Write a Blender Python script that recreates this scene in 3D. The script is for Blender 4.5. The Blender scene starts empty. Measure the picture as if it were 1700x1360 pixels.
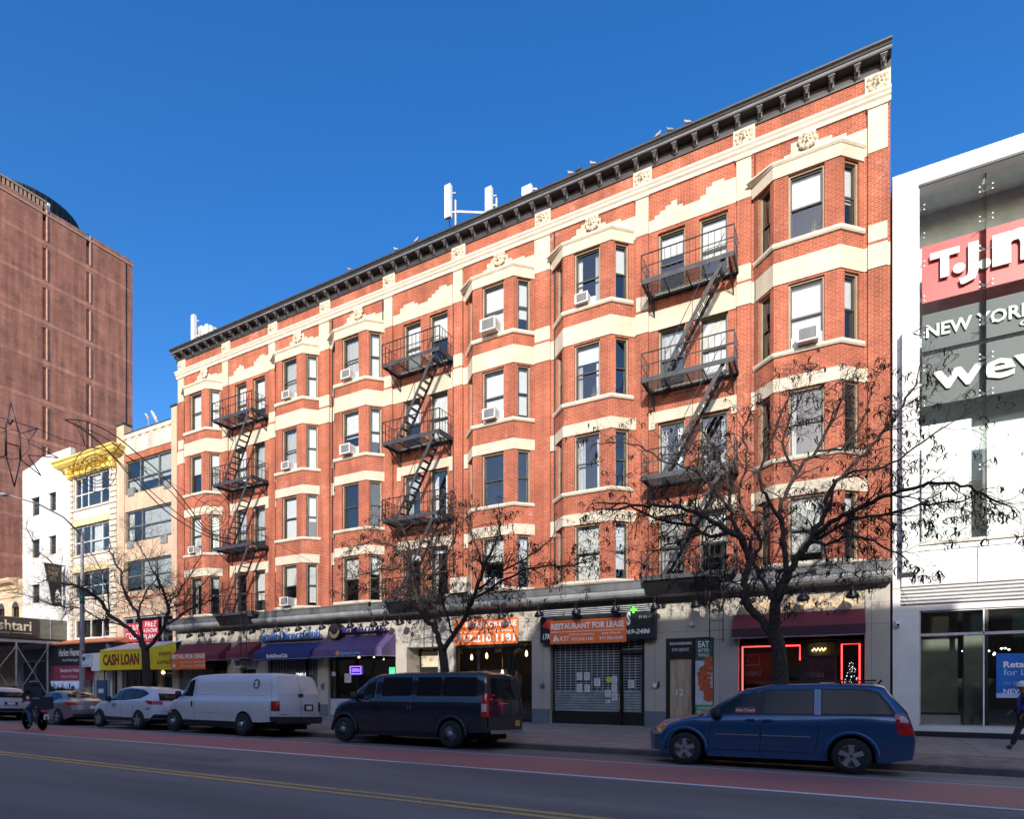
import bpy, math, random
from mathutils import Vector, Matrix
R = math.radians
S = bpy.context.scene

# ---------------------------------------------------------------- camera, sky, sun, exposure
HC = 1.667                                   # eye height above the crown of the road
YAW = math.atan(1000 / 1850)
SN, CS = math.sin(YAW), math.cos(YAW)
cam_d = bpy.data.cameras.new('camera'); cam = bpy.data.objects.new('camera', cam_d)
S.collection.objects.link(cam); S.camera = cam
cam.location = (0, 0, HC); cam.rotation_euler = (R(90), 0, YAW)
cam_d.sensor_width = 36; cam_d.lens = 36 * 1000 / 1700
cam_d.shift_y = 458 / 1700
cam_d.clip_start = 0.1; cam_d.clip_end = 3000

SUN_DIR = Vector((-0.30, 1.0, -0.385)).normalized()      # the way the light travels
SUN_EL = math.asin(-SUN_DIR.z)
sun_d = bpy.data.lights.new('sun', 'SUN'); sun = bpy.data.objects.new('sun', sun_d)
S.collection.objects.link(sun)
sun_d.energy = 3.4; sun_d.angle = R(0.5); sun_d.color = (1.0, 0.93, 0.82)
sun.rotation_euler = (-SUN_DIR).to_track_quat('Z', 'Y').to_euler()
sun.location = (10, -60, 40)

W = bpy.data.worlds.new('World'); S.world = W; W.use_nodes = True
nt = W.node_tree; nt.nodes.clear()
sky = nt.nodes.new('ShaderNodeTexSky'); sky.sky_type = 'NISHITA'; sky.sun_disc = False
sky.sun_elevation = SUN_EL
sky.sun_rotation = math.atan2(-SUN_DIR.x, -SUN_DIR.y)     # compass angle of the sun from +Y towards +X
sky.altitude = 0; sky.air_density = 1.0; sky.dust_density = 2.4; sky.ozone_density = 4.0
bg = nt.nodes.new('ShaderNodeBackground'); bg.inputs['Strength'].default_value = 0.15
wo = nt.nodes.new('ShaderNodeOutputWorld')
hs = nt.nodes.new('ShaderNodeHueSaturation'); hs.inputs['Saturation'].default_value = 1.28; hs.inputs['Value'].default_value = 1.15; hs.inputs['Hue'].default_value = .507
nt.links.new(sky.outputs[0], hs.inputs['Color']); nt.links.new(hs.outputs[0], bg.inputs[0]); nt.links.new(bg.outputs[0], wo.inputs[0])
S.view_settings.view_transform = 'Standard'; S.view_settings.look = 'None'
S.view_settings.exposure = 0.6; S.view_settings.gamma = 1.0
S.cycles.max_bounces = 8; S.cycles.diffuse_bounces = 5; S.cycles.glossy_bounces = 3
S.cycles.transmission_bounces = 4; S.cycles.transparent_max_bounces = 10
S.cycles.caustics_reflective = False; S.cycles.caustics_refractive = False
S.cycles.use_denoising = True
S.cycles.sample_clamp_indirect = 6

# ---------------------------------------------------------------- where things of the photo stand
FD = 21.6                                    # distance from the eye's plane to the building line
def ZC(px, d): return 1000.0 * d / ((px + 1000.0) * SN)
def X(px, d=FD): return (d * CS - ZC(px, d)) / SN
def H(px, py, d=FD): return HC + (1138.0 - py) * ZC(px, d) / 1000.0
def YatX(px, x):                             # distance at which the column px meets the plane x = const
    a = (px - 850.0) / 1000.0
    return -x * (a * SN + CS) / (SN - a * CS)
def ZX(px, py, x):
    d = YatX(px, x)
    return HC + (1138.0 - py) * (-x * SN + d * CS) / 1000.0

# ---------------------------------------------------------------- materials
MATS = {}
def _nodes(name):
    m = bpy.data.materials.new(name); m.use_nodes = True
    n = m.node_tree.nodes; l = m.node_tree.links
    b = n.get('Principled BSDF')
    return m, n, l, b
def _set(b, **k):
    for a, v in k.items():
        a = a.replace('_', ' ')
        if a in b.inputs: b.inputs[a].default_value = v
def c4(c): return (c[0], c[1], c[2], 1.0)

def mat(name, col, rough=0.6, metal=0.0, var=0.12, scale=3.0, bump=0.0, bscale=60.0, coat=0.0, spec=0.5, dirt=None, streak=False):
    """plain surface with gentle mottling, optional fine bump and dirt"""
    if name in MATS: return MATS[name]
    m, n, l, b = _nodes(name)
    tc = n.new('ShaderNodeTexCoord')
    nz = n.new('ShaderNodeTexNoise'); nz.inputs['Scale'].default_value = scale; nz.inputs['Detail'].default_value = 6
    nz.inputs['Roughness'].default_value = 0.65
    if streak:
        mp = n.new('ShaderNodeMapping'); mp.inputs['Scale'].default_value = (1.0, 1.0, 0.15)
        l.new(tc.outputs['Object'], mp.inputs[0]); l.new(mp.outputs[0], nz.inputs['Vector'])
    else:
        l.new(tc.outputs['Object'], nz.inputs['Vector'])
    mx = n.new('ShaderNodeMix'); mx.data_type = 'RGBA'
    lo = [max(0, c * (1 - var * 1.3)) for c in col]; hi = [min(1, c * (1 + var)) for c in col]
    if dirt: lo = dirt
    mx.inputs[6].default_value = c4(lo); mx.inputs[7].default_value = c4(hi)
    rp = n.new('ShaderNodeMapRange'); rp.inputs[1].default_value = 0.3; rp.inputs[2].default_value = 0.62
    l.new(nz.outputs['Fac'], rp.inputs[0]); l.new(rp.outputs[0], mx.inputs[0])
    l.new(mx.outputs[2], b.inputs['Base Color'])
    _set(b, Roughness=rough, Metallic=metal, Coat_Weight=coat, Coat_Roughness=0.05, Specular_IOR_Level=spec)
    if bump > 0:
        n2 = n.new('ShaderNodeTexNoise'); n2.inputs['Scale'].default_value = bscale; n2.inputs['Detail'].default_value = 4
        l.new(tc.outputs['Object'], n2.inputs['Vector'])
        bp = n.new('ShaderNodeBump'); bp.inputs['Strength'].default_value = bump; bp.inputs['Distance'].default_value = 0.01
        l.new(n2.outputs['Fac'], bp.inputs['Height']); l.new(bp.outputs[0], b.inputs['Normal'])
    MATS[name] = m; return m

def brick_mat(name, c1, c2, mortar, bw=0.21, rh=0.072, ms=0.007, rough=0.85, bump=0.35, bloom=0.0, stain=0.25, nscale=0.55):
    """brick courses in metres from the wall UV; bloom = share of pale lime bloom patches"""
    if name in MATS: return MATS[name]
    m, n, l, b = _nodes(name)
    uv = n.new('ShaderNodeUVMap'); uv.uv_map = 'UVMap'
    br = n.new('ShaderNodeTexBrick')
    br.inputs['Color1'].default_value = c4(c1); br.inputs['Color2'].default_value = c4(c2)
    br.inputs['Mortar'].default_value = c4(mortar); br.inputs['Scale'].default_value = 1.0
    br.inputs['Mortar Size'].default_value = ms; br.inputs['Brick Width'].default_value = bw
    br.inputs['Row Height'].default_value = rh; br.inputs['Mortar Smooth'].default_value = 0.3
    l.new(uv.outputs[0], br.inputs['Vector'])
    geo = n.new('ShaderNodeNewGeometry')
    nz = n.new('ShaderNodeTexNoise'); nz.inputs['Scale'].default_value = nscale; nz.inputs['Detail'].default_value = 8; nz.inputs['Roughness'].default_value = 0.7
    l.new(geo.outputs['Position'], nz.inputs['Vector'])
    mr = n.new('ShaderNodeMapRange'); mr.inputs[1].default_value = 0.3; mr.inputs[2].default_value = 0.7
    mr.inputs[3].default_value = 1 - stain; mr.inputs[4].default_value = 1 + stain * 0.45
    l.new(nz.outputs['Fac'], mr.inputs[0])
    mul = n.new('ShaderNodeMix'); mul.data_type = 'RGBA'; mul.blend_type = 'MULTIPLY'; mul.inputs[0].default_value = 1
    l.new(br.outputs['Color'], mul.inputs[6]); l.new(mr.outputs[0], mul.inputs[7])
    out = mul.outputs[2]
    if bloom > 0:
        n3 = n.new('ShaderNodeTexNoise'); n3.inputs['Scale'].default_value = 0.9; n3.inputs['Detail'].default_value = 10; n3.inputs['Roughness'].default_value = 0.8
        l.new(geo.outputs['Position'], n3.inputs['Vector'])
        n4 = n.new('ShaderNodeTexNoise'); n4.inputs['Scale'].default_value = 9; n4.inputs['Detail'].default_value = 4
        l.new(geo.outputs['Position'], n4.inputs['Vector'])
        m3 = n.new('ShaderNodeMapRange'); m3.inputs[1].default_value = 0.56; m3.inputs[2].default_value = 0.72; m3.inputs[4].default_value = bloom
        l.new(n3.outputs['Fac'], m3.inputs[0])
        m4 = n.new('ShaderNodeMapRange'); m4.inputs[1].default_value = 0.45; m4.inputs[2].default_value = 0.6
        l.new(n4.outputs['Fac'], m4.inputs[0])
        mm = n.new('ShaderNodeMath'); mm.operation = 'MULTIPLY'
        l.new(m3.outputs[0], mm.inputs[0]); l.new(m4.outputs[0], mm.inputs[1])
        mx = n.new('ShaderNodeMix'); mx.data_type = 'RGBA'; mx.inputs[7].default_value = c4([min(1, a * 0.45 + 0.36) for a in c1])
        l.new(mm.outputs[0], mx.inputs[0]); l.new(out, mx.inputs[6]); out = mx.outputs[2]
    mp = n.new('ShaderNodeMapping'); mp.inputs['Scale'].default_value = (2.2, 2.2, .16)
    l.new(geo.outputs['Position'], mp.inputs[0]); n5 = n.new('ShaderNodeTexNoise'); n5.inputs['Scale'].default_value = 1; n5.inputs['Detail'].default_value = 5; l.new(mp.outputs[0], n5.inputs['Vector'])
    m5 = n.new('ShaderNodeMapRange'); m5.inputs[1].default_value = .38; m5.inputs[2].default_value = .66; m5.inputs[3].default_value = 1 - stain * .8; m5.inputs[4].default_value = 1.05; l.new(n5.outputs['Fac'], m5.inputs[0])
    x5 = n.new('ShaderNodeMix'); x5.data_type = 'RGBA'; x5.blend_type = 'MULTIPLY'; x5.inputs[0].default_value = 1; l.new(out, x5.inputs[6]); l.new(m5.outputs[0], x5.inputs[7]); out = x5.outputs[2]
    l.new(out, b.inputs['Base Color'])
    _set(b, Roughness=rough, Specular_IOR_Level=0.3)
    bp = n.new('ShaderNodeBump'); bp.inputs['Strength'].default_value = bump; bp.inputs['Distance'].default_value = 0.006; bp.invert = True
    l.new(br.outputs['Fac'], bp.inputs['Height']); l.new(bp.outputs[0], b.inputs['Normal'])
    MATS[name] = m; return m

def glass_mat(name, tint=(0.8, 0.86, 0.86), refl=0.22, rough=0.02, ior=1.5, wob=0.0):
    """thin window pane: see-through with a mirror share that grows at glancing angles"""
    if name in MATS: return MATS[name]
    m, n, l, b = _nodes(name); n.remove(b)
    out = n.get('Material Output')
    tr = n.new('ShaderNodeBsdfTransparent'); tr.inputs[0].default_value = c4(tint)
    gl = n.new('ShaderNodeBsdfGlossy'); gl.inputs['Roughness'].default_value = rough; gl.inputs[0].default_value = (0.92, 0.88, 0.82, 1)
    lw = n.new('ShaderNodeFresnel'); lw.inputs[0].default_value = ior
    ad = n.new('ShaderNodeMath'); ad.operation = 'ADD'; ad.inputs[1].default_value = refl; ad.use_clamp = True
    l.new(lw.outputs[0], ad.inputs[0])
    mx = n.new('ShaderNodeMixShader'); l.new(ad.outputs[0], mx.inputs[0]); l.new(tr.outputs[0], mx.inputs[1]); l.new(gl.outputs[0], mx.inputs[2])
    if wob > 0:
        tc = n.new('ShaderNodeNewGeometry'); nz = n.new('ShaderNodeTexNoise'); nz.inputs['Scale'].default_value = 1.3
        l.new(tc.outputs['Position'], nz.inputs['Vector'])
        bp = n.new('ShaderNodeBump'); bp.inputs['Strength'].default_value = wob; bp.inputs['Distance'].default_value = 0.02
        l.new(nz.outputs['Fac'], bp.inputs['Height']); l.new(bp.outputs[0], gl.inputs['Normal'])
    l.new(mx.outputs[0], out.inputs[0])
    MATS[name] = m; return m

def emit_mat(name, col, st):
    if name in MATS: return MATS[name]
    m, n, l, b = _nodes(name)
    _set(b, Base_Color=c4(col), Emission_Color=c4(col), Emission_Strength=st)
    MATS[name] = m; return m

def paint_mat(name, col, metal=0.0, rough=0.32, dust=0.25, dcol=(0.32, 0.29, 0.26)):
    """car paint: clear coat over colour, road dust gathering low down"""
    if name in MATS: return MATS[name]
    m, n, l, b = _nodes(name)
    tc = n.new('ShaderNodeTexCoord'); sp = n.new('ShaderNodeSeparateXYZ'); l.new(tc.outputs['Object'], sp.inputs[0])
    mr = n.new('ShaderNodeMapRange'); mr.inputs[1].default_value = 0.95; mr.inputs[2].default_value = 0.2; l.new(sp.outputs[2], mr.inputs[0])
    nz = n.new('ShaderNodeTexNoise'); nz.inputs['Scale'].default_value = 2.3; nz.inputs['Detail'].default_value = 9; nz.inputs['Roughness'].default_value = 0.7
    l.new(tc.outputs['Object'], nz.inputs['Vector'])
    m2 = n.new('ShaderNodeMapRange'); m2.inputs[1].default_value = 0.35; m2.inputs[2].default_value = 0.75; m2.inputs[4].default_value = dust * 1.6
    l.new(nz.outputs['Fac'], m2.inputs[0])
    mu = n.new('ShaderNodeMath'); mu.operation = 'MULTIPLY'; l.new(mr.outputs[0], mu.inputs[0]); l.new(m2.outputs[0], mu.inputs[1])
    ad = n.new('ShaderNodeMath'); ad.operation = 'MULTIPLY_ADD'; ad.inputs[1].default_value = 0.18; l.new(m2.outputs[0], ad.inputs[0]); l.new(mu.outputs[0], ad.inputs[2])
    mx = n.new('ShaderNodeMix'); mx.data_type = 'RGBA'; mx.inputs[6].default_value = c4(col); mx.inputs[7].default_value = c4(dcol)
    l.new(ad.outputs[0], mx.inputs[0]); l.new(mx.outputs[2], b.inputs['Base Color'])
    rr = n.new('ShaderNodeMapRange'); rr.inputs[3].default_value = rough; rr.inputs[4].default_value = 0.85; l.new(ad.outputs[0], rr.inputs[0])
    l.new(rr.outputs[0], b.inputs['Roughness'])
    _set(b, Metallic=metal, Coat_Weight=0.75, Coat_Roughness=0.06)
    MATS[name] = m; return m

# ---------------------------------------------------------------- mesh builder
class MB:
    def __init__(s): s.v = []; s.f = []; s.mi = []; s.mats = []; s.cur = 0; s.sm = []; s.smooth = False
    def use(s, m, smooth=None):
        if m not in s.mats: s.mats.append(m)
        s.cur = s.mats.index(m)
        if smooth is not None: s.smooth = smooth
        return s
    def face(s, pts):
        i = len(s.v); s.v.extend([tuple(p) for p in pts]); s.f.append(tuple(range(i, i + len(pts)))); s.mi.append(s.cur); s.sm.append(s.smooth)
    def mesh(s, vs, fs):
        i = len(s.v); s.v.extend([tuple(p) for p in vs])
        for f in fs: s.f.append(tuple(a + i for a in f)); s.mi.append(s.cur); s.sm.append(s.smooth)
    def box(s, x0, x1, y0, y1, z0, z1):
        if x0 > x1: x0, x1 = x1, x0
        if y0 > y1: y0, y1 = y1, y0
        if z0 > z1: z0, z1 = z1, z0
        v = [(x0, y0, z0), (x1, y0, z0), (x1, y1, z0), (x0, y1, z0), (x0, y0, z1), (x1, y0, z1), (x1, y1, z1), (x0, y1, z1)]
        s.mesh(v, [(0, 3, 2, 1), (4, 5, 6, 7), (0, 1, 5, 4), (1, 2, 6, 5), (2, 3, 7, 6), (3, 0, 4, 7)]); return s
    def bar(s, a, b, w, t, up=(0, 0, 1)):
        """rectangular bar from a to b, w along side, t along up"""
        a, b, up = Vector(a), Vector(b), Vector(up); d = (b - a).normalized()
        sd = d.cross(up)
        if sd.length < 1e-4: sd = d.cross(Vector((0, 1, 0)))
        sd.normalize(); u = sd.cross(d).normalized()
        c = []
        for p in (a, b):
            for i, j in ((-1, -1), (1, -1), (1, 1), (-1, 1)): c.append(p + sd * w * .5 * i + u * t * .5 * j)
        s.mesh(c, [(3, 2, 1, 0), (4, 5, 6, 7), (0, 1, 5, 4), (1, 2, 6, 5), (2, 3, 7, 6), (3, 0, 4, 7)]); return s
    def tube(s, path, r, n=6, cap=True):
        P = [Vector(p) for p in path]; k = len(P)
        rs = r if isinstance(r, (list, tuple)) else [r] * k
        vs = []; prev = None
        for i in range(k):
            d = (P[min(i + 1, k - 1)] - P[max(i - 1, 0)])
            if d.length < 1e-9: d = Vector((0, 0, 1))
            d.normalize()
            if prev is None:
                a = d.cross(Vector((0, 0, 1)))
                if a.length < .05: a = d.cross(Vector((1, 0, 0)))
            else: a = prev - d * prev.dot(d)
            if a.length < 1e-6: a = d.orthogonal()
            a.normalize(); prev = a; bb = d.cross(a)
            for j in range(n):
                t = 2 * math.pi * j / n
                vs.append(P[i] + (a * math.cos(t) + bb * math.sin(t)) * rs[i])
        fs = []
        for i in range(k - 1):
            for j in range(n):
                j2 = (j + 1) % n
                fs.append((i * n + j, i * n + j2, (i + 1) * n + j2, (i + 1) * n + j))
        if cap: fs.append(tuple(range(n - 1, -1, -1))); fs.append(tuple((k - 1) * n + j for j in range(n)))
        s.mesh(vs, fs); return s
    def lathe(s, prof, n=16, c=(0, 0, 0), axis='z'):
        vs = []; k = len(prof)
        for (r, h) in prof:
            for j in range(n):
                t = 2 * math.pi * j / n; a, b = r * math.cos(t), r * math.sin(t)
                p = {'z': (a, b, h), 'y': (a, h, b), 'x': (h, a, b)}[axis]
                vs.append((p[0] + c[0], p[1] + c[1], p[2] + c[2]))
        fs = [(i * n + j, i * n + (j + 1) % n, (i + 1) * n + (j + 1) % n, (i + 1) * n + j) for i in range(k - 1) for j in range(n)]
        if prof[0][0] > 1e-6: fs.append(tuple(range(n)))
        if prof[-1][0] > 1e-6: fs.append(tuple((k - 1) * n + j for j in range(n)))
        s.mesh(vs, fs); return s
    def prism(s, poly, y0, y1, ax='y'):
        """polygon given in the plane across ax, extruded y0..y1"""
        def P(a, b, t): return {'y': (a, t, b), 'x': (t, a, b), 'z': (a, b, t)}[ax]
        k = len(poly); vs = [P(a, b, y0) for a, b in poly] + [P(a, b, y1) for a, b in poly]
        fs = [tuple(range(k)), tuple(range(2 * k - 1, k - 1, -1))] + [(i, (i + 1) % k, k + (i + 1) % k, k + i) for i in range(k)]
        s.mesh(vs, fs); return s
    def wall(s, p0, p1, z0, z1, holes=(), depth=0.15, back=None):
        """upright wall face from p0 to p1 (outside on the right-hand side), holes (s0,s1,z0,z1) with reveals"""
        p0 = Vector(p0); p1 = Vector(p1); L = (p1 - p0).length; d = (p1 - p0) / L; nn = Vector((d.y, -d.x))
        def P(t, z, o=0.0): q = p0 + d * t - nn * o; return (q.x, q.y, z)
        xs = sorted({0, L, *[h[0] for h in holes], *[h[1] for h in holes]}); zs = sorted({z0, z1, *[h[2] for h in holes], *[h[3] for h in holes]})
        for i in range(len(xs) - 1):
            for j in range(len(zs) - 1):
                cx, cz = (xs[i] + xs[i + 1]) / 2, (zs[j] + zs[j + 1]) / 2
                if any(h[0] < cx < h[1] and h[2] < cz < h[3] for h in holes): continue
                s.face([P(xs[i], zs[j]), P(xs[i + 1], zs[j]), P(xs[i + 1], zs[j + 1]), P(xs[i], zs[j + 1])])
        for a, b, c, e in holes:
            s.face([P(a, c), P(a, e), P(a, e, depth), P(a, c, depth)]); s.face([P(b, c, depth), P(b, e, depth), P(b, e), P(b, c)])
            s.face([P(a, e), P(b, e), P(b, e, depth), P(a, e, depth)]); s.face([P(a, c, depth), P(b, c, depth), P(b, c), P(a, c)])
        return s
    def sweep(s, pts, prof, closed_prof=True):
        """sweep a profile [(out, z)] along a plan polyline, mitred, outside on the right-hand side"""
        P = [Vector(p) for p in pts]; k = len(P); N = []
        for i in range(k):
            ns = []
            if i > 0: d = (P[i] - P[i - 1]).normalized(); ns.append(Vector((d.y, -d.x)))
            if i < k - 1: d = (P[i + 1] - P[i]).normalized(); ns.append(Vector((d.y, -d.x)))
            m = sum(ns, Vector((0, 0))); m.normalize(); m = m / max(.3, m.dot(ns[0])); N.append(m)
        q = len(prof); vs = [(P[i].x + N[i].x * o, P[i].y + N[i].y * o, z) for i in range(k) for (o, z) in prof]
        fs = []
        for i in range(k - 1):
            for j in range(q if closed_prof else q - 1):
                j2 = (j + 1) % q; fs.append((i * q + j, (i + 1) * q + j, (i + 1) * q + j2, i * q + j2))
        if closed_prof: fs.append(tuple(range(q - 1, -1, -1))); fs.append(tuple((k - 1) * q + j for j in range(q)))
        s.mesh(vs, fs); return s
    def band(s, pts, z0, z1, off, inn=-0.03): return s.sweep(pts, [(inn, z0), (off, z0), (off, z1), (inn, z1)])
    def disc(s, c, r, n=16, ax='y'):
        s.face([(c[0] + r * math.cos(2 * math.pi * j / n), c[1], c[2] + r * math.sin(2 * math.pi * j / n)) if ax == 'y' else
                (c[0], c[1] + r * math.cos(2 * math.pi * j / n), c[2] + r * math.sin(2 * math.pi * j / n)) for j in range(n)]); return s
    def build(s, name, m=None, parent=None, origin=None, smooth=False, rot=None):
        me = bpy.data.meshes.new(name)
        o = Vector(origin) if origin is not None else Vector((0, 0, 0))
        vs = [(v[0] - o.x, v[1] - o.y, v[2] - o.z) for v in s.v] if origin is not None else s.v
        me.from_pydata(vs, [], s.f)
        ms = s.mats if s.mats else [m]
        if s.mats and m is not None and m not in s.mats: ms = s.mats
        for a in ms: me.materials.append(a)
        if s.mats: me.polygons.foreach_set('material_index', s.mi)
        me.polygons.foreach_set('use_smooth', [bool(a or smooth) for a in s.sm])
        uv = me.uv_layers.new(name='UVMap'); data = [0.0] * (2 * len(me.loops))
        for p in me.polygons:
            nx, ny, nz = p.normal
            if abs(nz) > 0.75: tx, ty, flat = 1.0, 0.0, True
            else:
                q = math.hypot(nx, ny) or 1; tx, ty, flat = -ny / q, nx / q, False
            for li in p.loop_indices:
                w = vs[me.loops[li].vertex_index]; wx, wy, wz = w[0] + o.x, w[1] + o.y, w[2] + o.z
                data[2 * li] = wx * tx + wy * ty; data[2 * li + 1] = wy if flat else wz
        uv.data.foreach_set('uv', data)
        me.update()
        ob = bpy.data.objects.new(name, me); S.collection.objects.link(ob)
        if origin is not None: ob.location = o
        if rot is not None: ob.rotation_euler = rot
        if parent is not None: attach(ob, parent)
        return ob

def attach(ob, parent):
    """parent ob, reading its location as a world location when it has been given one"""
    ob.parent = parent
    w = wloc(parent)
    ob.location = (ob.location[0] - w[0], ob.location[1] - w[1], ob.location[2] - w[2])
def wloc(o):
    a = Vector(o.location)
    return a + wloc(o.parent) if o.parent else a
def tag(o, label=None, cat=None, group=None, kind=None):
    if label: o['label'] = label
    if cat: o['category'] = cat
    if group: o['group'] = group
    if kind: o['kind'] = kind
    return o
def thing(name, label, cat, loc=(0, 0, 0), group=None):
    o = bpy.data.objects.new(name, None); S.collection.objects.link(o); o.location = loc
    o.empty_display_size = .2
    return tag(o, label, cat, group)
def struct(o, label=None): o['kind'] = 'structure'; 
def copy_tree(o, parent=None):
    c = o.copy(); S.collection.objects.link(c)
    if parent is not None: c.parent = parent
    for ch in [x for x in bpy.data.objects if x.parent == o]: copy_tree(ch, c)
    return c

def text_mb(mb, txt, x0, x1, z0, z1, place, m=None, thick=0.0, bold=0.0, stretch=True, shear=0.0, mirror=False):
    """lettering filled into the box x0..x1, z0..z1 (in sign coordinates), place(a, b, out) -> world point"""
    cu = bpy.data.curves.new('lettering', 'FONT'); cu.body = txt; cu.size = 1; cu.offset = bold; cu.shear = shear
    cu.resolution_u = 2; cu.extrude = 0
    ob = bpy.data.objects.new('lettering_tmp', cu); S.collection.objects.link(ob)
    dg = bpy.context.evaluated_depsgraph_get(); dg.update()
    me = bpy.data.meshes.new_from_object(ob.evaluated_get(dg))
    bpy.data.objects.remove(ob); bpy.data.curves.remove(cu)
    if not me.vertices: return mb
    xs = [v.co.x for v in me.vertices]; ys = [v.co.y for v in me.vertices]
    ax, bx, ay, by = min(xs), max(xs), min(ys), max(ys)
    sx = (x1 - x0) / max(1e-6, bx - ax); sz = (z1 - z0) / max(1e-6, by - ay)
    if not stretch: sx = sz = min(sx, sz)
    if m is not None: mb.use(m)
    def T(co):
        a = x0 + (co.x - ax) * sx if not mirror else x1 - (co.x - ax) * sx
        return a, z0 + (co.y - ay) * sz
    vs = [place(*T(v.co), thick) for v in me.vertices]; fs = [tuple(p.vertices) for p in me.polygons]
    mb.mesh(vs, fs)
    if thick > 0.008:
        cnt = {}
        for p in me.polygons:
            q = list(p.vertices)
            for i in range(len(q)):
                e = (q[i], q[(i + 1) % len(q)]); cnt[tuple(sorted(e))] = cnt.get(tuple(sorted(e)), 0) + 1
        vb = [place(*T(v.co), 0.0) for v in me.vertices]
        for p in me.polygons:
            q = list(p.vertices)
            for i in range(len(q)):
                a, b = q[i], q[(i + 1) % len(q)]
                if cnt[tuple(sorted((a, b)))] == 1: mb.face([vs[a], vs[b], vb[b], vb[a]])
    bpy.data.meshes.remove(me)
    return mb
def front(y):                                   # sign facing the street
    return lambda a, b, o=0.0: (a, y - o, b)
def quad_text(A, B, C, D):
    """place() on a flat slanted quad: A bottom-left, B bottom-right, C top-right, D top-left; a, b in 0..1"""
    A, B, C, D = map(Vector, (A, B, C, D)); nrm = (B - A).cross(D - A).normalized()
    def f(a, b, o=0.0):
        p = (A * (1 - a) + B * a) * (1 - b) + (D * (1 - a) + C * a) * b
        return tuple(p + nrm * (o + 0.004))
    return f
# ---------------------------------------------------------------- materials of the place
M_BRICK = brick_mat('red_brick', (0.44, 0.108, 0.055), (0.33, 0.072, 0.038), (0.54, 0.28, 0.19), ms=0.008, bloom=0.8, stain=.34)
M_CREAM = brick_mat('cream_glazed_brick', (0.60, 0.53, 0.42), (0.55, 0.48, 0.375), (0.48, 0.39, 0.28), bw=0.26, rh=0.072, ms=0.0045, bump=0.15, stain=0.12, rough=0.6)
M_STONE = mat('cream_stone', (0.60, 0.54, 0.44), rough=0.7, var=0.08, scale=2.5, bump=0.2)
M_CARVE = mat('carved_cream_stone', (0.58, 0.51, 0.40), rough=0.75, var=0.12, scale=9, bump=0.3, bscale=30)
M_CORN = mat('black_painted_metal', (0.035, 0.033, 0.038), rough=0.5, var=0.25, scale=1.4)
M_CORNL = mat('weathered_grey_metal', (0.12, 0.12, 0.135), rough=0.55, var=0.3, scale=1.0)
M_IRON = mat('black_iron', (0.012, 0.012, 0.014), rough=0.5, var=0.3)
M_ZINCD = mat('dark_zinc_panel', (0.085, 0.088, 0.094), rough=.5, var=.35, scale=1.5, streak=True)
M_IRONG = mat('dusty_black_iron', (0.035, 0.036, 0.042), rough=0.6, var=0.35, scale=5)
M_STUCCO = mat('grey_stucco', (0.42, 0.385, 0.34), rough=0.85, var=0.07, scale=0.8, bump=0.3, bscale=40)
M_ZINC = mat('zinc_cornice', (0.20, 0.205, 0.21), rough=0.5, var=0.3, scale=1.3, streak=True)
M_BASE = mat('dark_blue_base', (0.13, 0.15, 0.19), rough=0.7)
M_FRAME = mat('bronze_window_frame', (0.055, 0.045, 0.04), rough=0.45)
M_CASING = mat('tan_window_casing', (0.30, 0.235, 0.16), rough=0.6, var=0.15)
M_BLIND = mat('white_blind', (0.66, 0.67, 0.67), rough=0.8, var=0.04)
M_CURT = mat('grey_curtain', (0.42, 0.43, 0.43), rough=0.9, var=0.1, scale=6, streak=True)
M_ROOM = mat('dark_interior', (0.05, 0.05, 0.055), rough=0.9)
M_GLASS = glass_mat('window_pane', tint=(.95,.97,.97), refl=0.12, wob=0.12)
M_SHOPG = glass_mat('shop_glass', tint=(0.75, 0.8, 0.8), refl=0.10)
M_WHITE = mat('white_paint', (0.80, 0.80, 0.79), rough=0.55, var=0.05)
M_BLACK = mat('black_paint', (0.012, 0.012, 0.014), rough=0.4)
M_CHROME = mat('bright_metal', (0.55, 0.56, 0.58), rough=0.3, metal=0.9)
M_STEEL = mat('galvanised_steel', (0.42, 0.44, 0.47), rough=0.5, metal=0.6)

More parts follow.
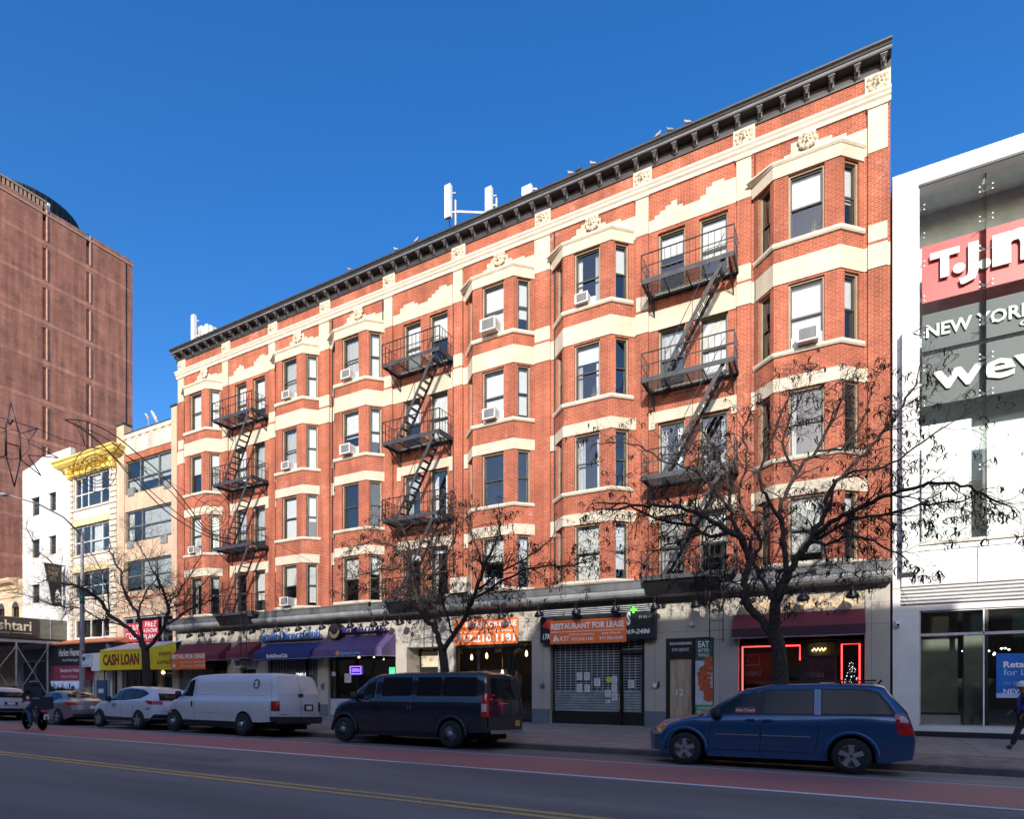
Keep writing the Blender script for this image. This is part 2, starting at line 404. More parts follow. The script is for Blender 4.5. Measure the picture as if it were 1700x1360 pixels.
def asphalt():
    m, n, l, b = _nodes('asphalt')
    g = n.new('ShaderNodeNewGeometry')
    a = n.new('ShaderNodeTexNoise'); a.inputs['Scale'].default_value = 34; a.inputs['Detail'].default_value = 5; a.inputs['Roughness'].default_value = .8
    c = n.new('ShaderNodeTexNoise'); c.inputs['Scale'].default_value = 0.45; c.inputs['Detail'].default_value = 7
    mp = n.new('ShaderNodeMapping'); mp.inputs['Scale'].default_value = (0.16, 1.3, 1)
    l.new(g.outputs['Position'], a.inputs['Vector']); l.new(g.outputs['Position'], mp.inputs[0]); l.new(mp.outputs[0], c.inputs['Vector'])
    r1 = n.new('ShaderNodeValToRGB'); r1.color_ramp.elements[0].position = .32; r1.color_ramp.elements[1].position = .70
    r1.color_ramp.elements[0].color = (.165, .138, .115, 1); r1.color_ramp.elements[1].color = (.37, .31, .26, 1)
    e = r1.color_ramp.elements.new(.8); e.color = (.62, .55, .48, 1)
    l.new(a.outputs['Fac'], r1.inputs[0])
    r2 = n.new('ShaderNodeMapRange'); r2.inputs[1].default_value = .3; r2.inputs[2].default_value = .7; r2.inputs[3].default_value = .62; r2.inputs[4].default_value = 1.25
    l.new(c.outputs['Fac'], r2.inputs[0])
    mx = n.new('ShaderNodeMix'); mx.data_type = 'RGBA'; mx.blend_type = 'MULTIPLY'; mx.inputs[0].default_value = 1
    l.new(r1.outputs[0], mx.inputs[6]); l.new(r2.outputs[0], mx.inputs[7]); l.new(mx.outputs[2], b.inputs['Base Color'])
    bp = n.new('ShaderNodeBump'); bp.inputs['Strength'].default_value = .5; bp.inputs['Distance'].default_value = .008
    l.new(a.outputs['Fac'], bp.inputs['Height']); l.new(bp.outputs[0], b.inputs['Normal'])
    _set(b, Roughness=.85); return m
def worn_paint(name, col, under, wear=0.5, sc=14):
    m, n, l, b = _nodes(name)
    g = n.new('ShaderNodeNewGeometry')
    a = n.new('ShaderNodeTexNoise'); a.inputs['Scale'].default_value = sc; a.inputs['Detail'].default_value = 8; a.inputs['Roughness'].default_value = .75
    c = n.new('ShaderNodeTexNoise'); c.inputs['Scale'].default_value = .5; c.inputs['Detail'].default_value = 5
    mp = n.new('ShaderNodeMapping'); mp.inputs['Scale'].default_value = (0.4, 1.6, 1)
    l.new(g.outputs['Position'], a.inputs['Vector']); l.new(g.outputs['Position'], mp.inputs[0]); l.new(mp.outputs[0], c.inputs['Vector'])
    ad = n.new('ShaderNodeMath'); ad.operation = 'MULTIPLY_ADD'; ad.inputs[1].default_value = .6
    l.new(c.outputs['Fac'], ad.inputs[0]); l.new(a.outputs['Fac'], ad.inputs[2])
    r = n.new('ShaderNodeMapRange'); r.inputs[1].default_value = .72 + (.5 - wear) * .3; r.inputs[2].default_value = 1.0 + (.5 - wear) * .3
    l.new(ad.outputs[0], r.inputs[0])
    mx = n.new('ShaderNodeMix'); mx.data_type = 'RGBA'; mx.inputs[6].default_value = c4(col); mx.inputs[7].default_value = c4(under)
    l.new(r.outputs[0], mx.inputs[0]); l.new(mx.outputs[2], b.inputs['Base Color']); _set(b, Roughness=.75); return m
M_ASPH = asphalt()
M_LANE = worn_paint('red_lane_paint', (.60, .185, .14), (.40, .18, .14), .75, 9)
M_LINE = worn_paint('white_line_paint', (.85, .82, .78), (.36, .33, .32), .45)
M_YEL = worn_paint('yellow_line_paint', (.85, .52, .13), (.36, .26, .16), .5)

def sidewalk_mat():
    m, n, l, b = _nodes('sidewalk_concrete')
    uv = n.new('ShaderNodeUVMap'); uv.uv_map = 'UVMap'
    br = n.new('ShaderNodeTexBrick'); br.offset = 0; br.inputs['Scale'].default_value = 1; br.inputs['Brick Width'].default_value = 1.5; br.inputs['Row Height'].default_value = 1.5
    br.inputs['Mortar Size'].default_value = .012; br.inputs['Color1'].default_value = (.31, .26, .225, 1); br.inputs['Color2'].default_value = (.26, .22, .19, 1); br.inputs['Mortar'].default_value = (.1, .095, .09, 1)
    l.new(uv.outputs[0], br.inputs['Vector'])
    g = n.new('ShaderNodeNewGeometry'); a = n.new('ShaderNodeTexNoise'); a.inputs['Scale'].default_value = 2; a.inputs['Detail'].default_value = 9; a.inputs['Roughness'].default_value = .7
    l.new(g.outputs['Position'], a.inputs['Vector'])
    r = n.new('ShaderNodeMapRange'); r.inputs[1].default_value = .3; r.inputs[2].default_value = .7; r.inputs[3].default_value = .75; r.inputs[4].default_value = 1.2
    l.new(a.outputs['Fac'], r.inputs[0])
    mx = n.new('ShaderNodeMix'); mx.data_type = 'RGBA'; mx.blend_type = 'MULTIPLY'; mx.inputs[0].default_value = 1
    l.new(br.outputs[0], mx.inputs[6]); l.new(r.outputs[0], mx.inputs[7]); l.new(mx.outputs[2], b.inputs['Base Color']); _set(b, Roughness=.85); return m
M_WALK = sidewalk_mat()
M_CURB = mat('steel_faced_kerb', (.10, .095, .09), rough=.7, var=.3, scale=3)

# ---------------------------------------------------------------- ground: one sheet to the horizon, then sidewalk, lane and lines above it
def road_z(y):
    if y <= 12.4: return 0.0
    if y >= 15.0: return -0.13
    return -0.13 * (y - 12.4) / 2.6
mb = MB().use(M_ASPH)
ys = [-400, -9.5, -8.9, 0, 6.4, 12.4, 13.7, 15.02, 16, 60, 900]
zs = [-.02, -.02, 0, 0, 0.0, 0, road_z(13.7), -.13, -.14, -.14, -.14]
for i in range(len(ys) - 1):
    mb.face([(-900, ys[i], zs[i]), (500, ys[i], zs[i]), (500, ys[i + 1], zs[i + 1]), (-900, ys[i + 1], zs[i + 1])])
struct(mb.build('road'))
mb = MB().use(M_LANE); mb.face([(-300, 10.33, .004), (60, 10.33, .004), (60, 12.47, .004), (-300, 12.47, .004)])
struct(mb.build('bus_lane'))
mb = MB().use(M_LINE)
mb.face([(-300, 10.19, .008), (60, 10.19, .008), (60, 10.33, .008), (-300, 10.33, .008)])
z = road_z(12.52) + .006; mb.face([(-300, 12.45, .006), (60, 12.45, .006), (60, 12.56, road_z(12.56) + .006), (-300, 12.56, road_z(12.56) + .006)])
struct(mb.build('white_lane_lines'))
mb = MB().use(M_YEL)
for y in (6.88, 7.12): mb.face([(-300, y - .06, .005), (60, y - .06, .005), (60, y + .06, .005), (-300, y + .06, .005)])
struct(mb.build('double_yellow_line'))
mb = MB().use(M_WALK)
mb.face([(-300, 15.25, .02), (60, 15.25, .02), (60, FD + .6, .152), (-300, FD + .6, .152)])
struct(mb.build('sidewalk'))
mb = MB().use(M_CURB); mb.sweep([(-300, 15.25), (60, 15.25)], [(0, -.2), (.25, -.2), (.24, .005), (.225, .015), (0, .02)])
struct(mb.build('kerb'))
# the strip of worn brick paving along the kerb at the right
M_PAVE = brick_mat('sidewalk_brick_paving', (.20, .15, .125), (.26, .20, .165), (.33, .30, .27), bw=.2, rh=.1, ms=.012, bump=.2, stain=.35)
mb = MB().use(M_PAVE); mb.face([(-1.2, 15.27, .0245), (12, 15.27, .0245), (12, 17.0, .059), (-1.2, 17.0, .059)])
struct(mb.build('brick_paving_strip'))
# tree pits
M_SOIL = mat('tree_pit_soil', (.06, .045, .035), rough=.95, var=.4, scale=12, bump=.8, bscale=30)

# buildings over the street (behind the eye): they shade the street and stand in the window reflections
M_OB = [brick_mat('tan_brick', (.34, .25, .17), (.3, .22, .15), (.3, .27, .24)), brick_mat('brown_brick', (.24, .11, .07), (.2, .09, .06), (.3, .25, .2)),
        mat('pale_render', (.5, .47, .42), rough=.85)]
def over_street(x0, x1, h, k, lab):
    t = thing('row_building', lab, 'building', ((x0 + x1) / 2, -8.9, 0), 'buildings over the street')
    n = max(1, int((x1 - x0) / 2.2)); holes = []
    for i in range(n):
        c = (i + .5) * (x1 - x0) / n
        z = 4.9
        while z + 2.6 < h: holes.append((c - .5, c + .5, z, z + 1.7)); z += 3.3
    mb = MB().use(M_OB[(1, 0, 1, 0, 1, 0, 1, 1, 1, 0, 1)[k % 11]]); mb.wall((x1, -8.9), (x0, -8.9), -.1, h, holes, .2)
    mb.face([(x0, -8.9, h), (x1, -8.9, h), (x1, -22, h), (x0, -22, h)])
    for a, b in ((x0, -1), (x1, 1)): mb.face([(a, -8.9, -.1), (a, -8.9, h), (a, -22, h), (a, -22, -.1)])
    mb.face([(x0, -22, -.1), (x0, -22, h), (x1, -22, h), (x1, -22, -.1)])
    mb.use(M_CORN).box(x0, x1, -8.9, -8.6, h - .5, h + .01)
    mb.use(M_BLACK).box(x0 + .3, x1 - .3, -8.87, -8.6, .2, 2.7)
    mb.build('wall', None, t, origin=t.location)
    g = MB().use(M_GLASS)
    for a, b, c, e in holes: g.face([(x1 - a, -9.08, c), (x1 - b, -9.08, c), (x1 - b, -9.08, e), (x1 - a, -9.08, e)])
    g.build('windows', None, t, origin=t.location)
for i, (x0, x1, h, lab) in enumerate([
        (-150, -118, 17, 'tan brick row farthest west over the street'), (-118, -84, 16.2, 'brown brick row second from the west over the street'),
        (-84, -62, 15.9, 'brown building over the street, third from the west'), (-62, -38, 15.7, 'tan brick building over the street facing the yellow cornice'),
        (-38, -22, 15.75, 'brown building over the street facing the white van'), (-22, -9.15, 15.7, 'tan building over the street facing the purple awning'),
        (-9.12, -2.9, 13.6, 'low brown building over the street facing the dark van'), (-2.88, -1.5, 14.9, 'narrow brown stair tower over the street'),
        (-1.48, 12.1, 15.7, 'brown building over the street facing the red brick block'), (12.12, 15.5, 15.2, 'tan brick building over the street facing the glass store'),
        (15.52, 45, 15.7, 'long brown building over the street at the east end')]):
    over_street(x0, x1, h, i, lab)

# wear of the road: patches, tar-sealed cracks, oil stains
rw = random.Random(4)
M_PATCH = mat('darker_asphalt_patch', (.19, .165, .145), rough=.9, var=.3, scale=12, bump=.4); M_TAR = mat('tar_seal', (.09, .08, .075), rough=.7)
for (x, y, w, d) in ((-13, 8.6, 3.0, .6), (1.5, 8.8, 2.6, .7), (-24, 6.0, 2.4, .8), (-6.5, 13.2, 2.8, .8), (-31, 9.0, 3.0, .7)):
    m = MB().use(M_PATCH); n = 14
    m.face([(x + (w / 2) * max(-1, min(1, 1.3 * math.cos(i * math.tau / n))) * rw.uniform(.95, 1.02), y + (d / 2) * max(-1, min(1, 1.3 * math.sin(i * math.tau / n))) * rw.uniform(.92, 1.02), road_z(y) + .0035) for i in range(n)]); struct(m.build('road_patch'))
m = MB().use(M_TAR)
for (x, y, L, a) in ((2, 9.5, 4, .1), (-28, 8.5, 8, .02), (-4, 8.0, 1.2, 1.5), (-10, 6.1, 1.6, 1.4), (-1, 6.2, 3.2, .9), (-19, 9.6, 4, .3)):
    p = [(x, y)]
    for i in range(int(L / .25)): a += rw.gauss(0, .16); a *= .85; p.append((p[-1][0] + .25 * math.cos(a), p[-1][1] + .25 * math.sin(a)))
    for (q, r_) in zip(p, p[1:]):
        w = rw.uniform(.008, .02); m.face([(q[0], q[1] - w, .0036), (r_[0], r_[1] - w, .0036), (r_[0], r_[1] + w, .0036), (q[0], q[1] + w, .0036)])
struct(m.build('road_cracks'))
M_OIL = mat('oil_stain', (.085, .072, .066), rough=.5, var=.3)
for i in range(9):
    x, y = rw.uniform(-26, 3), rw.uniform(13.2, 14.3); n = 12; r_ = rw.uniform(.12, .3); m = MB().use(M_OIL); m.face([(x + r_ * 1.6 * math.cos(k * math.tau / n) * rw.uniform(.7, 1.1), y + r_ * .6 * math.sin(k * math.tau / n) * rw.uniform(.7, 1.1), road_z(y + r_) + .020) for k in range(n)]); struct(m.build('oil_stain'))
# ---------------------------------------------------------------- the red brick block
rnd = random.Random(7)
BX0, BX1 = -33.82, 1.41
BLD = thing('brick_apartment_building', 'long five storey red brick block with cream bands, black cornice and three fire escapes', 'building', ((BX0 + BX1) / 2, FD, 0.15))
BAYS = [-31.27, -23.90, -19.88, -12.23, -8.19, -0.865]        # centres, west to east
FES = [-27.59, -16.05, -4.49]
PIL = [(-33.35, .5), (-29.45, .45), (-25.75, .45), (-22.05 + .0, .66), (-18.03 - .02, .0), (-14.25, .45), (-10.27, .66), (-6.25, .45), (-2.77, .45), (1.08, .5)]
SILLS = [15.78, 12.30, 8.93, 5.57]; HEADS = [17.86, 14.40, 11.02, 7.64]
FLO = ['fifth', 'fourth', 'third', 'second']
BW, BI, BP = .94, .63, .60                                   # bay: half front, cant inset, projection
def bay_pts(c, o=0.0): return [(c - BW - BI, FD), (c - BW, FD - BP), (c + BW, FD - BP), (c + BW + BI, FD)]
def eaves(c, e=.12):   # a little of the flat wall each side, then the bay
    return [(c - BW - BI - e, FD)] + bay_pts(c) + [(c + BW + BI + e, FD)]
CANT = math.hypot(BI, BP)

# flat wall: between bays, with the fire-escape windows
mb = MB().use(M_BRICK)
edges = [BX0]
for c in BAYS: edges += [c - BW - BI, c + BW + BI]
edges.append(BX1)
FEW = [(-1.2, -.24), (.24, 1.2)]
for i in range(0, len(edges), 2):
    a, b = edges[i], edges[i + 1]; holes = []
    for f in FES:
        if a < f < b:
            for (l, r) in FEW:
                for k in range(4): holes.append((f + l - a, f + r - a, SILLS[k] + .02, HEADS[k] + .08))
    mb.wall((a, FD), (b, FD), 4.85, 18.3, holes, .2)
mb.wall((BX0, FD), (BX1, FD), 18.3, 20.6, (), .1)
mb.face([(BX1, FD, 0), (BX1, FD + 18, 0), (BX1, FD + 18, 20.6), (BX1, FD, 20.6)])
mb.face([(BX0, FD + 18, 0), (BX0, FD, 0), (BX0, FD, 20.6), (BX0, FD + 18, 20.6)])
mb.face([(BX0, FD + .2, 20.45), (BX1, FD + .2, 20.45), (BX1, FD + 18, 20.45), (BX0, FD + 18, 20.45)])
mb.use(M_ROOM)
mb.face([(BX0, FD + 2.2, 0), (BX1, FD + 2.2, 0), (BX1, FD + 2.2, 20.4), (BX0, FD + 2.2, 20.4)])
for z in [4.95, 8.3, 11.7, 15.1]: mb.face([(BX0 + .1, FD + .22, z), (BX1 - .1, FD + .22, z), (BX1 - .1, FD + 2.2, z), (BX0 + .1, FD + 2.2, z)])
for x in [-29.5, -25.7, -22, -18, -14.2, -10.3, -6.2, -2.8]: mb.face([(x, FD + .22, 4.9), (x, FD + 2.2, 4.9), (x, FD + 2.2, 20.4), (x, FD + .22, 20.4)])
mb.build('wall', None, BLD)

# bays
FW = .51; CWA, CWB = .16, .70                                # front window half width; cant window from the outer corner
for c in BAYS:
    P = bay_pts(c); mb = MB().use(M_BRICK)
    fh = [(BW - FW, BW + FW, SILLS[k], HEADS[k]) for k in range(4)]
    lh = [(CANT - CWB, CANT - CWA, SILLS[k], HEADS[k]) for k in range(4)]
    rh = [(CWA, CWB, SILLS[k], HEADS[k]) for k in range(4)]
    mb.wall(P[0], P[1], 5.40, 18.32, lh, .16); mb.wall(P[1], P[2], 5.40, 18.32, fh, .16); mb.wall(P[2], P[3], 5.40, 18.32, rh, .16)
    mb.face([(P[0][0], P[0][1], 18.3), (P[1][0], P[1][1], 18.3), (P[2][0], P[2][1], 18.3), (P[3][0], P[3][1], 18.3)])
    mb.build('bay', None, BLD)

# cream bands, sills, lintels, pilasters
mb = MB().use(M_CREAM)
def full_path():
    pts = [(BX0, FD)]
    for c in BAYS: pts += bay_pts(c)
    return pts + [(BX1, FD)]
mb.band(full_path(), 14.46, 15.17, .03)
for c in BAYS:
    mb.band(eaves(c, .0), 17.88, 18.28, .04)
    for k in (2, 3):
        p = eaves(c, .16); mb.band(p, HEADS[k] + .02, HEADS[k] + .44, .035)
        mb.box(c - BW - BI - .17, c - BW - BI + .04, FD - .06, FD + .02, HEADS[k] - .16, HEADS[k] + .44)
for f in FES:
    for k in (2, 3):
        mb.box(f - 1.42, f + 1.42, FD - .035, FD + .03, HEADS[k] + .10, HEADS[k] + .50)
        for s in (-1, 1): mb.box(f + s * 1.42 - .11, f + s * 1.42 + .11, FD - .05, FD + .02, HEADS[k] - .12, HEADS[k] + .50)
for (x, w) in PIL:
    if w == 0: w = .46
    mb.box(x - w / 2, x + w / 2, FD - .10, FD + .02, 15.28, 15.80)
    mb.box(x - w / 2 - .01, x + w / 2 + .01, FD - .115, FD + .02, 14.45, 15.185)
    mb.box(x - w / 2 - .01, x + w / 2 + .01, FD - .11, FD + .02, 18.02, 19.36)
    mb.box(x - w / 2 - .04, x + w / 2 + .04, FD - .15, FD + .02, 19.36, 19.46)
# stepped cream panels over the bays
def stepped(x0, x1, z0, tops, y):
    """row of cream courses climbing: tops = list of (fraction along, height)"""
    n = max(4, int((x1 - x0) / .19))
    for i in range(n):
        t = (i + .5) / n; h = tops[-1][1]
        for a in range(len(tops) - 1):
            if tops[a][0] <= t <= tops[a + 1][0]:
                q = (t - tops[a][0]) / (tops[a + 1][0] - tops[a][0]); h = tops[a][1] + (tops[a + 1][1] - tops[a][1]) * q
        h = z0 + round((h - z0) / .108) * .108
        xa, xb = x0 + (x1 - x0) * i / n, x0 + (x1 - x0) * (i + 1) / n
        mb.box(xa, xb, y, FD + .02, z0, h)
xs = sorted(x for x, w in PIL)
for c in BAYS:
    l = max(x for x in xs if x < c) + .24; r = min(x for x in xs if x > c) - .24
    if l < -33.2: l = -33.1
    stepped(l, r, 18.02, [(0, 18.55), (.14, 18.75), (.30, 18.95), (.40, 19.34), (.60, 19.34), (.62, 19.1), (.78, 18.98), (1, 18.82)], FD - .022)
for f in FES:
    l = max(x for x in xs if x < f) + .24; r = min(x for x in xs if x > f) - .24
    stepped(l, r, 18.06, [(0, 18.42), (.08, 18.5), (.22, 18.85), (.30, 18.88), (.42, 18.62), (.5, 18.55), (.6, 18.66), (.74, 18.98), (.82, 19.02), (1, 18.86)], FD - .022)
mb.build('cream_band', None, BLD)
mb = MB().use(M_BRICK)
for (x, w) in PIL:
    if w == 0: w = .46
    mb.box(x - w / 2, x + w / 2, FD - .085, FD + .02, 5.4, 14.46); mb.box(x - w / 2, x + w / 2, FD - .085, FD + .02, 15.79, 18.03)
    mb.box(x - w / 2, x + w / 2, FD - .085, FD + .02, 15.17, 15.29)
mb.build('pilaster', None, BLD)
mb = MB().use(M_STONE)
mb.sweep([(BX0 - .03, FD), (BX1 + .02, FD)], [(-.03, 19.46), (.06, 19.46), (.07, 19.58), (.13, 19.64), (.13, 19.70), (.18, 19.76), (.18, 19.83), (-.03, 19.84)])
for c in BAYS:
    mb.sweep(eaves(c, .0), [(-.03, 18.27), (.06, 18.27), (.11, 18.33), (.11, 18.38), (-.03, 18.44)])
    for k in range(4): mb.sweep(eaves(c, .05), [(-.03, SILLS[k] - .15), (.05, SILLS[k] - .15), (.09, SILLS[k] - .1), (.10, SILLS[k] - .02), (-.15, SILLS[k])])
for f in FES:
    for k in range(4): mb.box(f - 1.3, f + 1.3, FD - .06, FD + .19, SILLS[k] - .1, SILLS[k] + .02)
mb.build('stone_molding', None, BLD)
mb = MB().use(M_CORN)                                          # thin dark rainwater pipes
for x in (-33.62, -21.55, -14.52, -9.76, -2.42, -18.4): mb.tube([(x, FD - .06, 4.9), (x, FD - .06, 19.4)], .022, 5)
mb.build('drain_pipe', None, BLD)

# carved heads: a square block with a bearded mask on it
def mask_mesh(block=True):
    m = MB().use(M_CARVE)
    if block: m.box(-.34, .34, -.03, .05, -.31, .31)
    m.smooth = True
    def blob(cx, cz, rx, rz, ry, y=-.03, n=8):
        vs = [(cx, y - ry, cz)]
        for ring, (q, dd) in enumerate(((.45, .86), (.8, .5), (1, 0))):
            for j in range(n):
                t = 2 * math.pi * j / n; vs.append((cx + rx * q * math.cos(t), y - ry * dd, cz + rz * q * math.sin(t)))
        fs = [(0, 1 + j, 1 + (j + 1) % n) for j in range(n)]
        for r_ in range(2): fs += [(1 + r_ * n + j, 1 + (r_ + 1) * n + j, 1 + (r_ + 1) * n + (j + 1) % n, 1 + r_ * n + (j + 1) % n) for j in range(n)]
        m.mesh(vs, fs)
    blob(0, 0, .20, .25, .12); blob(0, .14, .17, .08, .17); blob(0, .0, .045, .10, .22); blob(0, -.11, .09, .03, .17)
    blob(-.08, .05, .055, .035, .17); blob(.08, .05, .055, .035, .17); blob(0, -.24, .09, .10, .12)
    for s in (-1, 1):
        blob(s * .20, .17, .09, .09, .1); blob(s * .24, .02, .07, .10, .08); blob(s * .19, -.15, .07, .09, .09); blob(s * .12, -.22, .05, .07, .09); blob(s * .1, -.04, .06, .05, .16)
    m.smooth = False
    m.use(M_CORN)
    m.face([(-.035, -.205, -.125), (.035, -.205, -.125), (.03, -.205, -.155), (-.03, -.205, -.155)])
    return m
proto = mask_mesh().build('carved_head', None)
first = True
for (x, w) in PIL:
    o = proto if first else proto.copy()
    if not first: S.collection.objects.link(o)
    first = False
    o.location = (x, FD - .03, 20.13); attach(o, BLD)
p2 = mask_mesh(False).build('carved_head', None); first = True
for c in BAYS:
    o = p2 if first else p2.copy()
    if not first: S.collection.objects.link(o)
    first = False
    o.location = (c, FD - .05, 19.2); o.scale = (.95, .9, .95); attach(o, BLD)

# black bracketed cornice
mb = MB().use(M_CORN)
E0, E1 = BX0 - .04, BX1 + .02
mb.sweep([(E0, FD), (E1, FD)], [(-.02, 20.40), (.05, 20.40), (.06, 20.47), (.03, 20.48), (.03, 20.74), (.36, 20.76), (.38, 20.74), (.39, 20.84), (.42, 20.86), (.44, 20.90), (.50, 20.94), (.51, 20.985), (-.4, 21.0)])
corn = mb.build('cornice', None, BLD)
m2 = MB().use(M_CORNL)
m2.sweep([(E0 - .004, FD), (E1 + .004, FD)], [(.37, 20.765), (.395, 20.765), (.397, 20.838), (.37, 20.838)])
m2.sweep([(E0 - .004, FD), (E1 + .004, FD)], [(.45, 20.915), (.50, 20.945), (.508, 20.955), (.45, 20.955)])
n = 51
m2.build('fascia', None, corn)
br = MB().use(M_CORNL)
br.prism([(0, 20.46 - 20.46), (-.06, 0), (-.10, .03), (-.12, .09), (-.17, .15), (-.26, .19), (-.30, .22), (-.30, .285), (0, .285)], -.085, .085, ax='x')
br.prism([(0, .235), (-.325, .235), (-.325, .29), (0, .29)], -.11, .11, ax='x')
br.use(M_CORN).box(-.035, .035, -.27, -.05, .05, .2)
proto = br.build('bracket', None)
for i in range(n):
    o = proto if i == 0 else proto.copy()
    if i: S.collection.objects.link(o)
    o.scale = (.85, 1, .95); o.location = (E0 + .2 + (E1 - E0 - .4) * i / (n - 1), FD - .02, 20.47); attach(o, corn)

# ground storey: stucco wall with the shop openings, dark base, and the zinc cornice above
OPEN = [  # x0, x1, z0, z1 in the building line
    (X(296), X(377), .15, 3.15), (X(399), X(425), .15, 3.45), (X(445), X(527), .15, 3.30), (X(545), X(657), .15, 3.05),
    (X(676), X(728), .15, 3.35), (X(753), X(883), .15, 3.45), (X(913), X(1070), .15, 3.45), (X(1105.5), X(1185), .15, 3.33), (X(1226), X(1436), .15, 3.25)]
mb = MB().use(M_STUCCO)
mb.wall((BX0, FD), (BX1, FD), .1, 4.9, [(a - BX0, b - BX0, z0, z1) for a, b, z0, z1 in OPEN], .5)
mb.face([(BX1, FD, 0), (BX1 , FD + .5, 0), (BX1, FD + .5, 4.9), (BX1, FD, 4.9)])
w = mb.build('shopfront_wall', None, BLD)
cur = BX0
for a, b, z0, z1 in OPEN + [(BX1, BX1, 0, 0)]:
    if a - cur > .05: MB().use(M_BASE).box(cur + .004, a - .004, FD - .02, FD + .1, .1, .72).build('base_course', None, BLD)
    cur = b
mb = MB().use(M_CORN)
JX = [x for x in [BX0 + .02 + i * 1.12 for i in range(40)] if x < BX1]
for x in JX:
    if any(a - .02 < x < b + .02 for a, b, _, _ in OPEN): mb.box(x - .004, x + .004, FD - .002, FD + .01, 3.5, 4.87)
    else: mb.box(x - .004, x + .004, FD - .002, FD + .01, .75, 4.87)
for z in (4.22, 3.56): mb.box(BX0 + .01, BX1 - .01, FD - .0025, FD + .01, z - .004, z + .004)
mb.build('panel_joint', None, BLD)
mb = MB().use(M_ZINC)
mb.sweep([(BX0 - .02, FD), (BX1 + .01, FD)], [(-.02, 4.80), (.42, 4.80), (.56, 4.84), (.64, 4.92), (.66, 5.0), (.64, 5.07), (.60, 5.09), (-.02, 5.09)])
mb.use(M_ZINCD).sweep([(BX0 - .02, FD), (BX1 + .01, FD)], [(-.02, 5.092), (.585, 5.092), (.625, 5.10), (.63, 5.36), (.665, 5.37), (.665, 5.41), (-.02, 5.42)])
mb.build('zinc_cornice', None, BLD)

# ---------------------------------------------------------------- windows
def win_frame(w, h, casing=True):
    m = MB()
    if casing:
        m.use(M_CASING)
        m.box(-w / 2, -w / 2 + .055, -.0, .07, 0, h); m.box(w / 2 - .055, w / 2, -.0, .07, 0, h); m.box(-w / 2 + .055, w / 2 - .055, .0, .07, h - .05, h)
    m.use(M_FRAME); a = .055 if casing else 0
    x0, x1 = -w / 2 + a, w / 2 - a; hh = h - (.05 if casing else 0)
    for l, r, b, t, y in ((x0, x1, hh * .49, hh, .07), (x0, x1, 0, hh * .52, .10)):
        m.box(l, l + .04, y, y + .04, b, t); m.box(r - .04, r, y, y + .04, b, t); m.box(l + .04, r - .04, y, y + .04, t - .045, t); m.box(l + .04, r - .04, y, y + .04, b, b + .05)
    return m
WN = {}
def add_window(center, rotz, w, h, blind, lowb, key, parent=None):
    """double-hung window; blind = share of the height covered by a shade from the top"""
    k = (round(w, 3), round(h, 3))
    if k not in WN:
        m = win_frame(w, h); f = m.build('window')
        g = MB().use(M_GLASS)
        g.face([(-w / 2 + .09, .095, h * .5), (w / 2 - .09, .095, h * .5), (w / 2 - .09, .095, h - .09), (-w / 2 + .09, .095, h - .09)])
        g.face([(-w / 2 + .09, .125, .05), (w / 2 - .09, .125, .05), (w / 2 - .09, .125, h * .48), (-w / 2 + .09, .125, h * .48)])
        p = g.build('pane'); WN[k] = (f.data, p.data); bpy.data.objects.remove(f); bpy.data.objects.remove(p)
    fd, pd = WN[k]
    f = bpy.data.objects.new('window', fd); S.collection.objects.link(f)
    f.location = center; f.rotation_euler = (0, 0, rotz)
    q = wloc(BLD); f.parent = BLD; f.location = Vector(center) - q
    p = bpy.data.objects.new('pane', pd); S.collection.objects.link(p); p.parent = f
    if blind < .35 and w > .6 and rnd.random() < .75:
        for s_ in ((-1, 1) if rnd.random() < .6 else (rnd.choice((-1, 1)),)):
            b = MB().use(M_CURT if rnd.random() < .6 else M_BLIND); cw = w * rnd.uniform(.14, .32); xa = -w / 2 + .03 if s_ < 0 else w / 2 - .03 - cw
            for i in range(5): ya = .26 + (.03 if i % 2 else 0); yb = .26 + (0 if i % 2 else .03); b.face([(xa + cw * i / 5, ya, .02), (xa + cw * (i + 1) / 5, yb, .02), (xa + cw * (i + 1) / 5, yb, h), (xa + cw * i / 5, ya, h)])
            b.build('window_curtain').parent = f
    if blind > 0:
        mt = M_BLIND if lowb != 2 else M_CURT
        b = MB().use(mt); z0 = h * (1 - blind)
        n = 5; b.smooth = False
        if lowb == 2:
            nn = 10
            for i in range(nn):
                xa = -w / 2 + w * i / nn; xb = -w / 2 + w * (i + 1) / nn; ya = .22 + (.03 if i % 2 else 0); yb = .22 + (0 if i % 2 else .03)
                b.face([(xa, ya, z0), (xb, yb, z0), (xb, yb, h), (xa, ya, h)])
        else:
            b.box(-w / 2 + .03, w / 2 - .03, .19, .2, z0, h); b.box(-w / 2 + .03, w / 2 - .03, .18, .205, z0 - .03, z0)
        o = b.build('window_shade'); o.parent = f
    return f
A45 = math.atan2(BP, BI)
SH = {  # (bay, floor): shares for left cant, front, right cant
    (5, 0): (0, .50, .55), (5, 1): (.2, 1, .5), (5, 2): (0, 0, 0), (5, 3): (.4, .85, .3),
    (4, 0): (0, 0, .5), (4, 1): (0, .30, .0), (4, 2): (0, 0, 0), (4, 3): (1, 1, .8),
    (3, 0): (.5, .88, .7), (3, 1): (.5, 1, .88), (3, 2): (0, .0, 0), (3, 3): (0, .45, .5),
    (2, 0): (.5, 1, 1), (2, 1): (.5, .55, .7), (2, 2): (0, 0, 0), (2, 3): (.5, .5, .4),
    (1, 0): (1, 1, 1), (1, 1): (1, 1, 1), (1, 2): (1, 1, .6), (1, 3): (.6, .5, .9),
    (0, 0): (1, 1, 1), (0, 1): (.3, .45, .3), (0, 2): (1, .75, .9), (0, 3): (0, .2, .3)}
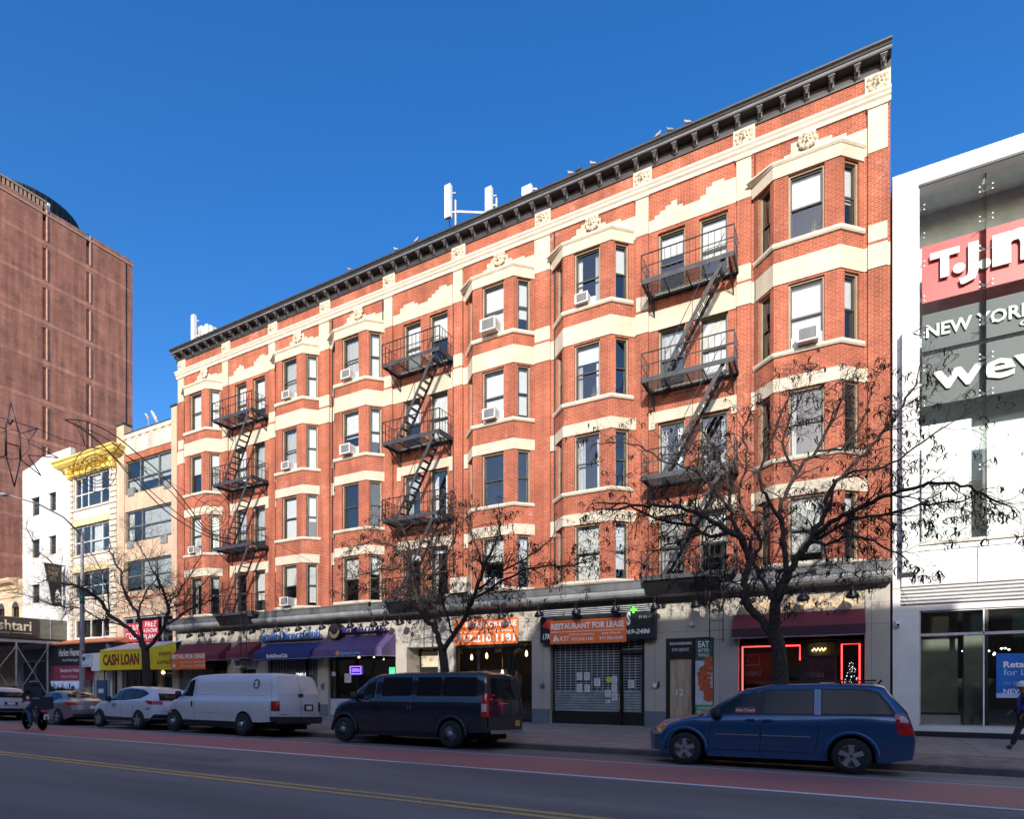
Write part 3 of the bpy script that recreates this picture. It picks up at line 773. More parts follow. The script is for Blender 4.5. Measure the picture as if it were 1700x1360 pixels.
FSH = {(2, 0): (.35, .62), (2, 1): (.45, .95), (2, 2): (.0, 0), (2, 3): (.9, .5), (1, 0): (.9, .45), (1, 1): (.5, 1), (1, 2): (.3, 0), (1, 3): (.2, .1),
       (0, 0): (.6, .7), (0, 1): (.8, 1), (0, 2): (.7, .8), (0, 3): (0, .7)}
for bi, c in enumerate(BAYS):
    for k in range(4):
        h = HEADS[k] - SILLS[k]; sl, sf, sr = SH[(bi, k)]
        add_window((c, FD - BP + .07, SILLS[k]), 0, 2 * FW, h, sf, 2 if rnd.random() < .15 else 1, None)
        t = (CWA + CWB) / 2; dx, dy = BI / CANT, BP / CANT
        add_window((c + BW + dx * t - dy * .07, FD - BP + dy * t + dx * .07, SILLS[k]), A45, CWB - CWA, h, sr, 1, None)
        add_window((c - BW - dx * t + dy * .07, FD - BP + dy * t + dx * .07, SILLS[k]), -A45, CWB - CWA, h, sl, 1, None)
for fi, f in enumerate(FES):
    for k in range(4):
        for j, (l, r) in enumerate(FEW):
            add_window((f + (l + r) / 2, FD + .10, SILLS[k] + .02), 0, r - l, HEADS[k] - SILLS[k] + .06, FSH[(fi, k)][j], 2 if (k == 2 or rnd.random() < .3) else 1, None)
# pot plants behind two panes
def leafy(mb, c, r, n, rn):
    for i in range(n):
        a = rn.uniform(0, 6.28); e = rn.uniform(.4, 1.4); q = Vector((math.cos(a) * math.cos(e), math.sin(a) * math.cos(e), math.sin(e)))
        tip = Vector(c) + q * r * rn.uniform(.6, 1); s = q.cross(Vector((0, 0, 1))).normalized() * .014
        mb.face([Vector(c) - s, Vector(c) + s, tip])
M_LEAF = mat('plant_green', (.09, .16, .04), rough=.5); M_POT = mat('terracotta', (.42, .17, .09), rough=.7)
for (bi, k, x, lab) in ((4, 1, .15, 'spiky green plant in a terracotta pot in a fourth floor window'), (5, 0, .2, 'small potted plant on the sill inside the top right bay window')):
    c = (BAYS[bi] + x, FD - BP + .34, SILLS[k] + .02)
    t = thing('potted_plant', lab, 'plant', c)
    MB().use(M_POT).lathe([(.07, 0), (.1, .2), (.11, .2), (.11, .23), (.0, .23)], 12, c).build('pot', None, t, smooth=True)
    m = MB().use(M_LEAF); leafy(m, (c[0], c[1], c[2] + .2), .5, 40, rnd); m.build('leaves', None, t)

# ---------------------------------------------------------------- fire escapes (parts of the block, bolted to it)
PZ = [15.66, 12.24, 8.86, 5.38]
def fire_escape(f):
    root = bpy.data.objects.new('fire_escape', None); S.collection.objects.link(root); root.location = (f, FD, 5.38); attach(root, BLD)
    x0, x1, y0, y1 = f - 1.50, f + 1.56, FD - 1.10, FD - .06
    for i, z in enumerate(PZ):
        m = MB().use(M_IRONG)
        m.box(x0, x1, y0, y0 + .012, z - .10, z + .06); m.box(x0, x0 + .012, y0, y1, z - .10, z + .06); m.box(x1 - .012, x1, y0, y1, z - .10, z + .06); m.box(x0, x1, y1 - .01, y1, z - .08, z + .02)
        m.use(M_IRON)
        hole = (f + .55, f + 1.38) if i < 3 else (f + .55, f + 1.3)
        ny = 14
        for j in range(ny):
            y = y0 + .05 + (y1 - y0 - .1) * j / (ny - 1)
            if y < y0 + .68:
                m.box(x0 + .02, hole[0], y - .017, y + .017, z - .012, z + .0); m.box(hole[1], x1 - .02, y - .017, y + .017, z - .012, z + .0)
            else: m.box(x0 + .02, x1 - .02, y - .017, y + .017, z - .012, z + .0)
        for x in (x0 + .05, x0 + .75, f, hole[0], hole[1], x1 - .05): m.box(x - .014, x + .014, y0 + .01, y1, z - .05, z - .013)
        m.build('platform', None, root)
        m = MB().use(M_IRON)
        zt = z + .92
        for zz in (zt, z + .50):
            m.bar((x0, y0 + .01, zz), (x1, y0 + .01, zz), .016 if zz < zt else .036, .03)
            m.bar((x0 + .01, y0, zz), (x0 + .01, y1, zz), .012, .022); m.bar((x1 - .01, y0, zz), (x1 - .01, y1, zz), .012, .022)
        nx = 15
        for j in range(nx + 1):
            x = x0 + (x1 - x0) * j / nx; r = .02 if j in (0, nx) else .0105
            m.bar((x, y0 + .01, z), (x, y0 + .01, zt), r * 1.6, r * 1.6, up=(0, 1, 0))
        for j in range(1, 5):
            for x in (x0 + .01, x1 - .01): m.bar((x, y0 + (y1 - y0) * j / 5, z), (x, y0 + (y1 - y0) * j / 5, zt), .018, .018, up=(0, 1, 0))
        if i < 3: m.bar((hole[0] - .02, y0 + .62, z + .8), (hole[1] + .1, y0 + .62, z + .8), .016, .016); m.bar((hole[0] - .02, y0 + .62, z), (hole[0] - .02, y0 + .62, z + .8), .016, .016, up=(0, 1, 0))
        m.build('railing', None, root)
        for x in (x0 + .18, f + .1, x1 - .18) if i == 3 else (x0 + .18, x1 - .18):
            m = MB().use(M_IRON)
            if i < 3:
                m.bar((x, y0 + .08, z - .08), (x, y1 + .04, z - .72), .035, .035); m.bar((x, y1 + .03, z - .75), (x, y1 + .03, z - .02), .035, .035, up=(0, 1, 0)); m.bar((x, y0 + .5, z - .1), (x, y1 + .03, z - .42), .02, .02)
                for q in range(5): m.bar((x - .008, y0 + .15 + q * .17, z - .1), (x - .008, y0 + .35 + q * .14, z - .27 - q * .08), .012, .012)
            else: m.bar((x, y0 + .06, z - .06), (x, y1 + .02, z - .34), .04, .06)
            m.build('bracket', None, root)
        m = MB().use(M_IRON)
        if i == 3: m.box(x0 + .1, x1 - .2, y1 - .50, y1 - .1, z - .36, z - .33); m.prism([(FD - .69, 4.84), (FD - .71, 4.84), (y0 + .1, z - .12), (y0 + .12, z - .12)], x0 + .05, x1 - .5, 'x'); m.build('tray', None, root)
    for i in range(3):                                          # stair down to the next balcony
        za, zb = PZ[i], PZ[i + 1]; xa, xb = f + 1.22, f - .80; yc = y0 + .36
        m = MB().use(M_IRONG)
        for s in (-.26, .26): m.bar((xa, yc + s, za - .02), (xb, yc + s, zb), .014, .13)
        m.use(M_IRON); k = 13
        for j in range(1, k):
            t = j / k; x = xa + (xb - xa) * t; z = za + (zb - za) * t
            for q in (-.075, -.025, .025, .075): m.box(x + q - .014, x + q + .014, yc - .25, yc + .25, z - .008, z + .006)
            m.box(x - .09, x + .09, yc - .258, yc - .248, z - .02, z + .008)
        for s in (-.27,):
            m.bar((xa + .02, yc + s, za + .78), (xb + .1, yc + s, zb + .72), .018, .018)
            for t in (.05, .5, .95): m.bar((xa + (xb - xa) * t, yc + s, za + (zb - za) * t), (xa + (xb - xa) * t + .02, yc + s, za + (zb - za) * t + .76), .014, .014)
        m.build('stair', None, root)
    m = MB().use(M_IRON); xx = x1 - .55                        # hanging drop ladder with its cage frame
    for s in (-.21, .21): m.bar((xx + s, y0 - .04, 3.05), (xx + s, y0 - .04, 6.45), .03, .02, up=(0, 1, 0))
    for j in range(11): m.bar((xx - .21, y0 - .04, 3.15 + j * .31), (xx + .21, y0 - .04, 3.15 + j * .31), .018, .018)
    for s in (-.3, .3): m.bar((xx + s - .05, y0 + .0, 4.35), (xx + s - .05, y0 + .0, 6.5), .014, .014, up=(0, 1, 0))
    m.bar((xx - .35, y0, 4.36), (xx + .25, y0, 4.36), .014, .014); m.bar((xx - .35, y0, 6.5), (xx + .25, y0, 6.5), .02, .02)
    m.build('drop_ladder', None, root)
    return root
for f in FES: fire_escape(f)

# ---------------------------------------------------------------- window air conditioners
M_AC = mat('ac_white', (.72, .72, .70), rough=.5, var=.06); M_ACG = mat('ac_grille', (.30, .31, .32), rough=.6)
def ac_unit():
    t = thing('air_conditioner', '', 'air conditioner')
    m = MB().use(M_AC).box(-.25, .25, -.42, .2, 0, .36)
    m.box(-.27, .27, -.44, -.40, -.01, .02); m.box(-.27, .27, -.44, -.40, .34, .37); m.box(-.27, -.24, -.44, -.40, .02, .34); m.box(.24, .27, -.44, -.40, .02, .34)
    m.build('case', None, t)
    g = MB().use(M_ACG)
    for j in range(9): g.box(-.2, .2, -.433, -.421, .05 + j * .032, .065 + j * .032)
    for s in (-.253, .251): [g.box(s, s + .002, -.36, -.08, .08 + j * .045, .095 + j * .045) for j in range(5)]
    g.use(M_ROOM).box(-.21, .21, -.4208, -.4203, .04, .33)
    g.build('grille', None, t)
    for u in (-.42, .255): MB().use(M_AC).box(u, u + .165, .0, .03, 0, .37).build('side_panel', None, t)
    return t
AC = [(5, 1, .05, 1.15, 'large white air conditioner in the fourth floor window of the rightmost bay'),
      (4, 0, -.12, .95, 'top floor air conditioner in the bay left of the right fire escape'),
      (3, 0, .0, 1.3, 'large louvred top floor air conditioner right of the middle fire escape'),
      (3, 1, .0, 1.1, 'boxy fourth floor air conditioner right of the middle fire escape'),
      (3, 3, .05, 1.0, 'second floor air conditioner right of the middle fire escape'),
      (2, 0, .0, 1.05, 'top floor air conditioner in the bay left of the middle fire escape'),
      (2, 1, .0, 1.15, 'fourth floor air conditioner in the bay left of the middle fire escape'),
      (1, 0, .05, .95, 'top floor air conditioner in the bay right of the left fire escape'),
      (1, 1, .0, .95, 'fourth floor air conditioner in the bay right of the left fire escape'),
      (1, 3, .0, 1.1, 'second floor air conditioner in the bay right of the left fire escape'),
      (0, 2, .0, .95, 'white air conditioner in the third floor window of the leftmost bay')]
proto = ac_unit()
for i, (bi, k, dx, sc, lab) in enumerate(AC):
    o = proto if i == 0 else copy_tree(proto)
    o.location = (BAYS[bi] + dx, FD - BP + .14, SILLS[k] + .01); o.scale = (sc, sc, sc)
    tag(o, lab, 'air conditioner', 'air conditioners in the brick block windows')
# condenser standing on the ledge
c = (X(763, 21.3), 21.35, 5.5)
t = thing('condenser_unit', 'tan outdoor condenser with a round fan standing on the zinc ledge', 'condenser', c)
M_TAN = mat('condenser_tan', (.50, .45, .38), rough=.5)
MB().use(M_TAN).box(c[0] - .42, c[0] + .42, c[1] - .16, c[1] + .18, 5.56, 6.2).use(M_IRON).box(c[0] - .38, c[0] - .32, c[1] - .2, c[1] + .2, 5.48, 5.56).box(c[0] + .32, c[0] + .38, c[1] - .2, c[1] + .2, 5.48, 5.56).build('case', None, t)
m = MB().use(M_ACG)
for r in (.10, .17, .24):
    m.tube([(c[0] + r * math.cos(a * .393), c[1] - .175, 5.88 + r * math.sin(a * .393)) for a in range(17)], .01, 4)
m.build('fan_grille', None, t)
# ---------------------------------------------------------------- generic big window: frame with mullions, panes and a transom
def grid_window(parent, x0, x1, z0, z1, y, fm, vs=(), hs=(), fw=.06, name='window', gm=None, back=None, blinds=()):
    m = MB().use(fm)
    m.box(x0, x0 + fw, y - .02, y + .06, z0, z1); m.box(x1 - fw, x1, y - .02, y + .06, z0, z1)
    m.box(x0 + fw, x1 - fw, y - .02, y + .06, z1 - fw, z1); m.box(x0 + fw, x1 - fw, y - .02, y + .06, z0, z0 + fw)
    for v in vs: x = x0 + (x1 - x0) * v; m.box(x - fw / 2, x + fw / 2, y - .015, y + .055, z0 + fw, z1 - fw)
    for h in hs: z = z0 + (z1 - z0) * h; m.box(x0 + fw, x1 - fw, y - .01, y + .05, z - fw / 2, z + fw / 2)
    f = m.build(name, None, parent)
    g = MB().use(gm or M_GLASS); g.face([(x0 + fw * .5, y + .03, z0 + fw * .5), (x1 - fw * .5, y + .03, z0 + fw * .5), (x1 - fw * .5, y + .03, z1 - fw * .5), (x0 + fw * .5, y + .03, z1 - fw * .5)])
    g.build('pane', None, f)
    if back is not None:
        b = MB().use(M_ROOM); b.face([(x0 - .5, y + 1.2, z0 - .3), (x1 + .5, y + 1.2, z0 - .3), (x1 + .5, y + 1.2, z1 + .3), (x0 - .5, y + 1.2, z1 + .3)]); b.build('room', None, f)
    for (a, b_, c, d, mm) in blinds:
        q = MB().use(mm); xa, xb = x0 + (x1 - x0) * a, x0 + (x1 - x0) * b_; za, zb = z0 + (z1 - z0) * c, z0 + (z1 - z0) * d
        q.box(xa, xb, y + .12, y + .14, za, zb); q.build('window_shade', None, f)
    return f

# ---------------------------------------------------------------- beige building with three broad windows
M_BEIGE = brick_mat('painted_beige_brick', (.60, .43, .31), (.54, .385, .275), (.46, .34, .25), ms=.005, bump=.15, stain=.15, nscale=1.2)
M_CONC = mat('stained_concrete', (.52, .46, .38), rough=.9, var=.3, scale=1.2, streak=True)
M_ALU = mat('dull_aluminium', (.40, .40, .40), rough=.5, metal=.3)
M_DKWIN = mat('dark_window_frame', (.16, .155, .15), rough=.5)
a0, a1 = X(195), X(295) - .02
B2 = thing('beige_commercial_building', 'beige painted brick building with broad steel windows beside the red block', 'building', ((a0 + a1) / 2, FD, .15))
wx0, wx1 = X(208), X(285)
WZ = [(13.5, 15.55), (10.5, 12.45), (7.45, 9.35)]
mb = MB().use(M_BEIGE)
mb.wall((a0, FD), (a1, FD), 3.9, 17.25, [(wx0 - a0, wx1 - a0, z0, z1) for z0, z1 in WZ] + [(wx0 - a0 - .2, wx1 - a0 + .1, 4.1, 5.9)], .25)
mb.box(a0, wx0 - .05, FD - .05, FD + .4, 6.2, 17.95); mb.box(wx1 + .05, a1, FD - .05, FD + .4, 6.2, 17.95)
mb.face([(a0, FD, 0), (a0, FD + 14, 0), (a0, FD + 14, 17.2), (a0, FD, 17.2)]); mb.face([(a1, FD, 0), (a1, FD + 14, 0), (a1, FD + 14, 17.2), (a1, FD, 17.2)])
mb.face([(a0, FD + .1, 17.1), (a1, FD + .1, 17.1), (a1, FD + 14, 17.1), (a0, FD + 14, 17.1)])
mb.use(M_ROOM).face([(a0, FD + 2, 0), (a1, FD + 2, 0), (a1, FD + 2, 17), (a0, FD + 2, 17)])
mb.build('wall', None, B2)
mb = MB().use(M_CONC); mb.box(wx0 - .04, wx1 + .04, FD - .03, FD + .2, 16.05, 16.85); mb.box(wx0 - .04, wx1 + .04, FD - .06, FD + .2, 15.95, 16.04)
mb.use(M_STONE).box(wx0 - .04, wx1 + .04, FD - .07, FD + .3, 17.0, 17.24)
for i in range(6): x = wx0 + .5 + i * (wx1 - wx0 - .9) / 5; mb.box(x - .18, x + .18, FD - .05, FD + .1, 16.86, 16.98)
mb.use(M_CORN).box(a0 - .02, wx0 + .0, FD - .12, FD + .45, 17.95, 18.05); mb.box(wx1, a1, FD - .12, FD + .45, 17.95, 18.05); mb.box(wx0 + .02, wx1 - .02, FD - .1, FD + .3, 17.24, 17.3)
mb.build('parapet', None, B2)
mb = MB().use(M_BRICK); mb.box(wx0 - .04, wx1 + .04, FD - .02, FD + .1, 15.56, 15.94); mb.box(wx0 - .1, wx1 + .1, FD - .015, FD + .1, 7.0, 7.12); mb.build('lintel', None, B2)
sh = [[(.33, 1, .34, 1, M_CURT), (.0, .3, .0, .5, M_CURT)], [(.36, 1, .1, 1, M_CURT), (0, .12, 0, 1, M_BLIND)], [(.35, 1, .0, 1, M_CURT)]]
for (z0, z1), s_ in zip(WZ, sh): grid_window(B2, wx0, wx1, z0, z1, FD + .12, M_DKWIN, (.30, .70) if z1 > 13 else (.34,), (.46,) if z1 > 13 else (.5,), .07, blinds=s_)
for px, py in ((218, 817), (278, 804), (217, 904), (273, 895)):
    m = MB().use(M_DKWIN); x, z = X(px), H(px, py); m.box(x - .33, x + .33, FD - .03, FD + .1, z - .28, z + .24); m.use(M_ACG)
    for j in range(5): m.box(x - .3, x + .3, FD - .045, FD - .02, z - .2 + j * .08, z - .17 + j * .08)
    m.build('sleeve_vent', None, B2)
# ground floors: show windows upstairs with red posters, shops below
m = grid_window(B2, wx0 - .2, wx1 + .1, 4.15, 5.85, FD + .08, M_STEEL, (.2, .78), (), .08)
M_POSTER = mat('pink_red_poster', (.42, .025, .04), rough=.5, var=.1)
p = MB().use(M_POSTER); xa, xb = X(207), X(233); p.box(xa, xb, FD + .02, FD + .03, 4.35, 5.5)
text_mb(p, 'WE BUY', xa + .1, xb - .2, 5.05, 5.38, front(FD + .015), M_WHITE); text_mb(p, 'GOLD', xa + .1, xb - .3, 4.5, 4.9, front(FD + .015), M_WHITE)
tag(p.build('window_poster', None), 'red poster in the upstairs window to the left above the yellow cash loan awning', 'poster', 'red posters over the pawn shop')
p = MB().use(M_POSTER); xa, xb = X(236), X(262); p.box(xa, xb, FD + .02, FD + .03, 4.3, 5.6)
text_mb(p, 'FREE', xa + .3, xb - .2, 5.2, 5.5, front(FD + .015), M_WHITE); text_mb(p, 'A PHONE', xa + .1, xb - .1, 4.85, 5.1, front(FD + .015), M_WHITE); text_mb(p, 'PLAN', xa + .1, xb - .3, 4.45, 4.75, front(FD + .015), M_WHITE)
tag(p.build('window_poster', None), 'taller red poster reading PLAN in the upstairs window above the yellow awning', 'poster', 'red posters over the pawn shop')
mb = MB().use(M_STUCCO); mb.box(a0, a0 + .5, FD, FD + .3, .1, 3.95); mb.box(a1 - .5, a1, FD, FD + .3, .1, 3.95); mb.box(a0 + .5, a1 - .5, FD + .02, FD + .3, 3.2, 3.95); mb.box(X(262), X(262) + .2, FD, FD + .3, .1, 3.2)
mb.use(M_BLACK).box(a0 + .5, a1 - .5, FD + .3, FD + .35, .1, .5)
mb.build('shopfront_wall', None, B2)
grid_window(B2, a0 + .6, X(228), .5, 3.15, FD + .15, M_STEEL, (.5,), (.8,), .06, 'shop_window'); grid_window(B2, X(228) + .05, X(262) - .05, .15, 3.15, FD + .35, M_BLACK, (.5,), (.8,), .08, 'shop_door')
grid_window(B2, X(262) + .25, a1 - .55, .2, 3.1, FD + .15, M_STEEL, (), (.75,), .06, 'shop_door')
M_BULB = emit_mat('warm_lamp', (1.0, .62, .25), 5)
t = thing('wall_light', 'small round warm lamp glowing under the pawn end of the yellow awning', 'lamp', (X(277), FD - .2, 2.35))
MB().use(M_BULB).lathe([(0, -.1), (.08, -.06), (.1, 0), (.08, .06), (0, .1)], 10, (X(277), FD - .22, 2.4)).build('bulb', None, t, smooth=True)
MB().use(M_BLACK).box(X(277) - .05, X(277) + .05, FD - .12, FD + .0, 2.35, 2.45).build('bracket', None, t)

# yellow awning, wrapping forward
M_YAWN = mat('yellow_awning_vinyl', (.80, .62, .015), rough=.5, var=.06); M_YTXT = mat('maroon_lettering', (.25, .02, .02), rough=.6); M_AWTOP = mat('pale_awning_top', (.55, .52, .58), rough=.6)
yA, yB = FD - 1.05, FD - 1.6
xa, xb, xc = X(166, yB), X(243, yB), X(288, FD - .5)
mb = MB(); t = thing('cash_loan_awning', 'yellow box awning with maroon CASH LOAN and PAWN lettering', 'awning', ((xa + xb) / 2, FD, 2.6))
zt, zb = 3.75, 2.55
mb.use(M_YAWN); mb.face([(xa, yB, zb), (xb, yB, zb), (xb, yB, zt), (xa, yB, zt)]); mb.face([(xb, yB, zb), (xc, FD - .35, zb), (xc, FD - .35, zt + .35), (xb, yB, zt)])
mb.face([(xa, FD, zb), (xa, yB, zb), (xa, yB, zt), (xa, FD, zt + .5)])
mb.use(M_AWTOP); mb.face([(xa, yB, zt), (xb, yB, zt), (xc, FD - .35, zt + .36), (xc, FD, zt + .5), (xa, FD, zt + .5)]); mb.use(M_BLACK).face([(xa, yB, zb), (xb, yB, zb), (xc, FD - .35, zb), (xc, FD, zb), (xa, FD, zb)])
for i in range(26): x = xa + (xb - xa) * (i + .5) / 26; mb.use(M_YTXT).box(x - .04, x + .04, yB - .006, yB - .001, zt - .14, zt - .1)
mb.build('canopy', None, t)
m = MB(); text_mb(m, 'CASH LOAN', xa + .35, xb - .7, zb + .27, zt - .25, front(yB - .008), M_YTXT, .01, bold=.035)
q = quad_text((xb, yB, zb), (xc, FD - .35, zb), (xc, FD - .35, zt + .35), (xb, yB, zt))
text_mb(m, 'PAWN', .42, .85, .55, .72, q, M_YTXT, .01, bold=.02); text_mb(m, 'EXPRESS', .36, .9, .22, .36, q, M_YTXT, .01, bold=.02)
m.build('lettering', None, t)
# rooftop dishes
for px, py, r, lab in ((244, 692, .22, 'small round satellite dish on the beige building roof'), (257, 693, .42, 'wide tilted satellite dish on the beige building roof')):
    x, z = X(px, FD + 1), H(px, py, FD + 1); t = thing('satellite_dish', lab, 'satellite dish', (x, FD + 1, 17.1), 'dishes on the beige building roof')
    m = MB().use(M_WHITE, True); m.lathe([(0, .1), (r * .5, .07), (r, 0), (r * .97, -.01), (r * .5, .055), (0, .085)], 14, (0, 0, 0), 'y'); o = m.build('dish', None, t); o.location = Vector((x, FD + 1, z)) - wloc(t); o.rotation_euler = (R(30), 0, R(-30))
    MB().use(M_STEEL).tube([(x, FD + 1.05, 17.0), (x, FD + 1.1, z)], .025, 5).tube([(x, FD + 1, z), (x - r, FD + .7, z + .05)], .012, 4).build('mast', None, t)

# ---------------------------------------------------------------- cream building under the yellow cornice
M_YELP = mat('yellow_painted_metal', (.64, .47, .12), rough=.5, var=.15, scale=2); M_PYEL = mat('pale_yellow_paint', (.66, .54, .27), rough=.6, var=.15, scale=2); M_PALE = mat('pale_cream_render', (.58, .50, .40), rough=.85, var=.1, scale=2)
M_PANEL = mat('speckled_panel', (.60, .52, .46), rough=.85, var=.15, scale=9); M_BLUEW = mat('pale_blue_frame', (.55, .60, .64), rough=.5)
b0, b1 = X(117), a0 - .01
B3 = thing('yellow_cornice_building', 'narrow cream building with bright yellow bracketed cornice and quoined edges', 'building', ((b0 + b1) / 2, FD, .15))
v0, v1 = X(123), X(181.5)
VZ = [(13.4, 15.5), (10.3, 12.2), (7.45, 9.1), (4.75, 6.05)]
mb = MB().use(M_PALE); mb.wall((b0, FD), (b1, FD), 0, 15.6, [(v0 - b0, v1 - b0, z0, z1) for z0, z1 in VZ], .22)
mb.face([(b0, FD, 0), (b0, FD + 14, 0), (b0, FD + 14, 16), (b0, FD, 16)]); mb.face([(b1, FD, 12), (b1, FD + 14, 12), (b1, FD + 14, 16), (b1, FD, 16)]); mb.face([(b0, FD, 16), (b1, FD, 16), (b1, FD + 14, 16), (b0, FD + 14, 16)])
mb.use(M_ROOM).face([(b0, FD + 2, 0), (b1, FD + 2, 0), (b1, FD + 2, 15.5), (b0, FD + 2, 15.5)]); mb.build('wall', None, B3)
for xa, xb in ((b0, v0 - .05), (v1 + .1, b1)):
    mb = MB(); k = 0; z = 4.6
    while z < 15.3:
        e = .05 if k % 2 else 0
        mb.use(M_PALE).box(xa + e, xb - e, FD - .07, FD + .02, z + .03, z + .33); mb.use(M_BLACK).box(xa + .02, xb - .02, FD - .025, FD + .01, z, z + .03); z += .36; k += 1
    mb.build('quoins', None, B3)
mb = MB()
for (z0, z1) in VZ[:3]:
    mb.use(M_PYEL).prism([(FD, z1 + .45), (FD - .10, z1 + .1), (FD - .12, z1 + .02), (FD + .02, z1 + .02)], v0 - .1, v1 + .08, 'x')
    mb.use(M_STONE).box(v0 - .08, v1 + .06, FD - .08, FD + .1, z0 - .12, z0)
for z0, z1 in ((12.7, 13.2), (9.6, 10.1), (6.6, 7.2)): mb.use(M_PANEL).box(v0, v1, FD - .02, FD + .02, z0, z1)
mb.build('window_trim', None, B3)
for i, (z0, z1) in enumerate(VZ): grid_window(B3, v0, v1, z0, z1, FD + .1, M_BLUEW if i < 3 else M_WHITE, (.22, .45, .78) if i != 0 else (.18, .38, .74), (.45,) if i < 3 else (), .075,
        blinds=[(.45, .7, .5, 1, M_BLIND)] if i == 0 else ([(.5, .72, .0, 1, M_BLIND)] if i == 1 else []))
mb = MB().use(M_YELP)
mb.sweep([(b0 - .1, FD + .4), (b0 - .1, FD), (b1 + .15, FD), (b1 + .15, FD + 1.2)], [(-.02, 15.95), (.2, 16.0), (.55, 16.15), (.7, 16.3), (.72, 16.45), (.8, 16.5), (.82, 16.6), (-.2, 16.85)])
mb.sweep([(b0, FD), (b1, FD)], [(-.02, 15.55), (.22, 15.57), (.26, 15.66), (.12, 15.7), (.06, 15.8), (.06, 16.0), (-.02, 16)])
for x in (b0 + .2, b1 - .2):
    mb.lathe([(0, -.36), (.2, -.3), (.27, -.1), (.27, .0), (0, .01)], 12, (x, FD - .06, 15.95), 'y'); mb.box(x - .2, x + .2, FD - .42, FD, 16.0, 16.32); mb.box(x - .16, x + .16, FD - .3, FD, 15.45, 15.8)
for i in range(9): x = b0 + .6 + i * (b1 - b0 - 1.2) / 8; mb.box(x - .04, x + .04, FD - .5, FD, 15.98, 16.12)
mb.build('cornice', None, B3)
# its shop signs
M_TILE = mat('red_tile_edge', (.45, .14, .06), rough=.8); M_SIGNB = mat('black_sign_face', (.012, .014, .018), rough=.4); M_SIGNR = mat('maroon_sign_face', (.33, .045, .11), rough=.5)
xa, xb = X(82, FD - .8), X(190, FD - .8); y = FD - .8
t = thing('shop_sign', 'black and maroon double shop sign under a red tiled edge beside the lamp post', 'sign', ((xa + xb) / 2, FD, 2.2))
mb = MB().use(M_SIGNB).box(xa, xb, y, FD, 2.95, 4.35); mb.use(M_TILE).prism([(y - .12, 4.35), (FD, 4.7), (FD, 4.3), (y - .12, 4.3)], xa - .1, xb + .1, 'x')
mb.use(M_SIGNR).box(xa, X(134, y), y + .02, FD, 1.95, 2.949)
mb.build('box', None, t)
m = MB(); text_mb(m, 'Harlem Heaven', X(98, y), X(133, y), 3.55, 4.05, front(y), M_WHITE, .006, bold=.015); text_mb(m, 'Hair & Nail Supply', X(104, y), X(130, y), 3.15, 3.4, front(y), M_WHITE, .006)
text_mb(m, 'Braiding', X(152, y), X(163, y), 3.15, 3.4, front(y), M_WHITE, .006); text_mb(m, 'Hair', X(176, y), X(183, y), 3.95, 4.2, front(y), M_WHITE, .006); text_mb(m, 'Weaving', X(171, y), X(187, y), 3.6, 3.85, front(y), M_WHITE, .006)
text_mb(m, 'Benjamin Nails', X(100, y), X(131, y), 2.45, 2.75, front(y + .02), M_WHITE, .006, bold=.02); text_mb(m, 'Manicure & Pedicure', X(101, y), X(128, y), 2.15, 2.32, front(y + .02), M_WHITE, .006)
m.build('lettering', None, t)
M_ICE = emit_mat('icicle_lights', (.5, .65, 1), .35)
m = MB().use(M_ICE); rr = random.Random(3)
for i in range(60): x = xa + .1 + (X(134, y) - xa - .2) * i / 60; m.box(x - .008, x + .008, y + .05, y + .06, 1.93 - rr.uniform(.1, .55), 1.95)
m.use(M_WHITE).tube([(xa, y + .03, 1.94), (X(134, y), y + .03, 1.94)], .012, 4)
tag(m.build('icicle_string', None), 'string of white icicle lights hanging below the maroon shop sign', 'string lights')
mb = MB().use(M_BLACK); mb.box(b0, b0 + .3, FD - .02, FD + .2, .1, 4.3); mb.box(b1 - .3, b1, FD - .02, FD + .2, .1, 4.3); mb.box(b0 + .3, b1 - .3, FD + .1, FD + .2, .1, 4.3); mb.build('shopfront_wall', None, B3)
grid_window(B3, b0 + .4, X(150), .5, 3, FD - .02, M_STEEL, (.5,), (), .07, 'shop_window'); grid_window(B3, X(152), b1 - .4, .2, 3, FD - .02, M_BLACK, (.6,), (), .07, 'shop_window')
# small white board signs projecting by the yellow awning
x0_, x1_ = X(153, FD - 1), X(167, FD - 1)
t = thing('blade_sign', 'blank white board sign between the lamp post and the yellow awning', 'sign', (x0_, FD - 1, 2.9)); MB().use(M_WHITE).box(x0_, x1_, FD - 1.05, FD - .95, 2.55, 3.65).build('board', None, t); MB().use(M_STEEL).tube([(x1_ - .1, FD - 1, 3.68), (x1_ - .1, FD, 3.68)], .02, 5).build('arm', None, t)

# ---------------------------------------------------------------- white building
M_WREND = mat('white_render', (.64, .61, .585), rough=.85, var=.05, scale=1.2)
c0, c1 = X(37.5), b0 - .01
B4 = thing('white_rendered_building', 'plain white rendered building with small barred windows beside the yellow cornice', 'building', ((c0 + c1) / 2, FD, .15))
PX = [(54, 65.5), (83, 93)]; ZR = [(13.75, 14.95), (10.75, 11.95), (7.5, 8.75)]
hs = [(X(a) - c0, X(b) - c0, z0, z1) for a, b in PX for z0, z1 in ZR]
mb = MB().use(M_WREND); mb.wall((c0, FD), (c1, FD), 0, 16.7, hs, .25)
mb.prism([(c0, 16.7), (c1, 16.7), (c1, 17.75), (X(70), 17.75), (X(55), 17.4), (c0, 17.2)], FD, FD + .3, 'y')
for x in (c0, c1): mb.face([(x, FD, 0), (x, FD + 14, 0), (x, FD + 14, 17), (x, FD, 17)])
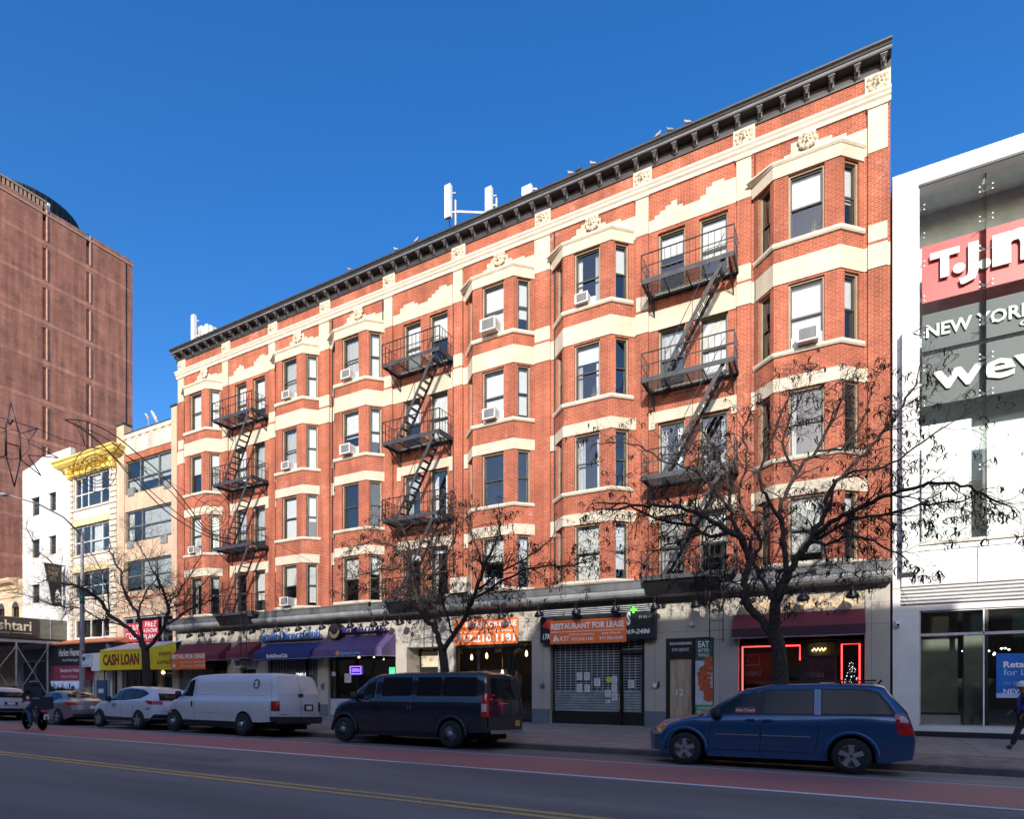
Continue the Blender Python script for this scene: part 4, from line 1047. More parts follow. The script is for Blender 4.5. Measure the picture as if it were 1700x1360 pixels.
mb.face([(c0, FD + .2, 16.6), (c1, FD + .2, 16.6), (c1, FD + 14, 16.6), (c0, FD + 14, 16.6)]); mb.use(M_ROOM).face([(c0, FD + .8, 0), (c1, FD + .8, 0), (c1, FD + .8, 16.5), (c0, FD + .8, 16.5)])
mb.build('wall', None, B4)
for a, b in PX:
    for z0, z1 in ZR:
        f = grid_window(B4, X(a), X(b), z0, z1, FD + .12, M_DKWIN, (), (.5,), .05); m = MB().use(M_IRON)
        for i in range(1, 4): x = X(a) + (X(b) - X(a)) * i / 4; m.box(x - .012, x + .012, FD - .03, FD - .01, z0, z1)
        m.box(X(a) - .1, X(b) + .05, FD - .05, FD, z1, z1 + .06); m.build('window_bars', None, f)
# projecting black sign on it (faces east)
sx = X(104, FD - .2)
def sgn(px, py): d = YatX(px, sx); return (sx, d, ZX(px, py, sx))
t = thing('hanging_sign', 'large black trapezoid hanging sign with gold lettering on the white building', 'sign', sgn(104, 1008))
y0_, y1_ = YatX(74, sx), FD - .25
mb = MB().use(M_SIGNB)
zt_ = ZX(90, 938, sx); zb_ = ZX(95, 1006, sx)
mb.prism([(y0_, zt_), (y1_, zt_), (y1_, zb_), (y0_ + .5, zb_), (y0_ + .3, zb_ + 1.2)], sx - .12, sx, 'x'); mb.build('board', None, t)
M_GOLD = mat('gold_lettering', (.42, .31, .13), rough=.45)
m = MB(); fe = lambda a, b, o=0.0: (sx + .003 + o, a, b)
L = zt_ - zb_
text_mb(m, "YOU'LL", y0_ + .2, y0_ + .9, zt_ - .38 * 1, zt_ - .15, fe, M_GOLD, .004); text_mb(m, 'THRIVE', y0_ + .2, y1_ - .25, zt_ - .75, zt_ - .45, fe, M_GOLD, .004, bold=.02); text_mb(m, 'GREENS', y0_ + .3, y1_ - .35, zt_ - 1.1, zt_ - .83, fe, M_GOLD, .004)
m.use(M_WHITE); m.face([(sx + .004, y0_ + .6, zb_ + .8), (sx + .004, y0_ + .9, zb_ + .8), (sx + .004, y0_ + .75, zb_ + 1.1)])
text_mb(m, 'CAFE', y0_ + .6, y0_ + 1.2, zb_ + .45, zb_ + .75, fe, M_WHITE, .004, bold=.03); text_mb(m, 'BAR', y0_ + .6, y0_ + 1.1, zb_ + .2, zb_ + .4, fe, M_WHITE, .004)
m.build('lettering', None, t); MB().use(M_IRON).box(sx - .1, sx - .02, y0_, FD, zt_, zt_ + .06).build('arm', None, t)
mb = MB().use(M_BLACK).box(c0 + .1, c1 - .1, FD - .05, FD, .1, 4.2); mb.build('shopfront', None, B4)
grid_window(B4, c0 + .3, c1 - .3, .4, 3.4, FD - .1, M_STEEL, (.3, .6), (), .07, 'shop_window')

# ---------------------------------------------------------------- low stone building at the far left, and sidewalk shed
d0, d1 = -62.0, c0 - .01
B5 = thing('low_stone_building', 'low tan stone building with a heavy cornice and arched openings at the far left', 'building', ((d0 + d1) / 2, FD, .15))
M_TSTONE = mat('tan_stone', (.60, .45, .30), rough=.85, var=.15, scale=2)
mb = MB().use(M_TSTONE); hs = [(x - .55, x + .55, 4.6, 7.4) for x in (2, 4.3, 6.6, 8.8)]; hs = [h for h in hs if h[1] < d1 - d0 - .2]
mb.wall((d0, FD), (d1, FD), 0, 9.4, hs, .3)
mb.sweep([(d0, FD), (d1 - .6, FD)], [(-.02, 8.7), (.1, 8.75), (.15, 9.0), (.5, 9.15), (.6, 9.3), (.62, 9.45), (-.1, 9.6)]); mb.sweep([(d0, FD), (d1, FD)], [(-.02, 8.1), (.08, 8.12), (.1, 8.3), (-.02, 8.3)])
mb.face([(d0, FD, 9.4), (d1, FD, 9.4), (d1, FD + 9, 9.4), (d0, FD + 9, 9.4)]); mb.use(M_ROOM).face([(d0, FD + 1, 0), (d1, FD + 1, 0), (d1, FD + 1, 9), (d0, FD + 1, 9)])
mb.build('wall', None, B5)
for h in hs:
    f = grid_window(B5, d0 + h[0], d0 + h[1], h[2], h[3], FD + .15, M_BLACK, (.5,), (.6,), .06)
    m = MB().use(M_ROOM); xc_ = d0 + (h[0] + h[1]) / 2; m.face([(xc_ + .5 * math.cos(a * .3142), FD - .006, 7.4 + .42 * math.sin(a * .3142)) for a in range(11)]); m.build('arch_head', None, f)

SX = -46.0
def sp(px, py): return (SX, YatX(px, SX), ZX(px, py, SX))
M_SHEDG = mat('shed_panel_olive', (.16, .17, .13), rough=.7, var=.15); M_SHEDB = mat('shed_sign_brown', (.055, .04, .035), rough=.6); M_CREAMT = mat('cream_lettering', (.72, .65, .45), rough=.6)
t = thing('sidewalk_shed', 'sidewalk shed with olive panels and cross-braced steel posts at the far left', 'shed', (SX, 19, .15))
zT, zB = 6.02, 4.72; yN = 16.4; ySig = YatX(62, SX)
mb = MB().use(M_SHEDG).box(SX - .08, SX, ySig, FD - .05, zB, zT); mb.box(-62, SX - .08, yN, yN + .08, zB, zT); mb.box(SX - .08, SX, yN, ySig, zB, zT - .01)
mb.use(M_STEEL).box(SX - .1, SX + .02, YatX(83, SX), YatX(83, SX) + .06, zB, zT)
mb.build('parapet_panel', None, t)
mb = MB().use(M_BLACK).box(-62, SX, yN, FD - .06, zB - .15, zB - .001); mb.use(M_STEEL).box(SX - .05, SX + .02, yN, FD - .4, zB - .32, zB - .151)
mb.build('deck', None, t)
ps = [YatX(-40, SX), YatX(27, SX), YatX(79, SX)]
for i, yy in enumerate(ps):
    m = MB().use(M_STEEL)
    m.tube([(SX, yy, .1), (SX, yy, zB - .3)], .065, 8); m.box(SX - .12, SX + .12, yy - .12, yy + .12, .06, .1); m.build('post', None, t)
m = MB().use(M_STEEL)
for a, b in ((0, 1), (1, 2)):
    m.bar((SX, ps[a], 4.2), (SX, ps[b], 1.0), .05, .05); m.bar((SX + .06, ps[a], 1.0), (SX + .06, ps[b], 4.2), .05, .05)
m.build('cross_brace', None, t)
for k in range(1, 4):
    x = SX - 4 * k
    for yy in (yN + .3, 20.6): MB().use(M_STEEL).tube([(x, yy, .1), (x, yy, zB - .15)], .06, 6).build('post', None, t)
m = MB().use(M_SHEDB).box(SX + .005, SX + .05, YatX(-70, SX), ySig, zB + .06, zT - .05)
t2 = thing('shed_sign', 'dark brown board on the sidewalk shed ending in cream letters shtari', 'sign', (SX + .03, ySig - 1, zB)); m.build('board', None, t2)
m = MB(); ya, yb = YatX(-22, SX), YatX(51.5, SX); fe2 = lambda a, b, o=0.0: (SX + .053 + o, a, b)
text_mb(m, 'Ashtari', ya, yb, zB + .42, zT - .22, fe2, M_CREAMT, .01, bold=.015); m.use(M_CREAMT).box(SX + .052, SX + .056, YatX(20, SX), YatX(52, SX), zB + .26, zB + .3)
text_mb(m, 'HOMEWARES', YatX(-15, SX), YatX(17, SX), zB + .2, zB + .33, fe2, M_CREAMT, .004); m.build('lettering', None, t2)

# ---------------------------------------------------------------- tall brown tower beyond
M_TOWER = brick_mat('brown_tower_brick', (.46, .20, .145), (.40, .175, .125), (.50, .28, .20), bw=1.1, rh=.22, ms=.02, stain=.4, nscale=.8, bloom=.15)
TX = -60.0; ty0, ty1 = 21.9, YatX(220, TX); TZ = 42.2
T = thing('brown_brick_tower', 'tall windowless brown brick tower rising behind the low buildings at the left', 'building', (TX - 8, (ty0 + ty1) / 2, 0))
mb = MB().use(M_TOWER)
s1, s2 = YatX(70.5, TX), YatX(77.5, TX); s3, s4 = YatX(143, TX), YatX(149.5, TX); s5 = YatX(209.5, TX)
fl = [2 + 3.42 * i for i in range(12)]
holes = []
for (a, b) in ((s1, s2), (s3, s4)):
    for i in range(3, 12): holes.append((a - ty0, b - ty0, fl[i] + .35 - (0 if i < 11 else 0), fl[i] + 3.1))
mb.wall((TX, ty0), (TX, ty1), 0, TZ, holes, .12)
mb.face([(TX - .12, ty0, 0), (TX - .12, ty1, 0), (TX - .12, ty1, TZ - .5), (TX - .12, ty0, TZ - .5)])
mb.face([(TX, ty1, 0), (TX - 22, ty1, 0), (TX - 22, ty1, TZ), (TX, ty1, TZ)]); mb.face([(TX - 22, ty0, 0), (TX, ty0, 0), (TX, ty0, TZ), (TX - 22, ty0, TZ)]); mb.face([(TX, ty0, TZ - .1), (TX, ty1, TZ - .1), (TX - 22, ty1, TZ - .1), (TX - 22, ty0, TZ - .1)])
mb.build('wall', None, T)
M_TSTR = mat('pale_joint_strip', (.42, .27, .21), rough=.8)
mb = MB().use(M_TSTR)
for (a, b) in ((s1, s2), (s3, s4)):
    for i in range(3, 12): mb.box(TX - .1, TX + .05, b - .02, b + .08, fl[i] + .35, fl[i] + 3.1)
mb.use(brick_mat('tower_floor_band', (.58, .27, .19), (.53, .25, .175), (.55, .3, .22), bw=.6, rh=.12, stain=.35, nscale=1))
for z in fl[3:]: mb.box(TX - .02, TX + .012, ty0, ty1, z - .08, z + .25)
mb.use(M_BLACK).box(TX - .02, TX + .02, s5 - .04, s5 + .04, 0, TZ - .05)
mb.use(M_TSTR).box(TX - .3, TX + .06, ty0, ty1, TZ - .02, TZ + .14)
mb.build('joint_strip', None, T)
# roof screen of upright slats and a round dark drum behind
M_SLAT = mat('tan_roof_slat', (.36, .27, .20), rough=.8)
mb = MB(); yy = ty0 + .1; yE = YatX(77, TX)
while yy < yE: mb.use(M_SLAT).box(TX - .25, TX - .05, yy, yy + .17, TZ + .1, TZ + 1.25); yy += .30
mb.use(M_SLAT).box(TX - .3, TX, ty0, yE, TZ + 1.1, TZ + 1.24); mb.use(M_BRICK).box(TX - .32, TX - .27, ty0, yE, TZ + .1, TZ + 1.15)
mb.build('roof_screen', None, T)
mb = MB().use(M_BLACK); cx_, cy_ = TX - 5, YatX(52, TX) + 1.5
mb.lathe([(4.2, 0), (4.2, 2.3), (3.9, 2.5), (0, 2.5)], 32, (cx_, cy_, TZ));
for j in range(64): a = j * math.tau / 64; mb.box(cx_ + 4.2 * math.cos(a) - .04, cx_ + 4.2 * math.cos(a) + .04, cy_ + 4.2 * math.sin(a) - .04, cy_ + 4.2 * math.sin(a) + .04, TZ, TZ + 2.2)
mb.build('roof_drum', None, T)
MB().use(M_WHITE).box(TX - .6, TX - .3, YatX(82, TX), YatX(86, TX), TZ + .1, TZ + 1.4).build('roof_antenna', None, T)

# ---------------------------------------------------------------- glass-fronted store at the right
M_WPAN = mat('white_metal_panel', (.64, .635, .63), rough=.4, var=.07, scale=1.5); M_JOINT = mat('panel_gap', (.1, .1, .1))
M_CURTG = glass_mat('curtain_glass', tint=(.90, .94, .93), refl=-.015, ior=1.3, wob=.0)
e0 = BX1 + .06; e1 = 12.0
B6 = thing('white_glass_store', 'white panelled store with a tall glass front hung with large shop signs', 'building', ((e0 + e1) / 2, FD, .15))
gx0 = X(1526); gz0, gz1 = 5.9, 16.5; ZTOP = 17.08
y6 = FD - .04
mb = MB().use(M_WPAN)
mb.wall((e0, y6), (e1, y6), .1, ZTOP, [(gx0 - e0, e1 - e0 - .3, gz0, gz1), (gx0 - e0 - .0, e1 - e0 - .3, .45, 3.88)], .5)
mb.face([(e0, y6, 0), (e0, FD + 14, 0), (e0, FD + 14, ZTOP), (e0, y6, ZTOP)]); mb.face([(e0, y6, ZTOP), (e1, y6, ZTOP), (e1, FD + 14, ZTOP), (e0, FD + 14, ZTOP)]); mb.face([(e1, y6, 0), (e1, FD + 14, 0), (e1, FD + 14, ZTOP), (e1, y6, ZTOP)])
mb.build('wall', None, B6)
mb = MB().use(M_WPAN)                                       # the upright fin in front of the pier
mb.box(e0 + .22, gx0 - .06, FD - .42, y6 - .001, 5.0, 12.25)
mb.build('fin', None, B6)
mb = MB().use(M_JOINT)
for z in (15.9, 12.6, 9.4): mb.box(e0 + .01, gx0 - .01, y6 - .003, y6 + .01, z, z + .015)
for x in (X(1640), X(1760)): mb.box(x - .008, x + .008, y6 - .003, y6 + .01, gz1 + .02, ZTOP - .01)
mb.use(M_BLACK).box(gx0 - .02, e1, y6 - .05, y6 + .0, gz1 + .0, gz1 + .07)
mb.box(e0 + .01, e1, y6 - .002, y6 + .01, 4.58, 4.6)
mb.build('panel_gap', None, B6)
# projecting band of white panels with louvres below it
pz0, pz1 = 4.62, 5.62
mb = MB().use(M_WPAN); xL = X(1496)
mb.box(xL, X(1621) - .01, y6 - .09, y6 - .003, pz0, pz1); mb.box(X(1621) + .01, e1, y6 - .09, y6 - .003, pz0, pz1); mb.box(xL, e1, y6 - .06, y6 - .003, pz1 + .03, gz0 - .1)
mb.use(M_TAN).box(gx0 - .2, e1, y6 - .12, y6 + .2, gz0 - .09, gz0)
mb.build('panel_band', None, B6)
mb = MB().use(M_BLACK).box(xL, e1, y6 - .002, y6 + .0, 4.05, 4.6); mb.use(M_WPAN)
for i in range(5): z = 4.07 + i * .108; mb.prism([(y6 - .005, z + .09), (y6 - .09, z + .04), (y6 - .09, z + .025), (y6 - .005, z)], xL, e1, 'x')
mb.build('louvre', None, B6)
# interior seen through the tall glass
mb = MB().use(mat('cool_white_lobby', (.58, .63, .66), rough=.8)); yi = FD + 1.8
mb.face([(e0, yi, 4), (e1, yi, 4), (e1, yi, 14.6), (e0, yi, 14.6)]); mb.face([(e0, yi - .01, 14.6), (e1, yi - .01, 14.6), (e1, yi - .01, 17), (e0, yi - .01, 17)])
mb.face([(e0 + .4, FD + .46, 4), (e0 + .4, yi, 4), (e0 + .4, yi, 17), (e0 + .4, FD + .46, 17)]); mb.face([(e0, FD + .46, 5.6), (e1, FD + .46, 5.6), (e1, yi, 5.6), (e0, yi, 5.6)])
mb.face([(e0, FD + .46, 16.8), (e1, FD + .46, 16.8), (e1, yi, 16.8), (e0, yi, 16.8)])
mb.build('lobby_wall', None, B6)
mb = MB().use(M_TAN).box(X(1610, FD + 2), X(1630, FD + 2), FD + 1.6, FD + 2.3, 5.9, 8.0); mb.build('lobby_column', None, B6)
yg = y6 + .28
fz = [gz0, 8.0, 10.15, 12.2, 14.35, gz1]
mb = MB().use(M_CURTG); xs_ = [gx0, X(1637, yg), X(1760, yg), e1 - .3]
for i in range(3):
    for j in range(5): mb.face([(xs_[i] + .006, yg, fz[j] + .006), (xs_[i + 1] - .006, yg, fz[j] + .006), (xs_[i + 1] - .006, yg, fz[j + 1] - .006), (xs_[i] + .006, yg, fz[j + 1] - .006)])
mb.build('curtain_glass', None, B6)
mb = MB()
for x in xs_[1:3]: mb.use(M_CURTG).box(x - .012, x + .012, yg + .03, yg + .45, gz0 + .6, gz1)
mb.build('glass_fin', None, B6)
mb = MB().use(M_STEEL)
for x in xs_[:3]:
    for z in (fz[1:-1] + [gz1 - .45, 13.3, 11.2, 15.2]):
        for s in (-1, 1):
            if x == gx0 and s < 0: continue
            for v in (-1, 1): mb.tube([(x, yg + .1, z), (x + s * .08, yg + .06, z + v * .03), (x + s * .15, yg - .02, z + v * .07)], .012, 4); mb.lathe([(.018, -.02), (.018, .0), (0, .005)], 8, (x + s * .15, yg - .01, z + v * .07), 'y')
mb.build('glass_clamp', None, B6)
# signs behind the glass
ysg = FD + .62
M_RED = mat('sign_red', (.46, .008, .014), rough=.4, var=.03); M_GREYS = mat('sign_slate', (.030, .042, .052), rough=.5, var=.05)
def zs(py, px=1580): return H(px, py, ysg)
sxl = X(1531, ysg)
mb = MB()
def big_sign(name, lab, z0, z1, fm):
    t = thing(name, lab, 'sign', ((sxl + e1) / 2, ysg, z0), 'shop signs behind the tall glass'); MB().use(fm).box(sxl, e1 - .4, ysg, ysg + .08, z0, z1).build('board', None, t); return t
r0, r1 = H(1532, 504, ysg), H(1532, 410, ysg)
t = big_sign('store_sign', 'red sign with white TJ letters behind the tall glass, topmost of the three', r0, r1, M_RED)
xt = X(1543, ysg)
m = MB(); hh = r1 - r0
def L(px): return X(px, ysg)
text_mb(m, 'T', L(1543), L(1592), r0 + hh * .33, r0 + hh * .80, front(ysg - .08), M_WHITE, .05, bold=.05)
m.lathe([(.15, -.05), (.15, 0), (0, .0)], 16, (L(1591), ysg - .08, r0 + hh * .42), 'y')
text_mb(m, 'J', L(1591), L(1623), r0 + hh * .13, r0 + hh * .80, front(ysg - .08), M_WHITE, .05, bold=.03)
m.lathe([(.15, -.05), (.15, 0), (0, .0)], 16, (L(1633), ysg - .08, r0 + hh * .38), 'y')
text_mb(m, 'maxx', L(1646), L(1646) + 5.2, r0 + hh * .27, r0 + hh * .82, front(ysg - .08), M_WHITE, .05, bold=.05)
m.build('lettering', None, t)
r0, r1 = H(1532, 585, ysg), H(1532, 524, ysg)
t = big_sign('store_sign', 'slate sign reading NEW YORK in white between the red sign and the lowest sign', r0, r1, M_GREYS); hh = r1 - r0
m = MB(); text_mb(m, 'NEW YORK SPORTS', L(1537), L(1537) + 4.4, r0 + hh * .33, r0 + hh * .68, front(ysg - .04), M_WHITE, .03, bold=.02); text_mb(m, 'CLUBS', L(1692), L(1692) + 1.2, r0 + hh * .1, r0 + hh * .25, front(ysg - .04), M_WHITE, .02); m.build('lettering', None, t)
r0, r1 = H(1532, 676, ysg), H(1532, 592, ysg)
t = big_sign('store_sign', 'slate sign with large white letters starting wew, lowest behind the tall glass', r0, r1, M_GREYS); hh = r1 - r0
m = MB(); text_mb(m, 'wework', L(1547), L(1547) + 5.6, r0 + hh * .26, r0 + hh * .80, front(ysg - .05), M_WHITE, .03, bold=.02); m.build('lettering', None, t)
# lower white glazing behind
MB().use(M_WHITE).box(sxl, X(1612, FD + .8), FD + .75, FD + .8, gz0 + .1, r0 - .55).box(X(1638, FD + .8), e1 - .4, FD + .75, FD + .8, gz0 + .1, r0 - .8).build('white_panel', None, B6)
# street level shop window
mb = MB().use(M_STEEL); yl = y6 + .1
mb.box(gx0, e1 - .3, yl - .03, yl + .05, 3.12, 3.2); mb.box(gx0, gx0 + .04, yl - .04, yl + .05, .45, 3.88); mb.box(gx0, e1 - .3, yl - .04, yl + .05, 3.84, 3.88); mb.box(gx0, e1 - .3, yl - .04, yl + .05, .45, .5)
mb.use(M_WHITE).box(X(1634, yl) - .03, X(1634, yl), yl - .03, yl + .02, .5, 3.84); mb.use(M_BLACK).box(X(1634, yl) + .003, X(1634, yl) + .09, yl - .02, yl + .06, .5, 3.84)
f = mb.build('shop_window', None, B6)
g = MB().use(M_SHOPG); g.face([(gx0, yl, .5), (e1 - .3, yl, .5), (e1 - .3, yl, 3.84), (gx0, yl, 3.84)]); g.build('pane', None, f)
MB().use(M_BLACK).box(e0, e1, y6 - .05, y6 + .0, .1, .3).build('base_course', None, B6)
M_OLIVE = mat('olive_grey_wall', (.34, .37, .30), rough=.8, var=.1)
mb = MB().use(M_OLIVE); yw = yl + 1.8
mb.face([(e0, yw, .1), (X(1590, yw), yw, .1), (X(1590, yw), yw, 4), (e0, yw, 4)]); mb.box(X(1598, yw), X(1630, yw), yw - .2, yw, .1, 4); mb.face([(gx0 - .1, yl + .1, .1), (gx0 - .1, yw, .1), (gx0 - .1, yw, 4), (gx0 - .1, yl + .1, 4)])
mb.use(M_TAN).face([(e0, yl, .3), (e1, yl, .3), (e1, yl + 5, .3), (e0, yl + 5, .3)])
mb.use(M_CURT).face([(e0, yl, 3.95), (e1, yl, 3.95), (e1, yl + 5, 3.95), (e0, yl + 5, 3.95)]); mb.use(M_ROOM).face([(e0, yl + 5, 0), (e1, yl + 5, 0), (e1, yl + 5, 4), (e0, yl + 5, 4)])
mb.build('shop_room', None, B6)
t = thing('bench', 'low white display bench with a dark top inside the right shop window', 'bench', (gx0 + .6, yl + .5, .3))
MB().use(M_WHITE).box(gx0 + .08, gx0 + 1.05, yl + .3, yl + .7, .32, .78).build('front', None, t); MB().use(M_BLACK).box(gx0 + .05, gx0 + 1.08, yl + .27, yl + .73, .78, .84).build('top', None, t)
rr = random.Random(5); M_SPOT = emit_mat('ceiling_lights', (1, .95, .85), 6)
t = thing('ceiling_light', 'cluster of small white ceiling lights inside the right shop window', 'light', (X(1620), yl + 3, 3.9)); m = MB().use(M_SPOT)
for i in range(14): x = X(1600 + i * 6, yl + 2.5); z = 2.75 + rr.uniform(-.12, .12); m.lathe([(0, -.03), (.04, 0), (0, .03)], 6, (x, yl + 2.5 + rr.uniform(-.3, .3), z))
m.build('bulbs', None, t); MB().use(M_BLACK).tube([(X(1600, yl + 2.5), yl + 2.5, 2.9), (X(1680, yl + 2.5), yl + 2.5, 2.9)], .01, 4).tube([(X(1640, yl + 2.5), yl + 2.5, 2.9), (X(1640, yl + 2.5), yl + 2.5, 3.95)], .01, 4).build('wire', None, t)
# blue poster in the window
M_BLUEP = mat('blue_poster', (.015, .12, .45), rough=.35, var=.2, scale=1.5); M_PBL = mat('pale_blue', (.35, .5, .7), rough=.5)
px0 = X(1654, yl - .03); pw = 2.0; z0p, z1p = H(1654, 1159, yl), H(1654, 1086, yl)
t = thing('window_poster', 'blue retail for lease poster in the right shop window', 'poster', (px0 + pw / 2, yl - .03, z0p))
MB().use(M_BLUEP).box(px0, px0 + pw, yl - .03, yl - .015, z0p, z1p).use(M_PBL).box(px0, px0 + pw, yl - .032, yl - .0302, z0p, z0p + .13).build('sheet', None, t)
m = MB(); F = front(yl - .033)
text_mb(m, 'Retail', px0 + .16, px0 + .72, z1p - .40, z1p - .22, F, M_WHITE, .002, bold=.03); text_mb(m, 'for Lease', px0 + .16, px0 + 1.1, z1p - .62, z1p - .44, F, M_PBL, .002, bold=.01)
text_mb(m, '212 321 8711', px0 + .16, px0 + .75, z1p - .88, z1p - .80, F, M_PBL, .002); text_mb(m, 'NEWMARK', px0 + .16, px0 + 1.1, z1p - 1.13, z1p - 1.0, F, M_WHITE, .002, bold=.01); m.build('lettering', None, t)
# camera on the pier
t = thing('security_camera', 'small white security camera on the white pier beside the glass store', 'camera', (X(1490), y6, 3.5))
MB().use(M_WHITE).box(X(1490) - .06, X(1490) + .06, y6 - .14, y6, 3.42, 3.6).build('housing', None, t); MB().use(M_BLACK).lathe([(.04, -.03), (.04, 0), (0, .001)], 8, (X(1490), y6 - .14, 3.47), 'y').build('lens', None, t)
# ---------------------------------------------------------------- shop fronts in the red block
rs = random.Random(21)
def op(i): return OPEN[i][0], OPEN[i][1]
# 1 empty shop behind a shutter of slats; 2 side door with transom
M_SHUT = mat('steel_shutter_slat', (.30, .33, .35), rough=.55, metal=.3, var=.2)
def shutter(x0, x1, z0, z1, y, parent=None, name='roller_shutter', solid=0.75, cell=.115):
    """open-grille shutter: slats with rows of slots, closed slats at the foot"""
    m = MB().use(M_SHUT); z = z0
    while z < z0 + solid and z < z1: m.prism([(y, z + .01), (y - .018, z + .03), (y - .018, z + .075), (y, z + .095)], x0, x1, 'x'); z += .1
    while z < z1: m.box(x0, x1, y - .014, y, z, z + .038); z += .1
    n = int((x1 - x0) / .21)
    for i in range(n + 1): x = x0 + (x1 - x0) * i / n; m.box(x - .016, x + .016, y - .018, y + .004, z0 + solid, z1)
    m.use(M_BLACK); m.box(x0 - .06, x0 - .002, y - .04, y + .05, z0, z1); m.box(x1 + .002, x1 + .06, y - .04, y + .05, z0, z1)
    return m.build(name, None, parent or BLD)
a, b = op(0)
shutter(a + .1, b - 1.3, .2, 2.6, FD + .15); grid_window(BLD, b - 1.2, b - .05, .2, 3.1, FD + .2, M_BLACK, (), (.72,), .07, 'shop_door')
MB().use(M_BLACK).box(a + .02, b - 1.22, FD + .22, FD + .3, .16, 3.13).build('shop_panel', None, BLD)
a, b = op(1)
grid_window(BLD, a + .03, b - .03, .2, 2.45, FD + .2, M_BLACK, (.5,), (), .08, 'shop_door'); MB().use(M_WHITE).box(X(404), b - .05, FD + .2, FD + .26, 2.52, 3.3).build('transom_panel', None, BLD)
o = copy_tree(proto_ac := [x for x in bpy.data.objects if x.name == 'air_conditioner'][0]); o.location = (X(403), FD + .12, 2.62); o.scale = (1, 1, 1)
tag(o, 'white air conditioner over the door between the maroon and blue awnings', 'air conditioner', 'air conditioners in the brick block windows')
a, b = op(2)
shutter(a + .1, b - .9, .2, 3.1, FD + .18, solid=.3); shutter(b - .75, b - .08, .2, 3.1, FD + .18, solid=.3); MB().use(M_BLACK).box(b - .86, b - .79, FD + .05, FD + .2, .16, 3.2).build('mullion', None, BLD)
m = MB(); text_mb(m, 'SMILE', X(488), X(506), 2.05, 2.28, front(FD + .13), emit_mat('white_neon', (.9, 1, .95), .9), .004, bold=.01); text_mb(m, 'MADE', X(488), X(505), 1.70, 1.93, front(FD + .13), MATS['white_neon'], .004, bold=.01)
tag(m.build('window_lettering'), 'white words SMILE MADE glowing in the shuttered window under the blue awning', 'sign')
a, b = op(3)
xd = X(588)
grid_window(BLD, a + .05, xd, 1.0, 2.95, FD + .12, M_BLACK, (), (), .06, 'shop_window'); grid_window(BLD, xd + .05, b - .05, .2, 2.95, FD + .12, M_BLACK, (.45,), (), .08, 'shop_window')
M_LILAC = mat('lilac_panel', (.42, .42, .52), rough=.6, var=.2, scale=8)
MB().use(M_LILAC).box(a + .05, xd, FD + .1, FD + .2, .2, 1.0).build('stall_riser', None, BLD)
M_VIOL = emit_mat('violet_open_sign', (.22, .12, 1), 2.2); M_GRNE = emit_mat('green_exit_sign', (.03, .8, .25), 1.6)
m = MB().use(M_VIOL); x = X(587); m.box(x - .28, x + .35, FD + .085, FD + .1, 2.18, 2.22); m.box(x - .28, x + .35, FD + .085, FD + .1, 2.53, 2.57); m.box(x - .32, x - .28, FD + .085, FD + .1, 2.18, 2.57); m.box(x + .35, x + .39, FD + .085, FD + .1, 2.18, 2.57); m.use(MATS['violet_open_sign'])
text_mb(m, 'OPEN', x - .2, x + .28, 2.28, 2.46, front(FD + .1), MATS['violet_open_sign'], .01, bold=.01); tag(m.build('open_sign'), 'violet neon open sign in the cookie shop window', 'neon sign')
m = MB().use(M_GRNE).box(X(632), X(648), FD + .6, FD + .63, 2.2, 2.5); text_mb(m, 'EXIT', X(634), X(646), 2.27, 2.42, front(FD + .595), M_WHITE, .002); tag(m.build('exit_sign'), 'small green lit sign inside the cookie shop', 'sign')
for i, (px, py) in enumerate(((596, 1092), (621, 1093), (637, 1094))):
    x, z = X(px, FD + .4), H(px, py, FD + .4); t = thing('pendant_bulb', ['warm bulb beside the violet neon sign', 'warm bulb left of the green lit sign', 'warm bulb right above the green lit sign'][i], 'bulb', (x, FD + .4, z), 'warm bulbs in the cookie shop')
    MB().use(M_BULB).lathe([(0, -.06), (.05, -.03), (.05, .02), (0, .07)], 8, (x, FD + .4, z)).build('glass', None, t, smooth=True); MB().use(M_BLACK).tube([(x, FD + .4, z + .06), (x, FD + .4, 3.05)], .006, 4).build('cord', None, t)
M_PAPER = mat('paper_notice', (.62, .64, .66), rough=.7, var=.08, scale=20)
def notice(px0, px1, py0, py1, y, lab, col=None, lines=True, grp='paper notices on the shop fronts'):
    x0, x1 = X(px0, y), X(px1, y); z1, z0 = H(px0, py0, y), H(px0, py1, y)
    m = MB().use(col or M_PAPER).box(x0, x1, y - .006, y, z0, z1)
    if lines:
        m.use(M_ACG)
        for k in range(5): zz = z1 - (z1 - z0) * (.2 + k * .14); m.box(x0 + .04, x1 - .04 - rs.uniform(0, .06), y - .0075, y - .0062, zz - .008, zz + .008)
    return tag(m.build('paper_notice', None), lab, 'notice', grp)
notice(572, 583, 1119, 1134, FD + .08, 'white notice in the cookie shop window above the lilac panel'); notice(551, 557, 1116, 1123, FD + .08, 'tiny white notice at the left of the cookie shop window')
# doorway recess with stone surround (4)
a, b = op(4)
m = MB().use(M_STUCCO); m.face([(a, FD + .5, .1), (a, FD + 1.4, .1), (a, FD + 1.4, 3.35), (a, FD + .5, 3.35)]); m.face([(b, FD + .5, .1), (b, FD + 1.4, .1), (b, FD + 1.4, 3.35), (b, FD + .5, 3.35)]); m.face([(a, FD + 1.4, 3.35), (b, FD + 1.4, 3.35), (b, FD + .5, 3.35), (a, FD + .5, 3.35)])
m.face([(a, FD + 1.4, .1), (X(703), FD + 1.4, .1), (X(703), FD + 1.4, 3.35), (a, FD + 1.4, 3.35)])
m.box(a - .16, a, FD - .04, FD + .02, .7, 3.5); m.box(b, b + .16, FD - .04, FD + .02, .7, 3.5); m.box(a, b, FD - .04, FD + .02, 3.352, 3.5)
m.build('doorway', None, BLD)
M_CREAMD = mat('cream_door', (.58, .52, .38), rough=.6)
